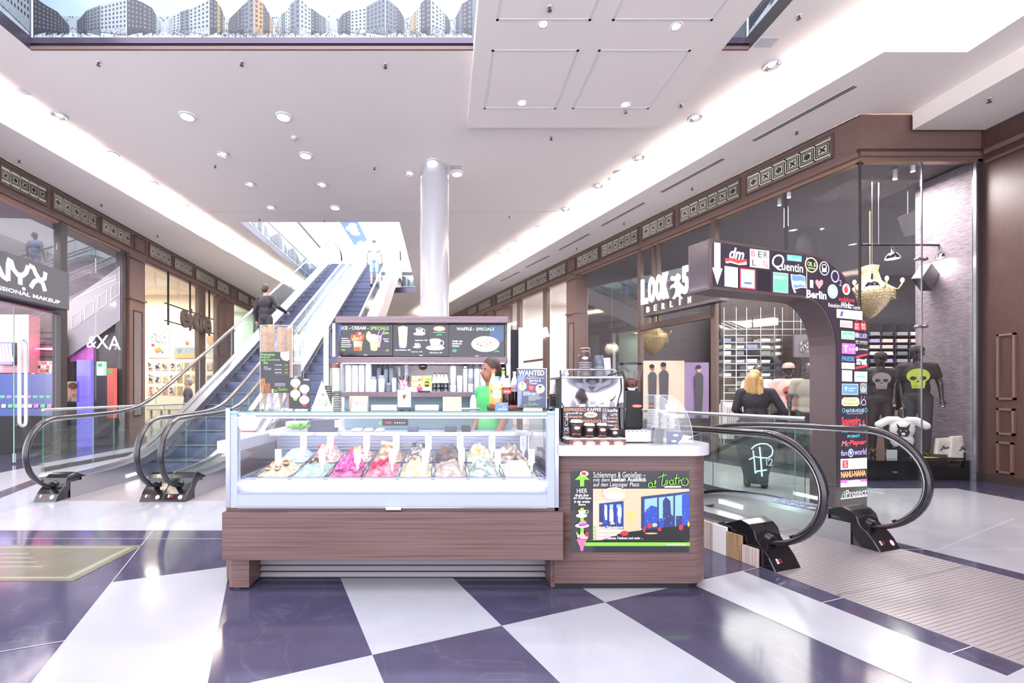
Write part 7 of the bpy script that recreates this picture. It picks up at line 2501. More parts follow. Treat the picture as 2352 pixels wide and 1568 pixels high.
g.build('badge', t)
G('black').box(xr(1440, Y), xr(1474, Y), Y + .0, Y + .14, ZK + .072, zr(984, Y)).build('base', t)
Y = 3.12
t = thing('knock_box', 'low brushed steel drawer base under the coffee grinder', 'drawer base', (xr(1470, Y), Y, ZK))
g = G('steel_brushed')
pbox(g, 1436, 1501, 987, 1015, Y, Y + .28)
g.v = [V((p.x, p.y, max(p.z, ZK))) for p in g.v]
g.build('drawer', t, bev=.004)
g = G('ink')
a = A(g, Y)
for q in range(5):
 a.r(1441 + q * 10, 989.5, 1446 + q * 10, 990.8, 'ink')
g.build('vent_slots', t)
t = thing('round_canister', 'small white canister with clip lid beside the grinder', 'canister', (xr(1488, 3.34), 3.34, ZK + .002))
G('white_gloss').lathe([(.001, 0), (.035, 0), (.036, .10), (.034, .11), (.001, .112)], (xr(1488, 3.40), 3.40, zr(1000, 3.2)), 22).build('body', t)
# acrylic sachet stand
Y = 3.06
t = thing('sachet_stand', 'clear acrylic quarter-round stand holding sugar sachets and leaflets', 'sachet stand', (xr(1545, Y), Y, ZK))
pts = [(1503, 907), (1528, 907)] + [(1528 + 64 * math.sin(math.radians(q)), 1018 - 111 * math.cos(math.radians(q))) for q in range(10, 86, 8)] + [(1592, 1020), (1503, 1022)]
for yy in (Y, Y + .16):
 g = G('acrylic')
 q = [V((xr(a_, Y), yy, max(ZK + .001, zr(b_, Y)))) for a_, b_ in pts]
 g.hull(q, [p + V((0, .003, 0)) for p in q])
 g.build('side_panel', t)
 g = G('white').tube(q[:-1], .0016, 5)
 g.build('polished_edge', t)
g = G('acrylic')
g.box(xr(1503, Y), xr(1505, Y), Y, Y + .16, ZK + .001, zr(907, Y)).box(xr(1524, Y), xr(1526, Y), Y, Y + .16, ZK + .001, zr(912, Y))
g.build('divider', t)
g = G('acrylic')
for ya, yb_, xa, xb in ((990, 964, 1526, 1578), (1020, 1002, 1560, 1590)):
 g.hull([V((xr(xa, Y), Y, zr(ya, Y))), V((xr(xb, Y), Y, zr(yb_, Y))), V((xr(xb, Y), Y + .16, zr(yb_, Y))), V((xr(xa, Y), Y + .16, zr(ya, Y)))],
   [V((xr(xa, Y), Y, zr(ya, Y) - .003)), V((xr(xb, Y), Y, zr(yb_, Y) - .003)), V((xr(xb, Y), Y + .16, zr(yb_, Y) - .003)), V((xr(xa, Y), Y + .16, zr(ya, Y) - .003))])
g.build('sloped_shelf', t)
for k, (px, z0_, n_) in enumerate(((1509, 982, 12), (1530, 984, 11), (1546, 984, 9))):
 for j in range(n_):
  tt = thing('sugar_sachet', 'white sugar sachet, %s from the bottom in the %s pile of the acrylic stand' % (ORD[j], ['left', 'middle', 'right'][k]), 'sugar sachet', (xr(px, Y), Y + .03, zr(z0_ - j * 3.6, Y)), 0, 'sugar sachets, %s pile' % ['left', 'middle', 'right'][k])
  o = rnd.uniform(-1.2, 1.2)
  G('paper').box(xr(px - 7 + o, Y), xr(px + 7 + o, Y), Y + .02, Y + .10, zr(z0_ - j * 3.6, Y), zr(z0_ - 2.4 - j * 3.6, Y)).build('sachet', tt, bev=.0015)
for k, (pts_, c, lb) in enumerate((([(1531, 990), (1571, 993), (1566, 1008), (1556, 1021), (1532, 1021)], 'night_dark', 'dark blue leaflet with cup pictures in the lower pocket'), ([(1504, 985), (1523, 985), (1523, 1018), (1504, 1016)], 'poster_slate', 'dark leaflet in the narrow left pocket'),
         ([(1528, 928), (1558, 926), (1550, 940), (1530, 945)], 's_tan', 'brown and white napkins at the top of the stand'))):
 tt = thing('leaflet', lb, 'leaflet', P3(pts_[-1][0], pts_[-1][1], Y + .04))
 q = [P3(a_, min(b_, 1018), Y + .03) for a_, b_ in pts_]
 G(c).hull(q, [p + V((0, .004, 0)) for p in q]).build('sheet', tt)
 if k == 0:
  g = G()
  A(g, Y + .03, .0004).d(1552, 999, 6, 3, 'white').d(1552, 998, 4, 2, 'tan').d(1548, 1013, 6, 2.5, 'white')
  g.build('printing', tt)
# ---------------------------------------------------------------- people and display figures
mat('hair_blond', 'cda870', 0.55, noise_=('a37d4a', (60, 60, 6), .2))
mat('hair_dark', '3a2a24', 0.6)
mat('hair_grey', '8f8580', 0.6)
mat('jacket_black', '27232c', 0.75, bump=((14, 14, 20), .5))
mat('trousers_dark', '37363c', 0.8)
mat('polo_green', '4fb268', 0.75, bump=((14, 14, 14), .4))
mat('jacket_brown', '4c4442', 0.8)
mat('shirt_blue', 'a9c0dc', 0.8)
mat('figure_black', '2a2526', 0.18, coat=.6)
def figure(name, label, cat, loc, rz, h=1.72, skin='skin', hair=('short', 'hair_dark'), top='jacket_black', sleeve='long', bottom='trousers_dark', legs='long', shoe='black', armL=None, armR=None, hx=0.0,
   turn=0.0, wide=1.0, cap=None, group=None, vox=.011, parts=None, lower=True, step=0.0):
 """standing figure facing -y before rotation. armL/armR = (elbow, wrist) in a 1.75 m figure"""
 k = h / 1.75
 t = thing(name, label, cat, (0, 0, 0), 0, group)
 armL = armL or ((.25, .03, 1.14), (.26, -.06, .90))
 armR = armR or ((-.25, .03, 1.14), (-.26, -.06, .90))
 def s(p): return V((p[0] * k * wide, p[1] * k, p[2] * k))
 def hd(p):  # head space: turn about the neck
  c, s_ = math.cos(turn), math.sin(turn)
  return V(((p[0] * c - p[1] * s_ + hx) * k, (p[0] * s_ + p[1] * c) * k, p[2] * k))
 sh = ((.175, 0, 1.42), (-.175, 0, 1.42))
 B = [('e', s((0, 0, 1.30)), (.155 * k * wide, .10 * k, .17 * k)), ('e', s((0, 0, 1.10)), (.125 * k * wide, .09 * k, .16 * k)), ('e', s((0, 0, .94)), (.155 * k * wide, .11 * k, .13 * k)),
   ('c', s((-.14, 0, 1.42)), s((.14, 0, 1.42)), .055 * k, .055 * k), ('c', s((0, .01, 1.42)), hd((0, 0, 1.56)), .055 * k, .05 * k)]
 HZ = 1.63
 B += [('e', hd((0, 0, HZ + .01)), (.074 * k, .085 * k, .105 * k)), ('e', hd((0, -.03, HZ - .05)), (.055 * k, .06 * k, .065 * k)), ('c', hd((0, -.088, HZ + .005)), hd((0, -.105, HZ - .03)), .010 * k, .016 * k),
   ('e', hd((.075, .0, HZ - .01)), (.012 * k, .02 * k, .03 * k)), ('e', hd((-.075, .0, HZ - .01)), (.012 * k, .02 * k, .03 * k)), ('c', hd((-.022, -.083, HZ - .055)), hd((.022, -.083, HZ - .055)), .009 * k, .009 * k)]
 for (e, w_), so, sg in ((armL, sh[0], 1), (armR, sh[1], -1)):
  B += [('c', s(so), s(e), .048 * k, .038 * k), ('c', s(e), s(w_), .037 * k, .026 * k)]
  d = (V(w_) - V(e)).normalized()
  P = V(w_) + d * .05
  side = d.cross(V((0, 1, 0))) if abs(d.y) < .8 else V((1, 0, 0))
  side.normalize()
  B.append(('c', s(w_), s(P), .026 * k, .034 * k))
  for f in range(4):
   o = side * (-.027 + .018 * f)
   q = P + o + d * .02
   q2 = q + d * (.035, .042, .040, .03)[f] + V((0, -.008, 0))
   q3 = q2 + d * .025 + V((0, -.016, 0))
   B += [('c', s(q), s(q2), .0085 * k, .008 * k), ('c', s(q2), s(q3), .008 * k, .007 * k)]
  B += [('c', s(V(w_) + d * .02 + side * .02 * sg), s(P + side * .055 * sg + d * .02), .0095 * k, .008 * k)]
 if lower:
  for sg in (1, -1):
   st = step * sg
   hip, kn, an = (.085 * sg, 0, .92), (.095 * sg, -.02 - st * .5, .50), (.10 * sg, .02 - st, .09)
   B += [('c', s(hip), s(kn), .085 * k, .055 * k), ('c', s(kn), s(an), .055 * k, .036 * k), ('c', s(an), s((.10 * sg, -.13 - st, .035)), .036 * k, .034 * k)]
 body = remesh('body', B, skin, t, vox, 3)
 T = [('e', s((0, 0, 1.30)), (.175 * k * wide, .125 * k, .19 * k)), ('e', s((0, 0, 1.08)), (.15 * k * wide, .115 * k, .20 * k)), ('e', s((0, 0, .95)), (.17 * k * wide, .13 * k, .10 * k)), ('c', s((-.15, 0, 1.42)), s((.15, 0, 1.42)), .066 * k, .066 * k)]
 for (e, w_), so in ((armL, sh[0]), (armR, sh[1])):
  if sleeve == 'long':
   T += [('c', s(so), s(e), .066 * k, .055 * k), ('c', s(e), s(w_), .055 * k, .042 * k)]
  else:
   m_ = V(so).lerp(V(e), .55)
   T += [('c', s(so), s(m_), .064 * k, .062 * k)]
 if top:
  remesh('jacket' if sleeve == 'long' else 'shirt', T, top, t, vox, 4)
 if lower and bottom:
  L = [('e', s((0, 0, .94)), (.168 * k * wide, .128 * k, .12 * k))]
  for sg in (1, -1):
   st = step * sg
   hip, kn, an = (.085 * sg, 0, .92), (.095 * sg, -.02 - st * .5, .50), (.10 * sg, .02 - st, .10)
   L.append(('c', s(hip), s(kn), .098 * k, .07 * k))
   if legs == 'long':
    L.append(('c', s(kn), s(an), .07 * k, .05 * k))
  remesh('trousers', L, bottom, t, vox, 4)
  for sg in (1, -1):
   st = step * sg
   remesh('shoe', [('c', s((.10 * sg, .04 - st, .045)), s((.10 * sg, -.15 - st, .04)), .046 * k, .042 * k)], shoe, t, vox, 2)
 if hair:
  st_, hm = hair
  H = [('e', hd((0, .018, HZ + .035)), (.086 * k, .092 * k, .10 * k)), ('e', hd((0, .05, HZ - .0)), (.080 * k, .065 * k, .09 * k))]
  if st_ == 'long':
   H += [('c', hd((0, .075, HZ)), hd((0, .085, HZ - .20)), .075 * k, .055 * k)] + [('c', hd((x, .05 + .02 * (i % 2), HZ - .02)), hd((x * 1.25, .075, HZ - .22 - .02 * (i % 3))), .034 * k, .02 * k) for i, x in enumerate((-.085, -.06, -.03, 0, .03, .06, .085))]
  remesh('hair', H, hm, t, .009, 2)
 if cap:
  g = G(cap).lathe([(.088, 0), (.09, .03), (.075, .075), (.04, .10), (.001, .105)], hd((0, .005, HZ + .03)) / 1, 22, k, k)
  c = hd((0, -.08, HZ + .035))
  d = V((math.sin(turn), -math.cos(turn), 0))
  n = V((math.cos(turn), math.sin(turn), 0))
  q = [c + n * x + d * y for x, y in ((-.075, -.02), (-.07, .04), (-.035, .075), (0, .085), (.035, .075), (.07, .04), (.075, -.02))]
  g.hull(q, [p - V((0, 0, .008)) for p in q])
  g.build('cap', t)
 g = G('ink')
 for sg in (1, -1):
  g.sphere(hd((.029 * sg, -.082, HZ + .012)), .008 * k, 5)
 if skin != 'figure_black':
  g.build('eyes', t)
  g = G('hair_dark')
  g.tube([hd((-.022, -.091, HZ - .056)), hd((0, -.095, HZ - .054)), hd((.022, -.091, HZ - .056))], .0025, 5)
  g.build('mouth', t)
 if parts:
  parts(t, s, hd)
 t.location = loc
 t.rotation_euler = (0, 0, rz)
 return t
def rob(t, s, hd):
 # long tapering dark trousers
 g = G('trousers_dark')
 g.lathe([(.001, 1.0), (.15, 1.0), (.21, .93), (.24, .84), (.235, .66), (.20, .45), (.155, .25), (.125, .12), (.11, .06), (.001, .06)], (0, .01, 0), 26, 1.08, .75)
 g.build('long_skirt', t)
 g = G('black')
 g.tube([s((.16, -.10, 1.42)), s((.02, .13, 1.15)), s((-.17, .10, .95))], .012, 6)
 g.build('bag_strap', t)
figure('person', 'woman with shoulder-length blond hair and black jacket, seen from behind at the railing', 'person', (4.42, 6.3, 0), math.radians(150), 1.66, hair=('long', 'hair_blond'), wide=1.06,
  armL=((.24, .0, 1.16), (.14, -.2, 1.05)), armR=((-.31, .02, 1.15), (-.18, -.2, 1.03)), turn=math.radians(-18), parts=rob, legs='long', hx=.01)
figure('person', 'kiosk worker in a green polo shirt turned to the left behind the bottles', 'person', (.43, 4.12, 0), math.radians(-62), 1.665, skin='skin_dark', hair=('short', 'hair_dark'), top='polo_green', sleeve='short', bottom='jeans',
  armL=((.23, .0, 1.15), (.2, -.12, .92)), armR=((-.24, .02, 1.15), (-.2, -.12, .92)))
figure('person', 'person in a dark jacket riding up the left escalator, seen from behind', 'person', (-4.30, 10.7, 2.20), math.radians(172), 1.74, hair=('short', 'hair_dark'), top='jacket_black', bottom='trousers_dark', armR=((-.32, .0, 1.2), (-.42, -.2, 1.10)), vox=.014)
figure('person', 'person in a pale blue shirt near the top of the right rising escalator', 'person', (-2.50, 15.9, 5.14), math.radians(180), 1.74, hair=('short', 'hair_grey'), top='shirt_blue', sleeve='short', bottom='shirt_blue', legs='short', vox=.016)
figure('person', 'grey-haired walker in a brown jacket passing the poster shop behind the left escalator', 'person', (-7.35, 12.75, 0), math.radians(-70), 1.74, hair=('short', 'hair_grey'), top='jacket_brown', bottom='jeans', vox=.016, step=.14)
# window figures of the clothes shop
mat('tee_black', '2b2628', 0.8)
mat('tee_white', 'ece8e6', 0.8)
mat('tee_pink', 'f0c3b8', 0.8)
mat('tee_olive', 'a39a8a', 0.8)
mat('cap_pink', 'f2a79c', 0.6)
mat('skull_lime', 'b7c936', 0.6)
mat('skull_grey', '8d8284', 0.6)
mat('skull_blue', '8a9bc4', 0.6)
mat('skull_red', 'cf5e55', 0.6)
def skull(m, w_=.24, z=1.24, y=-.150):
 def f(t, s, hd):
  g = G(m).flat(plane_M((0, y, z), (1, 0, 0), (0, 0, 1)))
  k = w_ / .24
  g.dl = .0006
  g.disc(0, .03 * k, .105 * k, .095 * k).pl([(-.07 * k, -.03 * k), (.07 * k, -.03 * k), (.055 * k, -.13 * k), (-.055 * k, -.13 * k)])
  for sg in (1, -1):
   g.disc(.045 * sg * k, .0, .03 * k, .026 * k, 'ink', n=12)
  g.pl([(-.014 * k, -.05 * k), (.014 * k, -.05 * k), (0, -.02 * k)], 'ink')
  for i in range(5):
   g.rect((-.04 + i * .018) * k, -.12 * k, (-.036 + i * .018) * k, -.085 * k, 'ink')
  r_ = random.Random(3)
  for i in range(40):
   an, rr = r_.uniform(0, 6.28), r_.random() ** .5
   g.rect(rr * .1 * k * math.cos(an), .03 * k + rr * .09 * k * math.sin(an), rr * .1 * k * math.cos(an) + .007 * k, .03 * k + rr * .09 * k * math.sin(an) + .004, 'tee_black' if m in ('skull_lime', 'skull_grey') else 'tee_white')
  g.build('shirt_print', t)
 return f
fk = dict(skin='figure_black', hair=None, sleeve='short', vox=.014)
figure('mannequin', 'black mannequin in black cap and black shirt with a grey skull print', 'mannequin', (7.42, 7.55, .302), math.radians(-40), 1.72, top='tee_black', bottom='tee_black', cap='tee_black', parts=skull('skull_grey', .26), **fk)
figure('mannequin', 'black mannequin in black shirt with a big lime green skull print', 'mannequin', (7.72, 7.25, .302), math.radians(-42), 1.80, top='tee_black', bottom='trousers_dark', cap='tee_black', parts=skull('skull_lime', .30, 1.27, -.152), **fk)
figure('mannequin', 'mannequin in pink cap and pale pink shirt with a red skull print', 'mannequin', (6.28, 8.10, .02), math.radians(-34), 1.86, top='tee_pink', bottom='tee_black', cap='cap_pink', parts=skull('skull_red', .22, 1.32, -.155), **fk)
figure('mannequin', 'mannequin in white shirt with a pale blue skull print, behind the blond woman', 'mannequin', (6.0, 8.5, .02), math.radians(-30), 1.86, top='tee_white', bottom='tee_black', parts=skull('skull_blue', .26, 1.32, -.155), **fk)
figure('mannequin', 'mannequin in olive grey shirt half hidden behind the directory arch', 'mannequin', (6.36, 7.75, .02), math.radians(-30), 1.84, top='tee_olive', bottom='tee_black', parts=None, **fk)
t = thing('shirt_bust', 'small dark bust wearing a white shirt with a cat face print', 'mannequin', (0, 0, 0))
k = .9
Bp = [('e', V((0, 0, .30)), (.15, .10, .17)), ('e', V((0, 0, .12)), (.14, .10, .14)), ('c', V((-.15, 0, .44)), V((.15, 0, .44)), .06, .06), ('c', V((-.17, 0, .43)), V((-.26, 0, .36)), .058, .06), ('c', V((.17, 0, .43)), V((.26, 0, .36)), .058, .06)]
remesh('shirt', Bp, 'tee_white', t, .012, 4)
remesh('neck', [('c', V((0, 0, .44)), V((0, 0, .60)), .05, .048), ('c', V((0, 0, 0)), V((0, 0, .1)), .08, .1)], 'figure_black', t, .012, 2)
g = G('figure_black').flat(plane_M((0, -.112, .28), (1, 0, 0), (0, 0, 1)), .002)
g.dl = .0006
g.pl([(-.08, .12), (-.06, .02), (-.075, -.02), (-.05, -.09), (.05, -.09), (.075, -.02), (.06, .02), (.08, .12), (.035, .06), (-.035, .06)], 'tee_black').disc(0, -.05, .022, .022, 'tee_white').disc(-.03, .0, .01, .008, 'tee_white').disc(.03, 0, .01, .008, 'tee_white')
g.txt('PARTY ANIMAL', -.08, -.15, .08, -.135, 'grey')
g.build('shirt_print', t)
t.location = (7.30, 7.08, .46)
t.rotation_euler = (0, 0, math.radians(-38))
G('black').box(7.2, 7.4, 6.98, 7.18, .302, .46).build('bust_block', label='black block under the white shirt bust', cat='display block')
# ---------------------------------------------------------------- shop signs and window contents
def wrect(g, W_, M, px0, px1, py0, py1, lay, m):
 pass
# lit LOOK sign with a bear and BERLIN below
t = thing('shop_sign', 'lit white LOOK lettering with a bear above the clothes shop door', 'shop sign', RM @ V((uR(1530), 3.1, .2)))
nn = .22
us = lambda px, py: RW(px, py, nn)
g = G('frame_dark')
a0, a1 = us(1478, 700), us(1655, 640)
zb, zt = us(1478, 722)[1], us(1540, 640)[1]
g.at(RM).box(a0[0], a1[0], zb, zt - .05, nn - .06, nn - .01)
g.m('steel_dark').box(a0[0], a1[0], zb - .06, zb, nn - .22, nn + .0)
g.build('sign_box', t)
g = G('white_glow')
mat('neon_white', 'f4f4ff', 0.4, emit=2.4)
g.flat(RM, nn)
zl = [us(1475, 700)[1], us(1475, 643)[1]]
for tx, p0, p1 in (('L', 1475, 1489), ('O', 1491, 1506), ('O', 1508, 1522), ('K', 1524, 1537), ('5', 1569, 1582), ('4', 1585, 1600)):
 g.txt(tx, us(p0, 680)[0], zl[0], us(p1, 680)[0], zl[1], 'neon_white', bold=.04, thick=.04)
zb2, zt2 = us(1485, 718)[1], us(1485, 705)[1]
for i, (tx, p0) in enumerate(zip('BERLIN', (1486, 1503, 1521, 1540, 1561, 1581))):
 g.txt(tx, us(p0, 700)[0], zb2, us(p0 + (6 if tx != 'I' else 2), 700)[0], zt2, 'neon_white', thick=.02)
g.build('lit_letters', t)
g = G('neon_white').flat(RM, nn)
P_ = [(1539, 634), (1543, 630), (1550, 634), (1556, 628), (1562, 633), (1564, 642), (1560, 648), (1568, 660), (1568, 672), (1562, 680), (1568, 688), (1563, 690), (1556, 680), (1549, 686), (1544, 683), (1550, 674), (1552, 662), (1545, 657), (1538, 660), (1541, 652), (1548, 650), (1550, 643), (1543, 642)]
uc, zc = us(1553, 659)
bu_ = [((us(x, y)[0]), us(1553, y)[1]) for x, y in P_]
g.pl(bu_)
g.build('bear_emblem', t)
# HEDONIA-like lettering over the next shop
t = thing('shop_sign', 'white three-dimensional EDONIA lettering in front of the bright shop', 'shop sign', RM @ V((uR(1240), 3.0, .2)))
g = G().flat(RM, .2)
zz0, zz1 = RW(1230, 780, .2)[1], RW(1230, 758, .2)[1]
g.txt('HEDONIA', RW(1196, 770, .2)[0], zz0, RW(1262, 770, .2)[0], zz1, 'neon_white', bold=.03, thick=.08)
g.m('steel').box(RW(1196, 770, .2)[0], RW(1262, 770, .2)[0], zz0 + .1, zz0 + .12, .0, .06)
g.build('lit_letters', t)
# make-up shop sign on the left
nl = .30
t = thing('shop_sign', 'dark grey sign box with lit white letters above the left glass door', 'shop sign', LM @ V((uL(70), 3.1, .2)))
ul = lambda px, py=600: LW(px, py, nl)[0]
zt_, zb_ = LW(80, 601, nl)[1], LW(80, 694, nl)[1]
mat('sign_grey', '55555c', 0.5)
G('sign_grey').at(LM).box(ul(-260), ul(159), zb_, zt_, .06, nl).build('sign_box', t)
g = G().flat(LM, nl + .005)
H_ = zt_ - zb_
def uz(px, f):
 return ul(px), zb_ + H_ * f
for pts in ([(-14, .30), (-14, .80), (-10, .84)], [(-14, .78), (6, .42), (18, .38)], [(18, .36), (18, .72), (22, .88)], [(24, .84), (30, .66), (40, .56), (52, .58), (60, .68), (64, .84)], [(46, .58), (46, .34)],
   [(66, .86), (76, .84), (82, .70), (92, .58), (102, .66), (104, .82)], [(70, .34), (78, .50), (88, .58), (98, .52), (103, .34)]):
 g.stroke([uz(*p) for p in pts], .085, 'neon_white')
g.disc(*uz(54, .26), .035, .03, 'neon_white', n=10)
g.txt('PROFESSIONAL MAKEUP', ul(-70), zb_ + H_ * .10, ul(137), zb_ + H_ * .19, 'neon_white', bold=.01)
g.build('lit_letters', t)
# open-frame lettering of the poster shop
t = thing('shop_sign', 'brown eicie letters hung in a black rod frame before the poster shop', 'shop sign', LM @ V((uL(430), 3.1, .2)))
ne = .18
ue = lambda px: LW(px, 740, ne)[0]
ze = lambda py: LW(440, py, ne)[1]
g = G('brown').flat(LM, ne)
mat('letter_brown', '564a46', 0.4)
for tx, a_, b_, y0, y1 in (('e', 413, 431, 718, 756), ('i', 434, 438, 718, 756), ('c', 441, 456, 718, 756), ('i', 459, 463, 718, 756), ('e', 466, 482, 718, 756)):
 g.txt(tx, ue(a_), ze(757), ue(b_), ze(717 if tx != 'i' else 710), 'letter_brown', bold=.03, thick=.06)
g.build('letters', t)
g = G('black').at(LM)
for px in (388, 438, 482):
 g.box(ue(px) - .02, ue(px) + .02, ze(760), 4.86, ne - .04, ne)
for py in (716, 752):
 g.box(ue(380), ue(492), ze(py) - .015, ze(py) + .015, ne - .04, ne)
g.build('rod_frame', t)
# posters on the cream partition
Yw = 16.59
def fr_poster(px0, py0, px1, py1, label, art, group, name='wall_print', frame=None):
 t = thing(name, label, 'wall print', (xr((px0 + px1) / 2, Yw), Yw, zr(py1, Yw)), 0, group)
 g = G('paper')
 pbox(g, px0, px1, py0, py1, Yw - .02, Yw)
 g.build('sheet', t)
 g = G()
 g.dl = .002
 art(A(g, Yw - .022, .002), px0, py0, px1, py1)
 g.build('picture', t)
def branch(a, x0, y0, x1, y1):
 w_, h = x1 - x0, y1 - y0
 a.l([(x0 + w_ * .2, y0 + h * .2), (x0 + w_ * .5, y0 + h * .3), (x0 + w_ * .85, y0 + h * .45), (x0 + w_ * .8, y0 + h * .6)], 1, 'brown')
 for i in range(16):
  a.d(x0 + w_ * (.15 + .7 * rnd.random()), y0 + h * (.12 + .4 * rnd.random()), 2.6, 1.2, 'leaf', n=8)
 for fx, fy in ((.42, .76), (.55, .72)):
  a.d(x0 + w_ * fx, y0 + h * fy, 4.5, 4.5, 'orange', n=14)
 a.d(x0 + w_ * .25, y0 + h * .58, 4, 3, 'red', n=8).d(x0 + w_ * .68, y0 + h * .78, 4, 3, 'leaf', n=8).r(x0, y1 - .8, x1, y1, 'tan')
def birdy(a, x0, y0, x1, y1):
 w_, h = x1 - x0, y1 - y0
 a.r(x0, y0 + h * .65, x1, y0 + h * .85, 'photo_sky').r(x0, y0 + h * .85, x1, y1, 'tan')
 a.l([(x0 + w_ * .25, y0 + h * .2), (x0 + w_ * .4, y0 + h * .12), (x0 + w_ * .5, y0 + h * .3), (x0 + w_ * .6, y0 + h * .45)], 1, 's_orange').d(x0 + w_ * .62, y0 + h * .48, 5, 3, 's_orange', n=10).d(x0 + w_ * .65, y0 + h * .54, 3.5, 3, 'red', n=10)
 a.l([(x0 + w_ * .6, y0 + h * .58), (x0 + w_ * .55, y0 + h * .9)], .6, 's_orange')
 for i in range(5):
  a.l([(x0 + w_ * .25, y0 + h * .86), (x0 + w_ * (.12 + .06 * i), y0 + h * .7)], .8, 'leaf')
 a.r(x0, y1 - .8, x1, y1, 'tan')
def palm(a, x0, y0, x1, y1):
 a.d((x0 + x1) / 2, y0 + (y1 - y0) * .35, (x1 - x0) * .3, (y1 - y0) * .2, 'tan', n=12)
 for i in range(7):
  an = i * .9
  a.l([((x0 + x1) / 2, y0 + (y1 - y0) * .65), ((x0 + x1) / 2 + 8 * math.cos(an), y0 + (y1 - y0) * .65 + 14 * math.sin(an))], .9, 'leaf')
fr_poster(341, 751, 388, 822, 'large botanical print with orange fruit on a leafy branch', branch, 'large botanical prints')
fr_poster(400, 751, 447, 822, 'large print of a wading pink bird among plants', birdy, 'large botanical prints')
fr_poster(469, 758, 494, 821, 'large print of a fruit above palm leaves, cut by the window post', palm, 'large botanical prints')
rows_ = [(831, 850), (859, 878), (886, 906)]
for r_, (ya, yb_) in enumerate(rows_):
 for c_ in range(9):
  x0 = 339 + c_ * 16.7 if c_ < 8 else 474
  if c_ == 7 or (r_ == 2 and c_ > 5 and c_ < 8):
   continue
  col = rnd.choice(['brown', 'leaf', 'tan', 'skull_red', 'night_dark', 'gold', 'grey_dark'])
  col2 = rnd.choice(['cream', 'paper', 'tan'])
  def art(a, x0, y0, x1, y1, col=col, col2=col2):
   a.r(x0 + .8, y0 + .8, x1 - .8, y1 - .8, col2)
   for i in range(12):
    a.d(x0 + 2 + (x1 - x0 - 4) * rnd.random(), y0 + 2.5 + (y1 - y0 - 5) * rnd.random(), rnd.uniform(.8, 2.2), rnd.uniform(.8, 2.4), col, n=7)
  fr_poster(x0, ya, x0 + 12.5, yb_, 'small framed print in the %s row, %s from the left' % (['top', 'middle', 'bottom'][r_], ORD[c_]), art, 'small prints in rows')
t = thing('trestle_table', 'pale trestle table under the small prints in the poster shop', 'table', (xr(370, 15.5), 15.5, 0))
g = G('plank_pale').box(xr(345, 15.5), xr(420, 15.5), 15.3, 15.9, .72, .76)
g.build('tabletop', t)
for px in (349, 372, 390, 415):
 G('plank_pale').box(xr(px, 15.5), xr(px, 15.5) + .05, 15.4, 15.45, 0, .72).build('leg', t)
# make-up shop interior, seen through the left window
Yn = 10.6
mat('brick_pink', 'e89aa4', 0.6, noise_=('f0b4b8', (3, 3, 30), .3))
mat('tube_pink', 'ff5a9c', 0.4, emit=4)
mat('screen_violet', '7a70e0', 0.3, emit=.8)
mat('mural_magenta', 'c45cb8', 0.5, noise_=('8a4a92', (2, 2, 2), .2))
mat('counter_blue', '2f4478', 0.4)
g = G('brick_pink')
pbox(g, -160, 66, 722, 856, Yn, 10.9)
for i in range(9):
 g.m('paper')
 pbox(g, -160, 66, 735 + i * 14, 735.6 + i * 14, Yn - .004, Yn)
g.build('wall_shop.007', kind='structure')
g = G('shop_dark')
pbox(g, 66, 141, 755, 1010, 10.9, 11.0)
for i in range(17):
 g.m('fascia_dark')
 pbox(g, 66, 141, 762 + i * 14, 763 + i * 14, 10.88, 10.9)
g.build('wall_shop.008', kind='structure')
t = thing('neon_tube', 'thin pink neon tube bent into a frame corner in the make-up shop', 'neon light', P3(75, 1000, 10.8))
G('tube_pink').tube([P3(76, 1010, 10.8), P3(76, 801, 10.8), P3(122, 801, 10.8)], .03, 8).build('tube', t)
for (a_, b_, c_, d_, lb, im) in ((-12, 30, 786, 838, 'wall screen with lipstick tubes on violet, far left', 1), (127, 141, 806, 848, 'narrow violet wall screen in the make-up shop', 0)):
 t = thing('wall_screen', lb, 'screen', P3((a_ + b_) / 2, d_, 10.5), 0)
 g = G('black')
 pbox(g, a_, b_, c_, d_, 10.45, 10.55)
 g.build('bezel', t)
 g = G()
 g.dl = .002
 a = A(g, 10.45, .002).r(a_ + 1, c_ + 1, b_ - 1, d_ - 1, 'screen_violet')
 if im:
  for q in range(4):
   a.p([(a_ + 8 + q * 8, c_ + 4), (a_ + 13 + q * 8, c_ + 4), (a_ + 20 + q * 8, d_ - 8), (a_ + 14 + q * 8, d_ - 8)], 's_cup')
 g.build('display', t)
t = thing('makeup_counter', 'long dark blue make-up counter packed with small palettes', 'counter', P3(60, 1010, 10.2))
g = G('counter_blue')
g.hull([P3(-160, 858, 10.3), P3(141, 858, 10.3), P3(141, 955, 9.6), P3(-160, 955, 9.6)], [P3(-160, 858, 10.5), P3(141, 858, 10.5), P3(141, 958, 10.5), P3(-160, 958, 10.5)])
g.m('black_matt').add([P3(-160, 955, 9.6), P3(118, 955, 9.6), V((xr(118, 9.6), 9.6, 0)), V((xr(-160, 9.6), 9.6, 0))], [(0, 1, 2, 3)])
g.build('body', t)
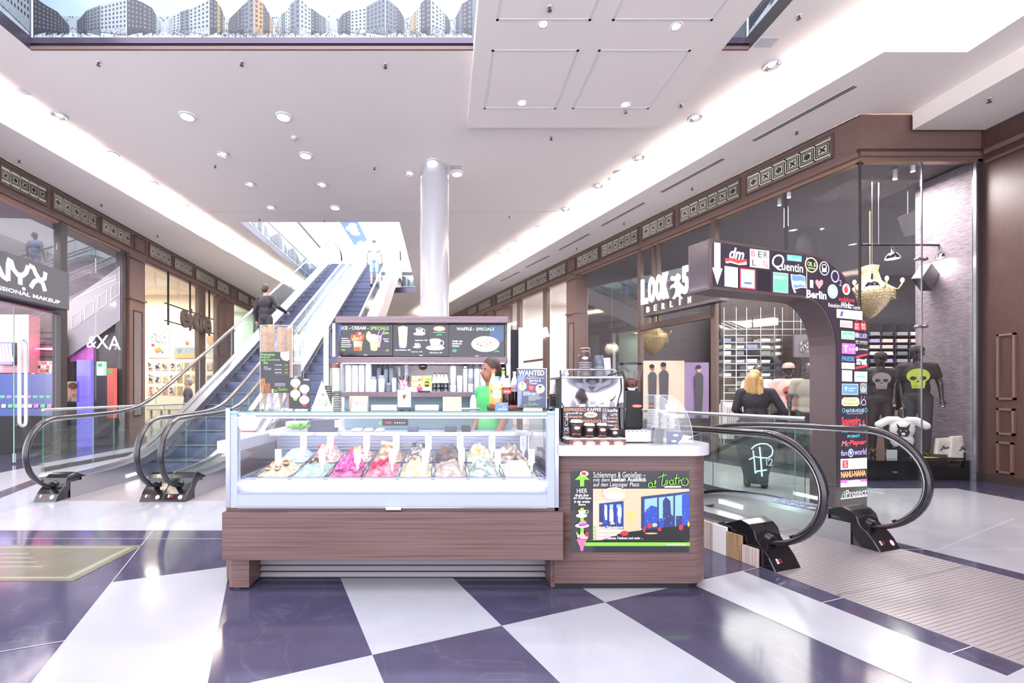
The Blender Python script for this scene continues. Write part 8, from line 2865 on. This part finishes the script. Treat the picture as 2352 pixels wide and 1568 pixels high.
for r_ in range(4):
 for c_ in range(9):
  f = (r_ + .5) / 4.4
  Yq = 10.3 - .7 * f - .03
  x = -6 + c_ * 15 + r_ * 3
  y = 862 + 88 * f
  tt = thing('makeup_palette', 'make-up palette on the dark blue counter, %s row from the back, %s from the left' % (ORD[r_], ORD[c_]), 'make-up palette', P3(x, y, Yq), 0, 'make-up palettes on the counter')
  g = G(rnd.choice(['paper', 'pink', 'polo_green', 'lilac', 'beige', 'skull_red']))
  g.hull([P3(x, y + 4, Yq), P3(x + 10, y + 4, Yq), P3(x + 11, y - 4, Yq + .05), P3(x + 1, y - 4, Yq + .05)], [P3(x, y + 4, Yq + .02), P3(x + 10, y + 4, Yq + .02), P3(x + 11, y - 4, Yq + .07), P3(x + 1, y - 4, Yq + .07)])
  g.build('palette', tt)
t = thing('photo_grid', 'white grid of small beauty photographs on the dark slatted wall', 'wall picture', P3(104, 865, 10.85))
g = G('paper')
pbox(g, 87, 122, 829, 865, 10.84, 10.87)
g.build('sheet', t)
g = G()
g.dl = .002
a = A(g, 10.84, .002)
for q in range(20):
 a.r(88 + (q % 5) * 6.8, 830 + (q // 5) * 9, 93.5 + (q % 5) * 6.8, 837 + (q // 5) * 9, rnd.choice(['pink', 'skin', 'brown', 'skull_red', 'paper']))
g.build('photos', t)
# glass door leaf with its tall bar handle
t = thing('shop_door', 'frameless glass door with a long looped steel handle below the dark sign', 'door', LM @ V((uL(90), 0, -.05)))
g = G('glass_shop').at(LM).box(uL(38), uL(133), .03, 2.95, -.05, -.035)
g.build('glass_leaf', t)
g = G('glass_edge').at(LM).box(uL(38) - .01, uL(38), .03, 2.95, -.05, -.035).m('steel').box(uL(38), uL(40), .03, .2, -.07, -.02)
g.build('edge_fitting', t)
ua, ub = uL(41), uL(56)
z0, z1 = LW(48, 979)[1], LW(48, 778)[1]
hp = [(ua, z0 + .1), (ua, z1 - .1)] + [((ua + ub) / 2 - (ub - ua) / 2 * math.cos(q * PI / 6), z1 - .1 + .1 * math.sin(q * PI / 6)) for q in range(1, 6)] + [(ub, z1 - .1), (ub, z0 + .1)] + [((ua + ub) / 2 + (ub - ua) / 2 * math.cos(q * PI / 6), z0 + .1 - .1 * math.sin(q * PI / 6)) for q in range(1, 6)]
mat('handle_steel', 'e6e6ea', 0.2, .6)
G('handle_steel').at(LM).tube([(a_, b_, .03) for a_, b_ in hp], .028, 8, closed=True).build('handle', t)
# magenta mural wall, escalator reflection modelled as a grey flank, and lockers in the second left bay
Yn = 11.2
g = G('mural_magenta')
pbox(g, 160, 215, 700, 830, Yn, Yn + .05)
g.build('wall_shop.009', kind='structure')
g = G('shop_ceiling')
A(g, Yn - .06, 0).p([(150, 825), (276, 735), (276, 610), (150, 700)], 'grey')  # grey diagonal paints the escalator mirrored in the window glass
for q in range(4):
 x = 165 + q * 30
 y = 755 - q * 22
 a = A(g, Yn - .07, .002)
 a.l([(x, y), (x + 20, y - 14), (x + 20, y - 44), (x, y - 30), (x, y)], 1.2, 'paper')
g.build('wall_shop.010', kind='structure')
t = thing('lit_letters', 'pale lit letters & XA on the shop wall behind the second left window', 'shop sign', P3(238, 800, Yn))  # a sign mirrored in the glass, modelled as glowing letters
g = G().flat(pxM(Yn - .1), 0)
g.dl = .002
A(g, Yn - .1, .01).t('&', 200, 772, 222, 798, 'neon_white', shear=.2).t('X', 222, 770, 250, 800, 'neon_white').t('A', 250, 772, 278, 803, 'neon_white')
g.build('letters', t)
for k, (a_, b_, c_, d_, m_, lb) in enumerate(((176, 208, 826, 1026, 'screen_violet', 'tall pale violet locker panel'), (222, 238, 830, 862, 's_mint', 'small greenish lit screen'), (246, 262, 845, 960, 'skull_red', 'reddish illuminated glass panel'), (155, 182, 876, 922, 'beige', 'poster of a woman\'s face with styled hair'))):
 t = thing(['locker_panel', 'info_screen', 'glass_display', 'beauty_poster'][k], lb + ' behind the second left window', 'panel' if k < 3 else 'poster', P3((a_ + b_) / 2, d_, Yn - .2))
 g = G(m_)
 pbox(g, a_, b_, c_, d_, Yn - .25, Yn - .15)
 g.build('panel', t)
 g = G()
 g.dl = .002
 a = A(g, Yn - .25, .004)
 if k == 0:
  a.r(a_, 865, b_, 866, 'grey').r(a_, 910, b_, 911, 'grey')
 elif k == 3:
  a.d(169, 898, 8, 13, 'skin').d(168, 886, 11, 8, 'brown').d(165, 896, 1.5, .8, 'ink').d(172, 896, 1.5, .8, 'ink').d(169, 906, 2.5, 1.2, 'magenta').p([(157, 912), (165, 908), (160, 922), (156, 922)], 'skin')
 else:
  a.r(a_ + 3, c_ + 4, b_ - 3, c_ + 12, 'polo_green')
 g.build('face_print', t)
# ---------------------------------------------------------------- clothes shop on the right
Yq = 12.4
mat('shelf_glow', 'a79c9c', 0.5)
sh = thing('shirt_shelving', 'tall grid shelving behind the blond woman stacked with folded shirts', 'shelving', P3(1750, 950, Yq))
g = G('steel')
for x in (1662, 1690, 1714, 1746, 1778, 1796, 1822, 1838, 1860):
 g.box(xr(x, Yq) - .008, xr(x, Yq) + .008, Yq - .02, Yq, 0, zr(706, Yq))
for y in (738, 756, 770, 786, 802, 817, 835, 850, 866, 884, 902):
 g.box(xr(1660, Yq), xr(1868, Yq), Yq - .03, Yq + .0, zr(y, Yq) - .008, zr(y, Yq) + .008)
g.build('grid', sh)
G('fascia_dark').box(xr(1655, Yq + .5), xr(1870, Yq + .5), Yq + .5, Yq + .52, .2, 4.2).build('back_board', sh)
for ci, (x0, x1) in enumerate(((1662, 1680), (1688, 1710), (1716, 1740), (1748, 1770), (1780, 1794))):
 for i, y in enumerate((785, 801, 816, 834, 849, 865, 883, 901)):
  if rnd.random() < .12:
   continue
  m_ = rnd.choice(['tee_white', 'grey', 'grey_light', 'tee_black', 'photo_mid', 'paper', 'skull_blue'])
  tt = thing('folded_shirts', 'pile of folded shirts, shelf %s from the top, %s column of the grid' % (ORD[i], ORD[ci]), 'folded shirts', P3((x0 + x1) / 2, y, Yq + .05), 0, 'folded shirts in the grid shelving')
  g = G(m_)
  n_ = rnd.randint(3, 4)
  for q in range(n_):
   o = rnd.uniform(-.6, .6)
   pbox(g, x0 + 1 + o, x1 - 1 + o, y - 1.2 - (q + 1) * 2.2, y - 1.4 - q * 2.2, Yq + .03, Yq + .35)
  g.build('shirts', tt)
g = thing('skull_picture', 'grey picture with a round skull of flowers, right of the grid shelving', 'wall picture', P3(1846, 820, 12.0))
q = G('shop_ceiling')
pbox(q, 1824, 1872, 768, 820, 12.0, 12.05)
for px in (1830, 1866):
 q.cyl(P3(px, 769, 12.02), (xr(px, 12.02), 12.02, 4.94), .005, n=6)
q.build('canvas', g)
q = G()
q.dl = .002
a = A(q, 12.0, .002)
for i in range(60):
 an, rr = rnd.uniform(0, 6.28), rnd.random() ** .5
 a.d(1846 + 11 * rr * math.cos(an), 794 + 17 * rr * math.sin(an), 1.6, 1.6, rnd.choice(['paper', 'beige', 'grey', 'grey_dark']), n=6)
q.build('print', g)
t = thing('people_poster', 'wide poster of three people in dark clothes beside a violet panel behind the glass door', 'poster', P3(1550, 960, 10.6))
q = G('beige')
pbox(q, 1478, 1572, 828, 960, 10.6, 10.62)
q.m('lilac')
mat('panel_violet', '8d7a9c', 0.5)
q.m('panel_violet')
pbox(q, 1572, 1628, 832, 960, 10.6, 10.62)
q.build('sheet', t)
q = G()
q.dl = .003
a = A(q, 10.6, .003)
for x, y, s_ in ((1498, 846, 1), (1524, 842, 1.1), (1604, 848, 1)):
 a.d(x, y, 5 * s_, 7 * s_, 'skin_dark' if x < 1600 else 'skin', n=14).d(x - 1, y - 5, 6 * s_, 5 * s_, 'cup_dark', n=12).p([(x - 10 * s_, y + 16), (x - 4, y + 8), (x + 5, y + 8), (x + 10 * s_, y + 16), (x + 9 * s_, y + 60), (x + 6, 960), (x - 8, 960), (x - 9 * s_, y + 60)], 'grey_dark')
q.build('picture', t)
# two more display niches, disco ball, chandelier, hooks, bags
t = thing('mirror_ball', 'mirror ball lamp hanging in the first bay of the clothes shop', 'pendant lamp', P3(1405, 802, 11.8))
mat('ball', 'b8aa94', 0.25, .8, noise_=('f6ecd8', (60, 60, 60), .06), bump=((50, 50, 50), 1))
c = P3(1405, 802, 12.5)
G('ball').sphere(c, .20, 14).build('ball', t)
G('steel_dark').cyl(c + V((0, 0, .2)), (c.x, c.y, 4.94), .006, n=6).build('cord', t)
mat('crystal', '8a7350', 0.15, .3, emit=.05, noise_=('c9b48c', (70, 70, 70), .1), bump=((60, 60, 60), 1))
for (px, py, Yk, s_, lb) in ((1998, 668, 8.6, 1.0, 'big lit crystal chandelier right of the directory arch'), (1500, 770, 12.6, .75, 'smaller dim crystal chandelier behind the glass door')):
 c = P3(px, py, Yk)
 t = thing('chandelier', lb, 'chandelier', c)
 k = Yk / F * s_
 g = G('crystal').lathe([(.01, -64 * k), (12 * k, -56 * k), (28 * k, -36 * k), (40 * k, -12 * k), (42 * k, 0), (36 * k, 4 * k)], c, 26)
 g.build('crystal_bowl', t)
 g = G('crystal').lathe([(36 * k, 4 * k), (20 * k, 20 * k), (14 * k, 44 * k), (16 * k, 56 * k), (10 * k, 58 * k)], c, 20)
 g.build('crystal_neck', t)
 g = G('crystal')
 for i in range(26):
  an = i * 2 * PI / 26
  for j in range(4):
   g.sphere(c + V((math.cos(an) * 41 * k, math.sin(an) * 41 * k, (-4 - j * 6) * k)), 1.8 * k, 3)
 g.build('crystal_drops', t, kind='stuff')
 for i in range(6):
  an = i * PI / 3 + .3
  e = c + V((math.cos(an) * 52 * k, math.sin(an) * 52 * k, 10 * k))
  G('gold').tube([c + V((math.cos(an) * 34 * k, math.sin(an) * 34 * k, 0)), c + V((math.cos(an) * 46 * k, math.sin(an) * 46 * k, -2 * k)), e], 1.6 * k, 6).build('arm', t)
  if px > 1600:
   G('lamp_glow').sphere(e + V((0, 0, 6 * k)), 3.2 * k, 5, sz=1.7).build('bulb', t)
 G('gold').cyl(c + V((0, 0, 58 * k)), (c.x, c.y, 4.94), .008, n=6).build('chain', t)
# track with shaded spot lamps
c0, c1 = P3(1980, 562, 7.35), P3(2236, 563, 7.3)
t = thing('lamp_track', 'black horizontal rail hung on two wires behind the corner window', 'lamp rail', c0)
g = G('black').cyl(c0, c1, .018, n=8)
g.build('rail', t)
for px in (2018, 2187):
 p = P3(px, 562, 7.33)
 G('steel').cyl(p, (p.x, p.y, 4.93), .005, n=6).build('wire', t)
for px, py, lb in ((2167, 585, 'dark dome lamp shining onto the textured wall'), (2050, 588, 'dark dome lamp above the chandelier'), (2003, 652, 'low dark dome lamp just beside the chandelier')):
 p = P3(px, py, 7.3)
 t = thing('dome_lamp', lb, 'spot lamp', p, 0, 'dome lamps on the black rail')
 if py > 600:
  G('steel').cyl(p, (p.x, p.y, 4.93), .004, n=6).build('wire', t)
 G('black_gloss').lathe([(.10, -.05), (.085, .0), (.05, .05), (.02, .06), (.012, .17)], p, 22).build('shade', t)
 G('lamp_glow').lathe([(.001, -.045), (.085, -.045)], p, 18).build('bulb', t)
p = P3(2170, 585, 7.3)
area('shop_lamp', (p.x - .1, p.y, p.z - .1), (0, math.radians(-25), 0), .2, .2, 7, (1, .9, .95))
t = thing('grey_loudspeaker', 'tilted grey square loudspeaker fixed to the textured wall', 'speaker', (8.1, 7.25, 3.2))
c = V((7.98, 7.32, 3.24))
g = G('grey_dark').at(Matrix.Translation((c.x, c.y, c.z)) @ Matrix.Rotation(.6, 4, 'Y') @ Matrix.Rotation(.3, 4, 'Z'))
g.box(-.17, .17, -.05, .1, -.15, .15)
g.build('cabinet', t, bev=.01)
t = thing('glass_pendant_sign', 'tilted clear glass square hanging high in the corner window', 'glass sheet', P3(2095, 520, 7.6))
g = G('glass')
q_ = [P3(2062, 500, 7.6), P3(2112, 478, 7.6), P3(2120, 530, 7.6), P3(2078, 543, 7.6)]
g.hull(q_, [p + V((0, .01, 0)) for p in q_])
g.m('steel').cyl(P3(2085, 490, 7.6), (P3(2085, 490, 7.6).x, 7.6, 4.93), .003, n=5)
g.build('sheet', t)
for px, py, z in ((2056, 410, 4.9), (2097, 392, 4.9), (1790, 470, 4.9), (1812, 452, 4.9), (1828, 640, 4.9)):
 Yk = (4.78 - HC) * F / (CY - py)
 p = V((xr(px, Yk), Yk, 4.93))
 t = thing('track_spot', 'small white ceiling spot inside the clothes shop, near picture column %d' % (px // 20), 'spot lamp', p, 0, 'small spots in the clothes shop')
 t['label'] = {2056: 'small white spot in the corner window ceiling, left of two', 2097: 'small white spot in the corner window ceiling, right of two', 1790: 'small white ceiling spot above the arch, left of two', 1812: 'small white ceiling spot above the arch, right of two', 1828: 'distant white ceiling spot behind the arch'}[px]
 G('white').cyl(p, p - V((0, 0, .16)), .03, n=12).m('lamp_glow').cyl(p - V((0, 0, .16)), p - V((0, 0, .165)), .024, n=12).build('head', t)
# tote bags, hooks
Yt = 6.98
for k, (x0, y0, x1, y1, lb, strap) in enumerate(((2195, 917, 2256, 972, 'jute tote bag hanging from the black hand hook', 1), (2197, 985, 2255, 1030, 'jute tote bag standing behind the front ones', 1), (2151, 1007, 2200, 1045, 'jute tote bag lying left, partly covered', 0), (2183, 1002, 2255, 1053, 'jute tote bag in front with a black price block', 0))):
 Yk = 7.1 - k * .05
 t = thing('tote_bag', lb, 'bag', P3((x0 + x1) / 2, y1, Yk), 0, 'cream jute tote bags')
 q = [P3(x0 + 4, y0, Yk + .03), P3(x1, y0 - 3, Yk + .03), P3(x1 - 1, y1, Yk), P3(x0, y1 - 2, Yk)]
 mat('tote', 'e8e0d2', 0.85)
 g = G('tote').hull(q, [p + V((0, .05, 0)) for p in q])
 g.build('cloth', t, bev=.012)
 g = G()
 g.dl = .0006
 a = A(g, Yk - .005, .002)
 cx_, cy_ = (x0 + x1) / 2, (y0 + y1) / 2 + 1
 rx = (x1 - x0) * .38
 a.o(cx_, cy_, rx, (y1 - y0) * .36, .5, 'grey').t('ALLET', cx_ - 7, cy_ - 10, cx_ + 7, cy_ - 6, 'grey').t('Jute', cx_ - 17, cy_ - 5, cx_ + 17, cy_ + 7, 'night_dark', bold=.03, shear=.3)
 if k in (0, 3):
  a.d(x1 - 13, y1 - 11, 6.5, 5.5, 'ink', n=16).d(x1 - 13, y1 - 11, 2, 3, 'paper', n=8)
 if k == 3:
  a.r(x0 + 30, y1 - 14, x0 + 40, y1 + 1, 'ink')
 g.build('printing', t)
 if strap:
  for o in (0, 14):
   G('tote').tube([P3(x0 + 22 + o, y0, Yk + .02), P3(x0 + 36 + o * .6, y0 - (36 if k == 0 else 14), Yk + .03), P3(x0 + 48 + o * .2, y0, Yk + .02)], .012, 6).build('strap', t)
for (px, py, m_, lb) in ((2228, 880, 'figure_black', 'black hand-shaped hook holding the tote bag'), (2232, 783, 'white', 'white hand-shaped hook on the textured wall, upper'), (2230, 832, 'white', 'white hand-shaped hook on the textured wall, lower')):
 c = P3(px, py, 7.06)
 t = thing('hand_hook', lb, 'wall hook', c, 0, 'hand-shaped wall hooks')
 o = t.location.copy()
 t.location = (0, 0, 0)
 Bp = [('c', c, c + V((.12, .02, 0)), .035, .03), ('c', c, c + V((-.04, -.03, -.01)), .032, .03)] + [('c', c + V((-.04, -.03, -.02 + .02 * f)), c + V((-.10, -.05, -.05 + .02 * f)), .012, .01) for f in range(4)] + [('c', c + V((-.02, -.04, .02)), c + V((-.05, -.07, .04)), .012, .01)]
 remesh('hand', Bp, m_, t, .006, 1)
 for ch in KIDS[t.name]:
  ch.data.transform(Matrix.Translation(-o))
 t.location = o
t = thing('price_tag_block', 'white price card on the window floor under the shirt bust', 'price card', P3(2045, 1055, 7.0))
G('paper').box(xr(2036, 7), xr(2058, 7), 6.98, 7.0, .302, .44).build('card', t)
t = thing('display_cloth', 'black and lime green patterned shirt laid flat on the window floor', 'shirt', P3(2150, 1055, 7.0))
G('tee_black').box(7.2, 8.0, 6.95, 7.15, .302, .32).m('skull_lime').box(7.3, 7.75, 6.94, 7.1, .32, .324).build('cloth', t)
for r_, y in enumerate((770, 786, 800, 815, 832, 850)):
 for c_, (x0, x1) in enumerate(((1998, 2022), (2026, 2052), (2060, 2086), (2092, 2116))):
  Yk = 10.5
  tt = thing('folded_shirts', 'pile of folded shirts on the dark rear shelves, %s shelf, %s pile from the arch' % (ORD[r_], ORD[c_]), 'folded shirts', P3((x0 + x1) / 2, y, Yk), 0, 'folded shirts on the dark shelves')
  g = G(rnd.choice(['lilac', 'grey', 'tee_white', 'tee_pink', 'grey_dark', 'photo_mid']))
  for q in range(3):
   pbox(g, x0 + rnd.uniform(0, 2), x1 - rnd.uniform(0, 2), y - 2.6 - q * 2.6, y - .4 - q * 2.6, Yk, Yk + .3)
  g.build('shirts', tt)
t = thing('dark_shelving', 'dark wall shelving behind the two capped mannequins', 'shelving', P3(2050, 950, 10.5))
g = G('black_matt').box(xr(1985, 10.9), xr(2125, 10.9), 10.9, 10.95, 0, 3.2)
for y in (770, 786, 800, 815, 832, 850, 870, 890):
 pbox(g, 1990, 2122, y, y + 1.4, 10.48, 10.9)
for x in (1995, 2024, 2056, 2089, 2120):
 pbox(g, x - .7, x + .7, 740, 950, 10.5, 10.9)
g.build('shelves', t)
t = thing('sales_desk', 'brown sales desk with small souvenirs behind the directory arch', 'desk', P3(2030, 1000, 8.3))
G('brown').box(xr(1995, 8.3), xr(2075, 8.3), 8.3, 8.7, .0, 1.0).build('body', t)
for k, (px, c) in enumerate(((2014, 'red'), (2020, 'photo_mid'), (2031, 'leaf'), (2041, 's_orange'))):
 tt = thing('souvenir', 'small %s souvenir figure on the brown desk' % ['red', 'grey', 'green', 'orange'][k], 'souvenir', P3(px, 955, 8.35), 0, 'souvenirs on the desk')
 G(c).lathe([(.03, 0), (.035, .05), (.02, .09), (.03, .13), (.001, .17)], (xr(px, 8.35), 8.42, 1.001), 12).build('figure', tt)
t = thing('clothes_rack', 'rack of white shirts left of the blond woman', 'clothes rack', P3(1675, 1000, 9.3))
g = G('steel').cyl(P3(1655, 920, 9.6), P3(1700, 920, 9.6), .012, n=8)
for px in (1656, 1699):
 g.cyl(P3(px, 920, 9.6), (xr(px, 9.6), 9.6, 0), .012, n=8)
g.build('rail', t)
for q in range(9):
 x = xr(1659 + q * 4.6, 9.6)
 tt = thing('hanging_shirt', 'white shirt on the rack, %s from the left' % ORD[q], 'shirt', (x, 9.6, .35), 0, 'white shirts on the rack')
 G('tee_white').hull([(x - .008, 9.45, .35), (x - .008, 9.75, .35), (x - .008, 9.75, 1.05), (x - .008, 9.6, 1.14), (x - .008, 9.45, 1.05)], [(x + .010, 9.45, .35), (x + .012, 9.75, .35), (x + .008, 9.75, 1.05), (x + .008, 9.6, 1.14), (x + .008, 9.45, 1.05)]).build('shirt_body', tt)
# floor sticker of the left foreground
t = thing('floor_sticker', 'faded olive-yellow advertising sticker on the dark floor at the left edge', 'floor sticker', (-3.6, 3.5, .002))
mat('sticker_olive', '5c5a4c', 0.2, noise_=('6a6858', (3, 3, 3), .25))
G('sticker_olive').box(-4.9, -2.646, 3.17, 3.91, .0005, .003).build('sheet', t)
g = G().flat(plane_M((0, 0, .003), (1, 0, 0), (0, 1, 0)))
mat('sticker_pale', '848270', 0.2)
for a_ in ((-4.9, 3.84, -2.75, 3.87), (-4.9, 3.21, -2.75, 3.24), (-2.75, 3.21, -2.70, 3.87)):
 g.rect(*a_, 'sticker_pale')
for q in range(4):
 g.rect(-4.1, 3.42 + q * .09, -3.1 - q * .12, 3.44 + q * .09, 'sticker_pale')
g.build('printing', t)
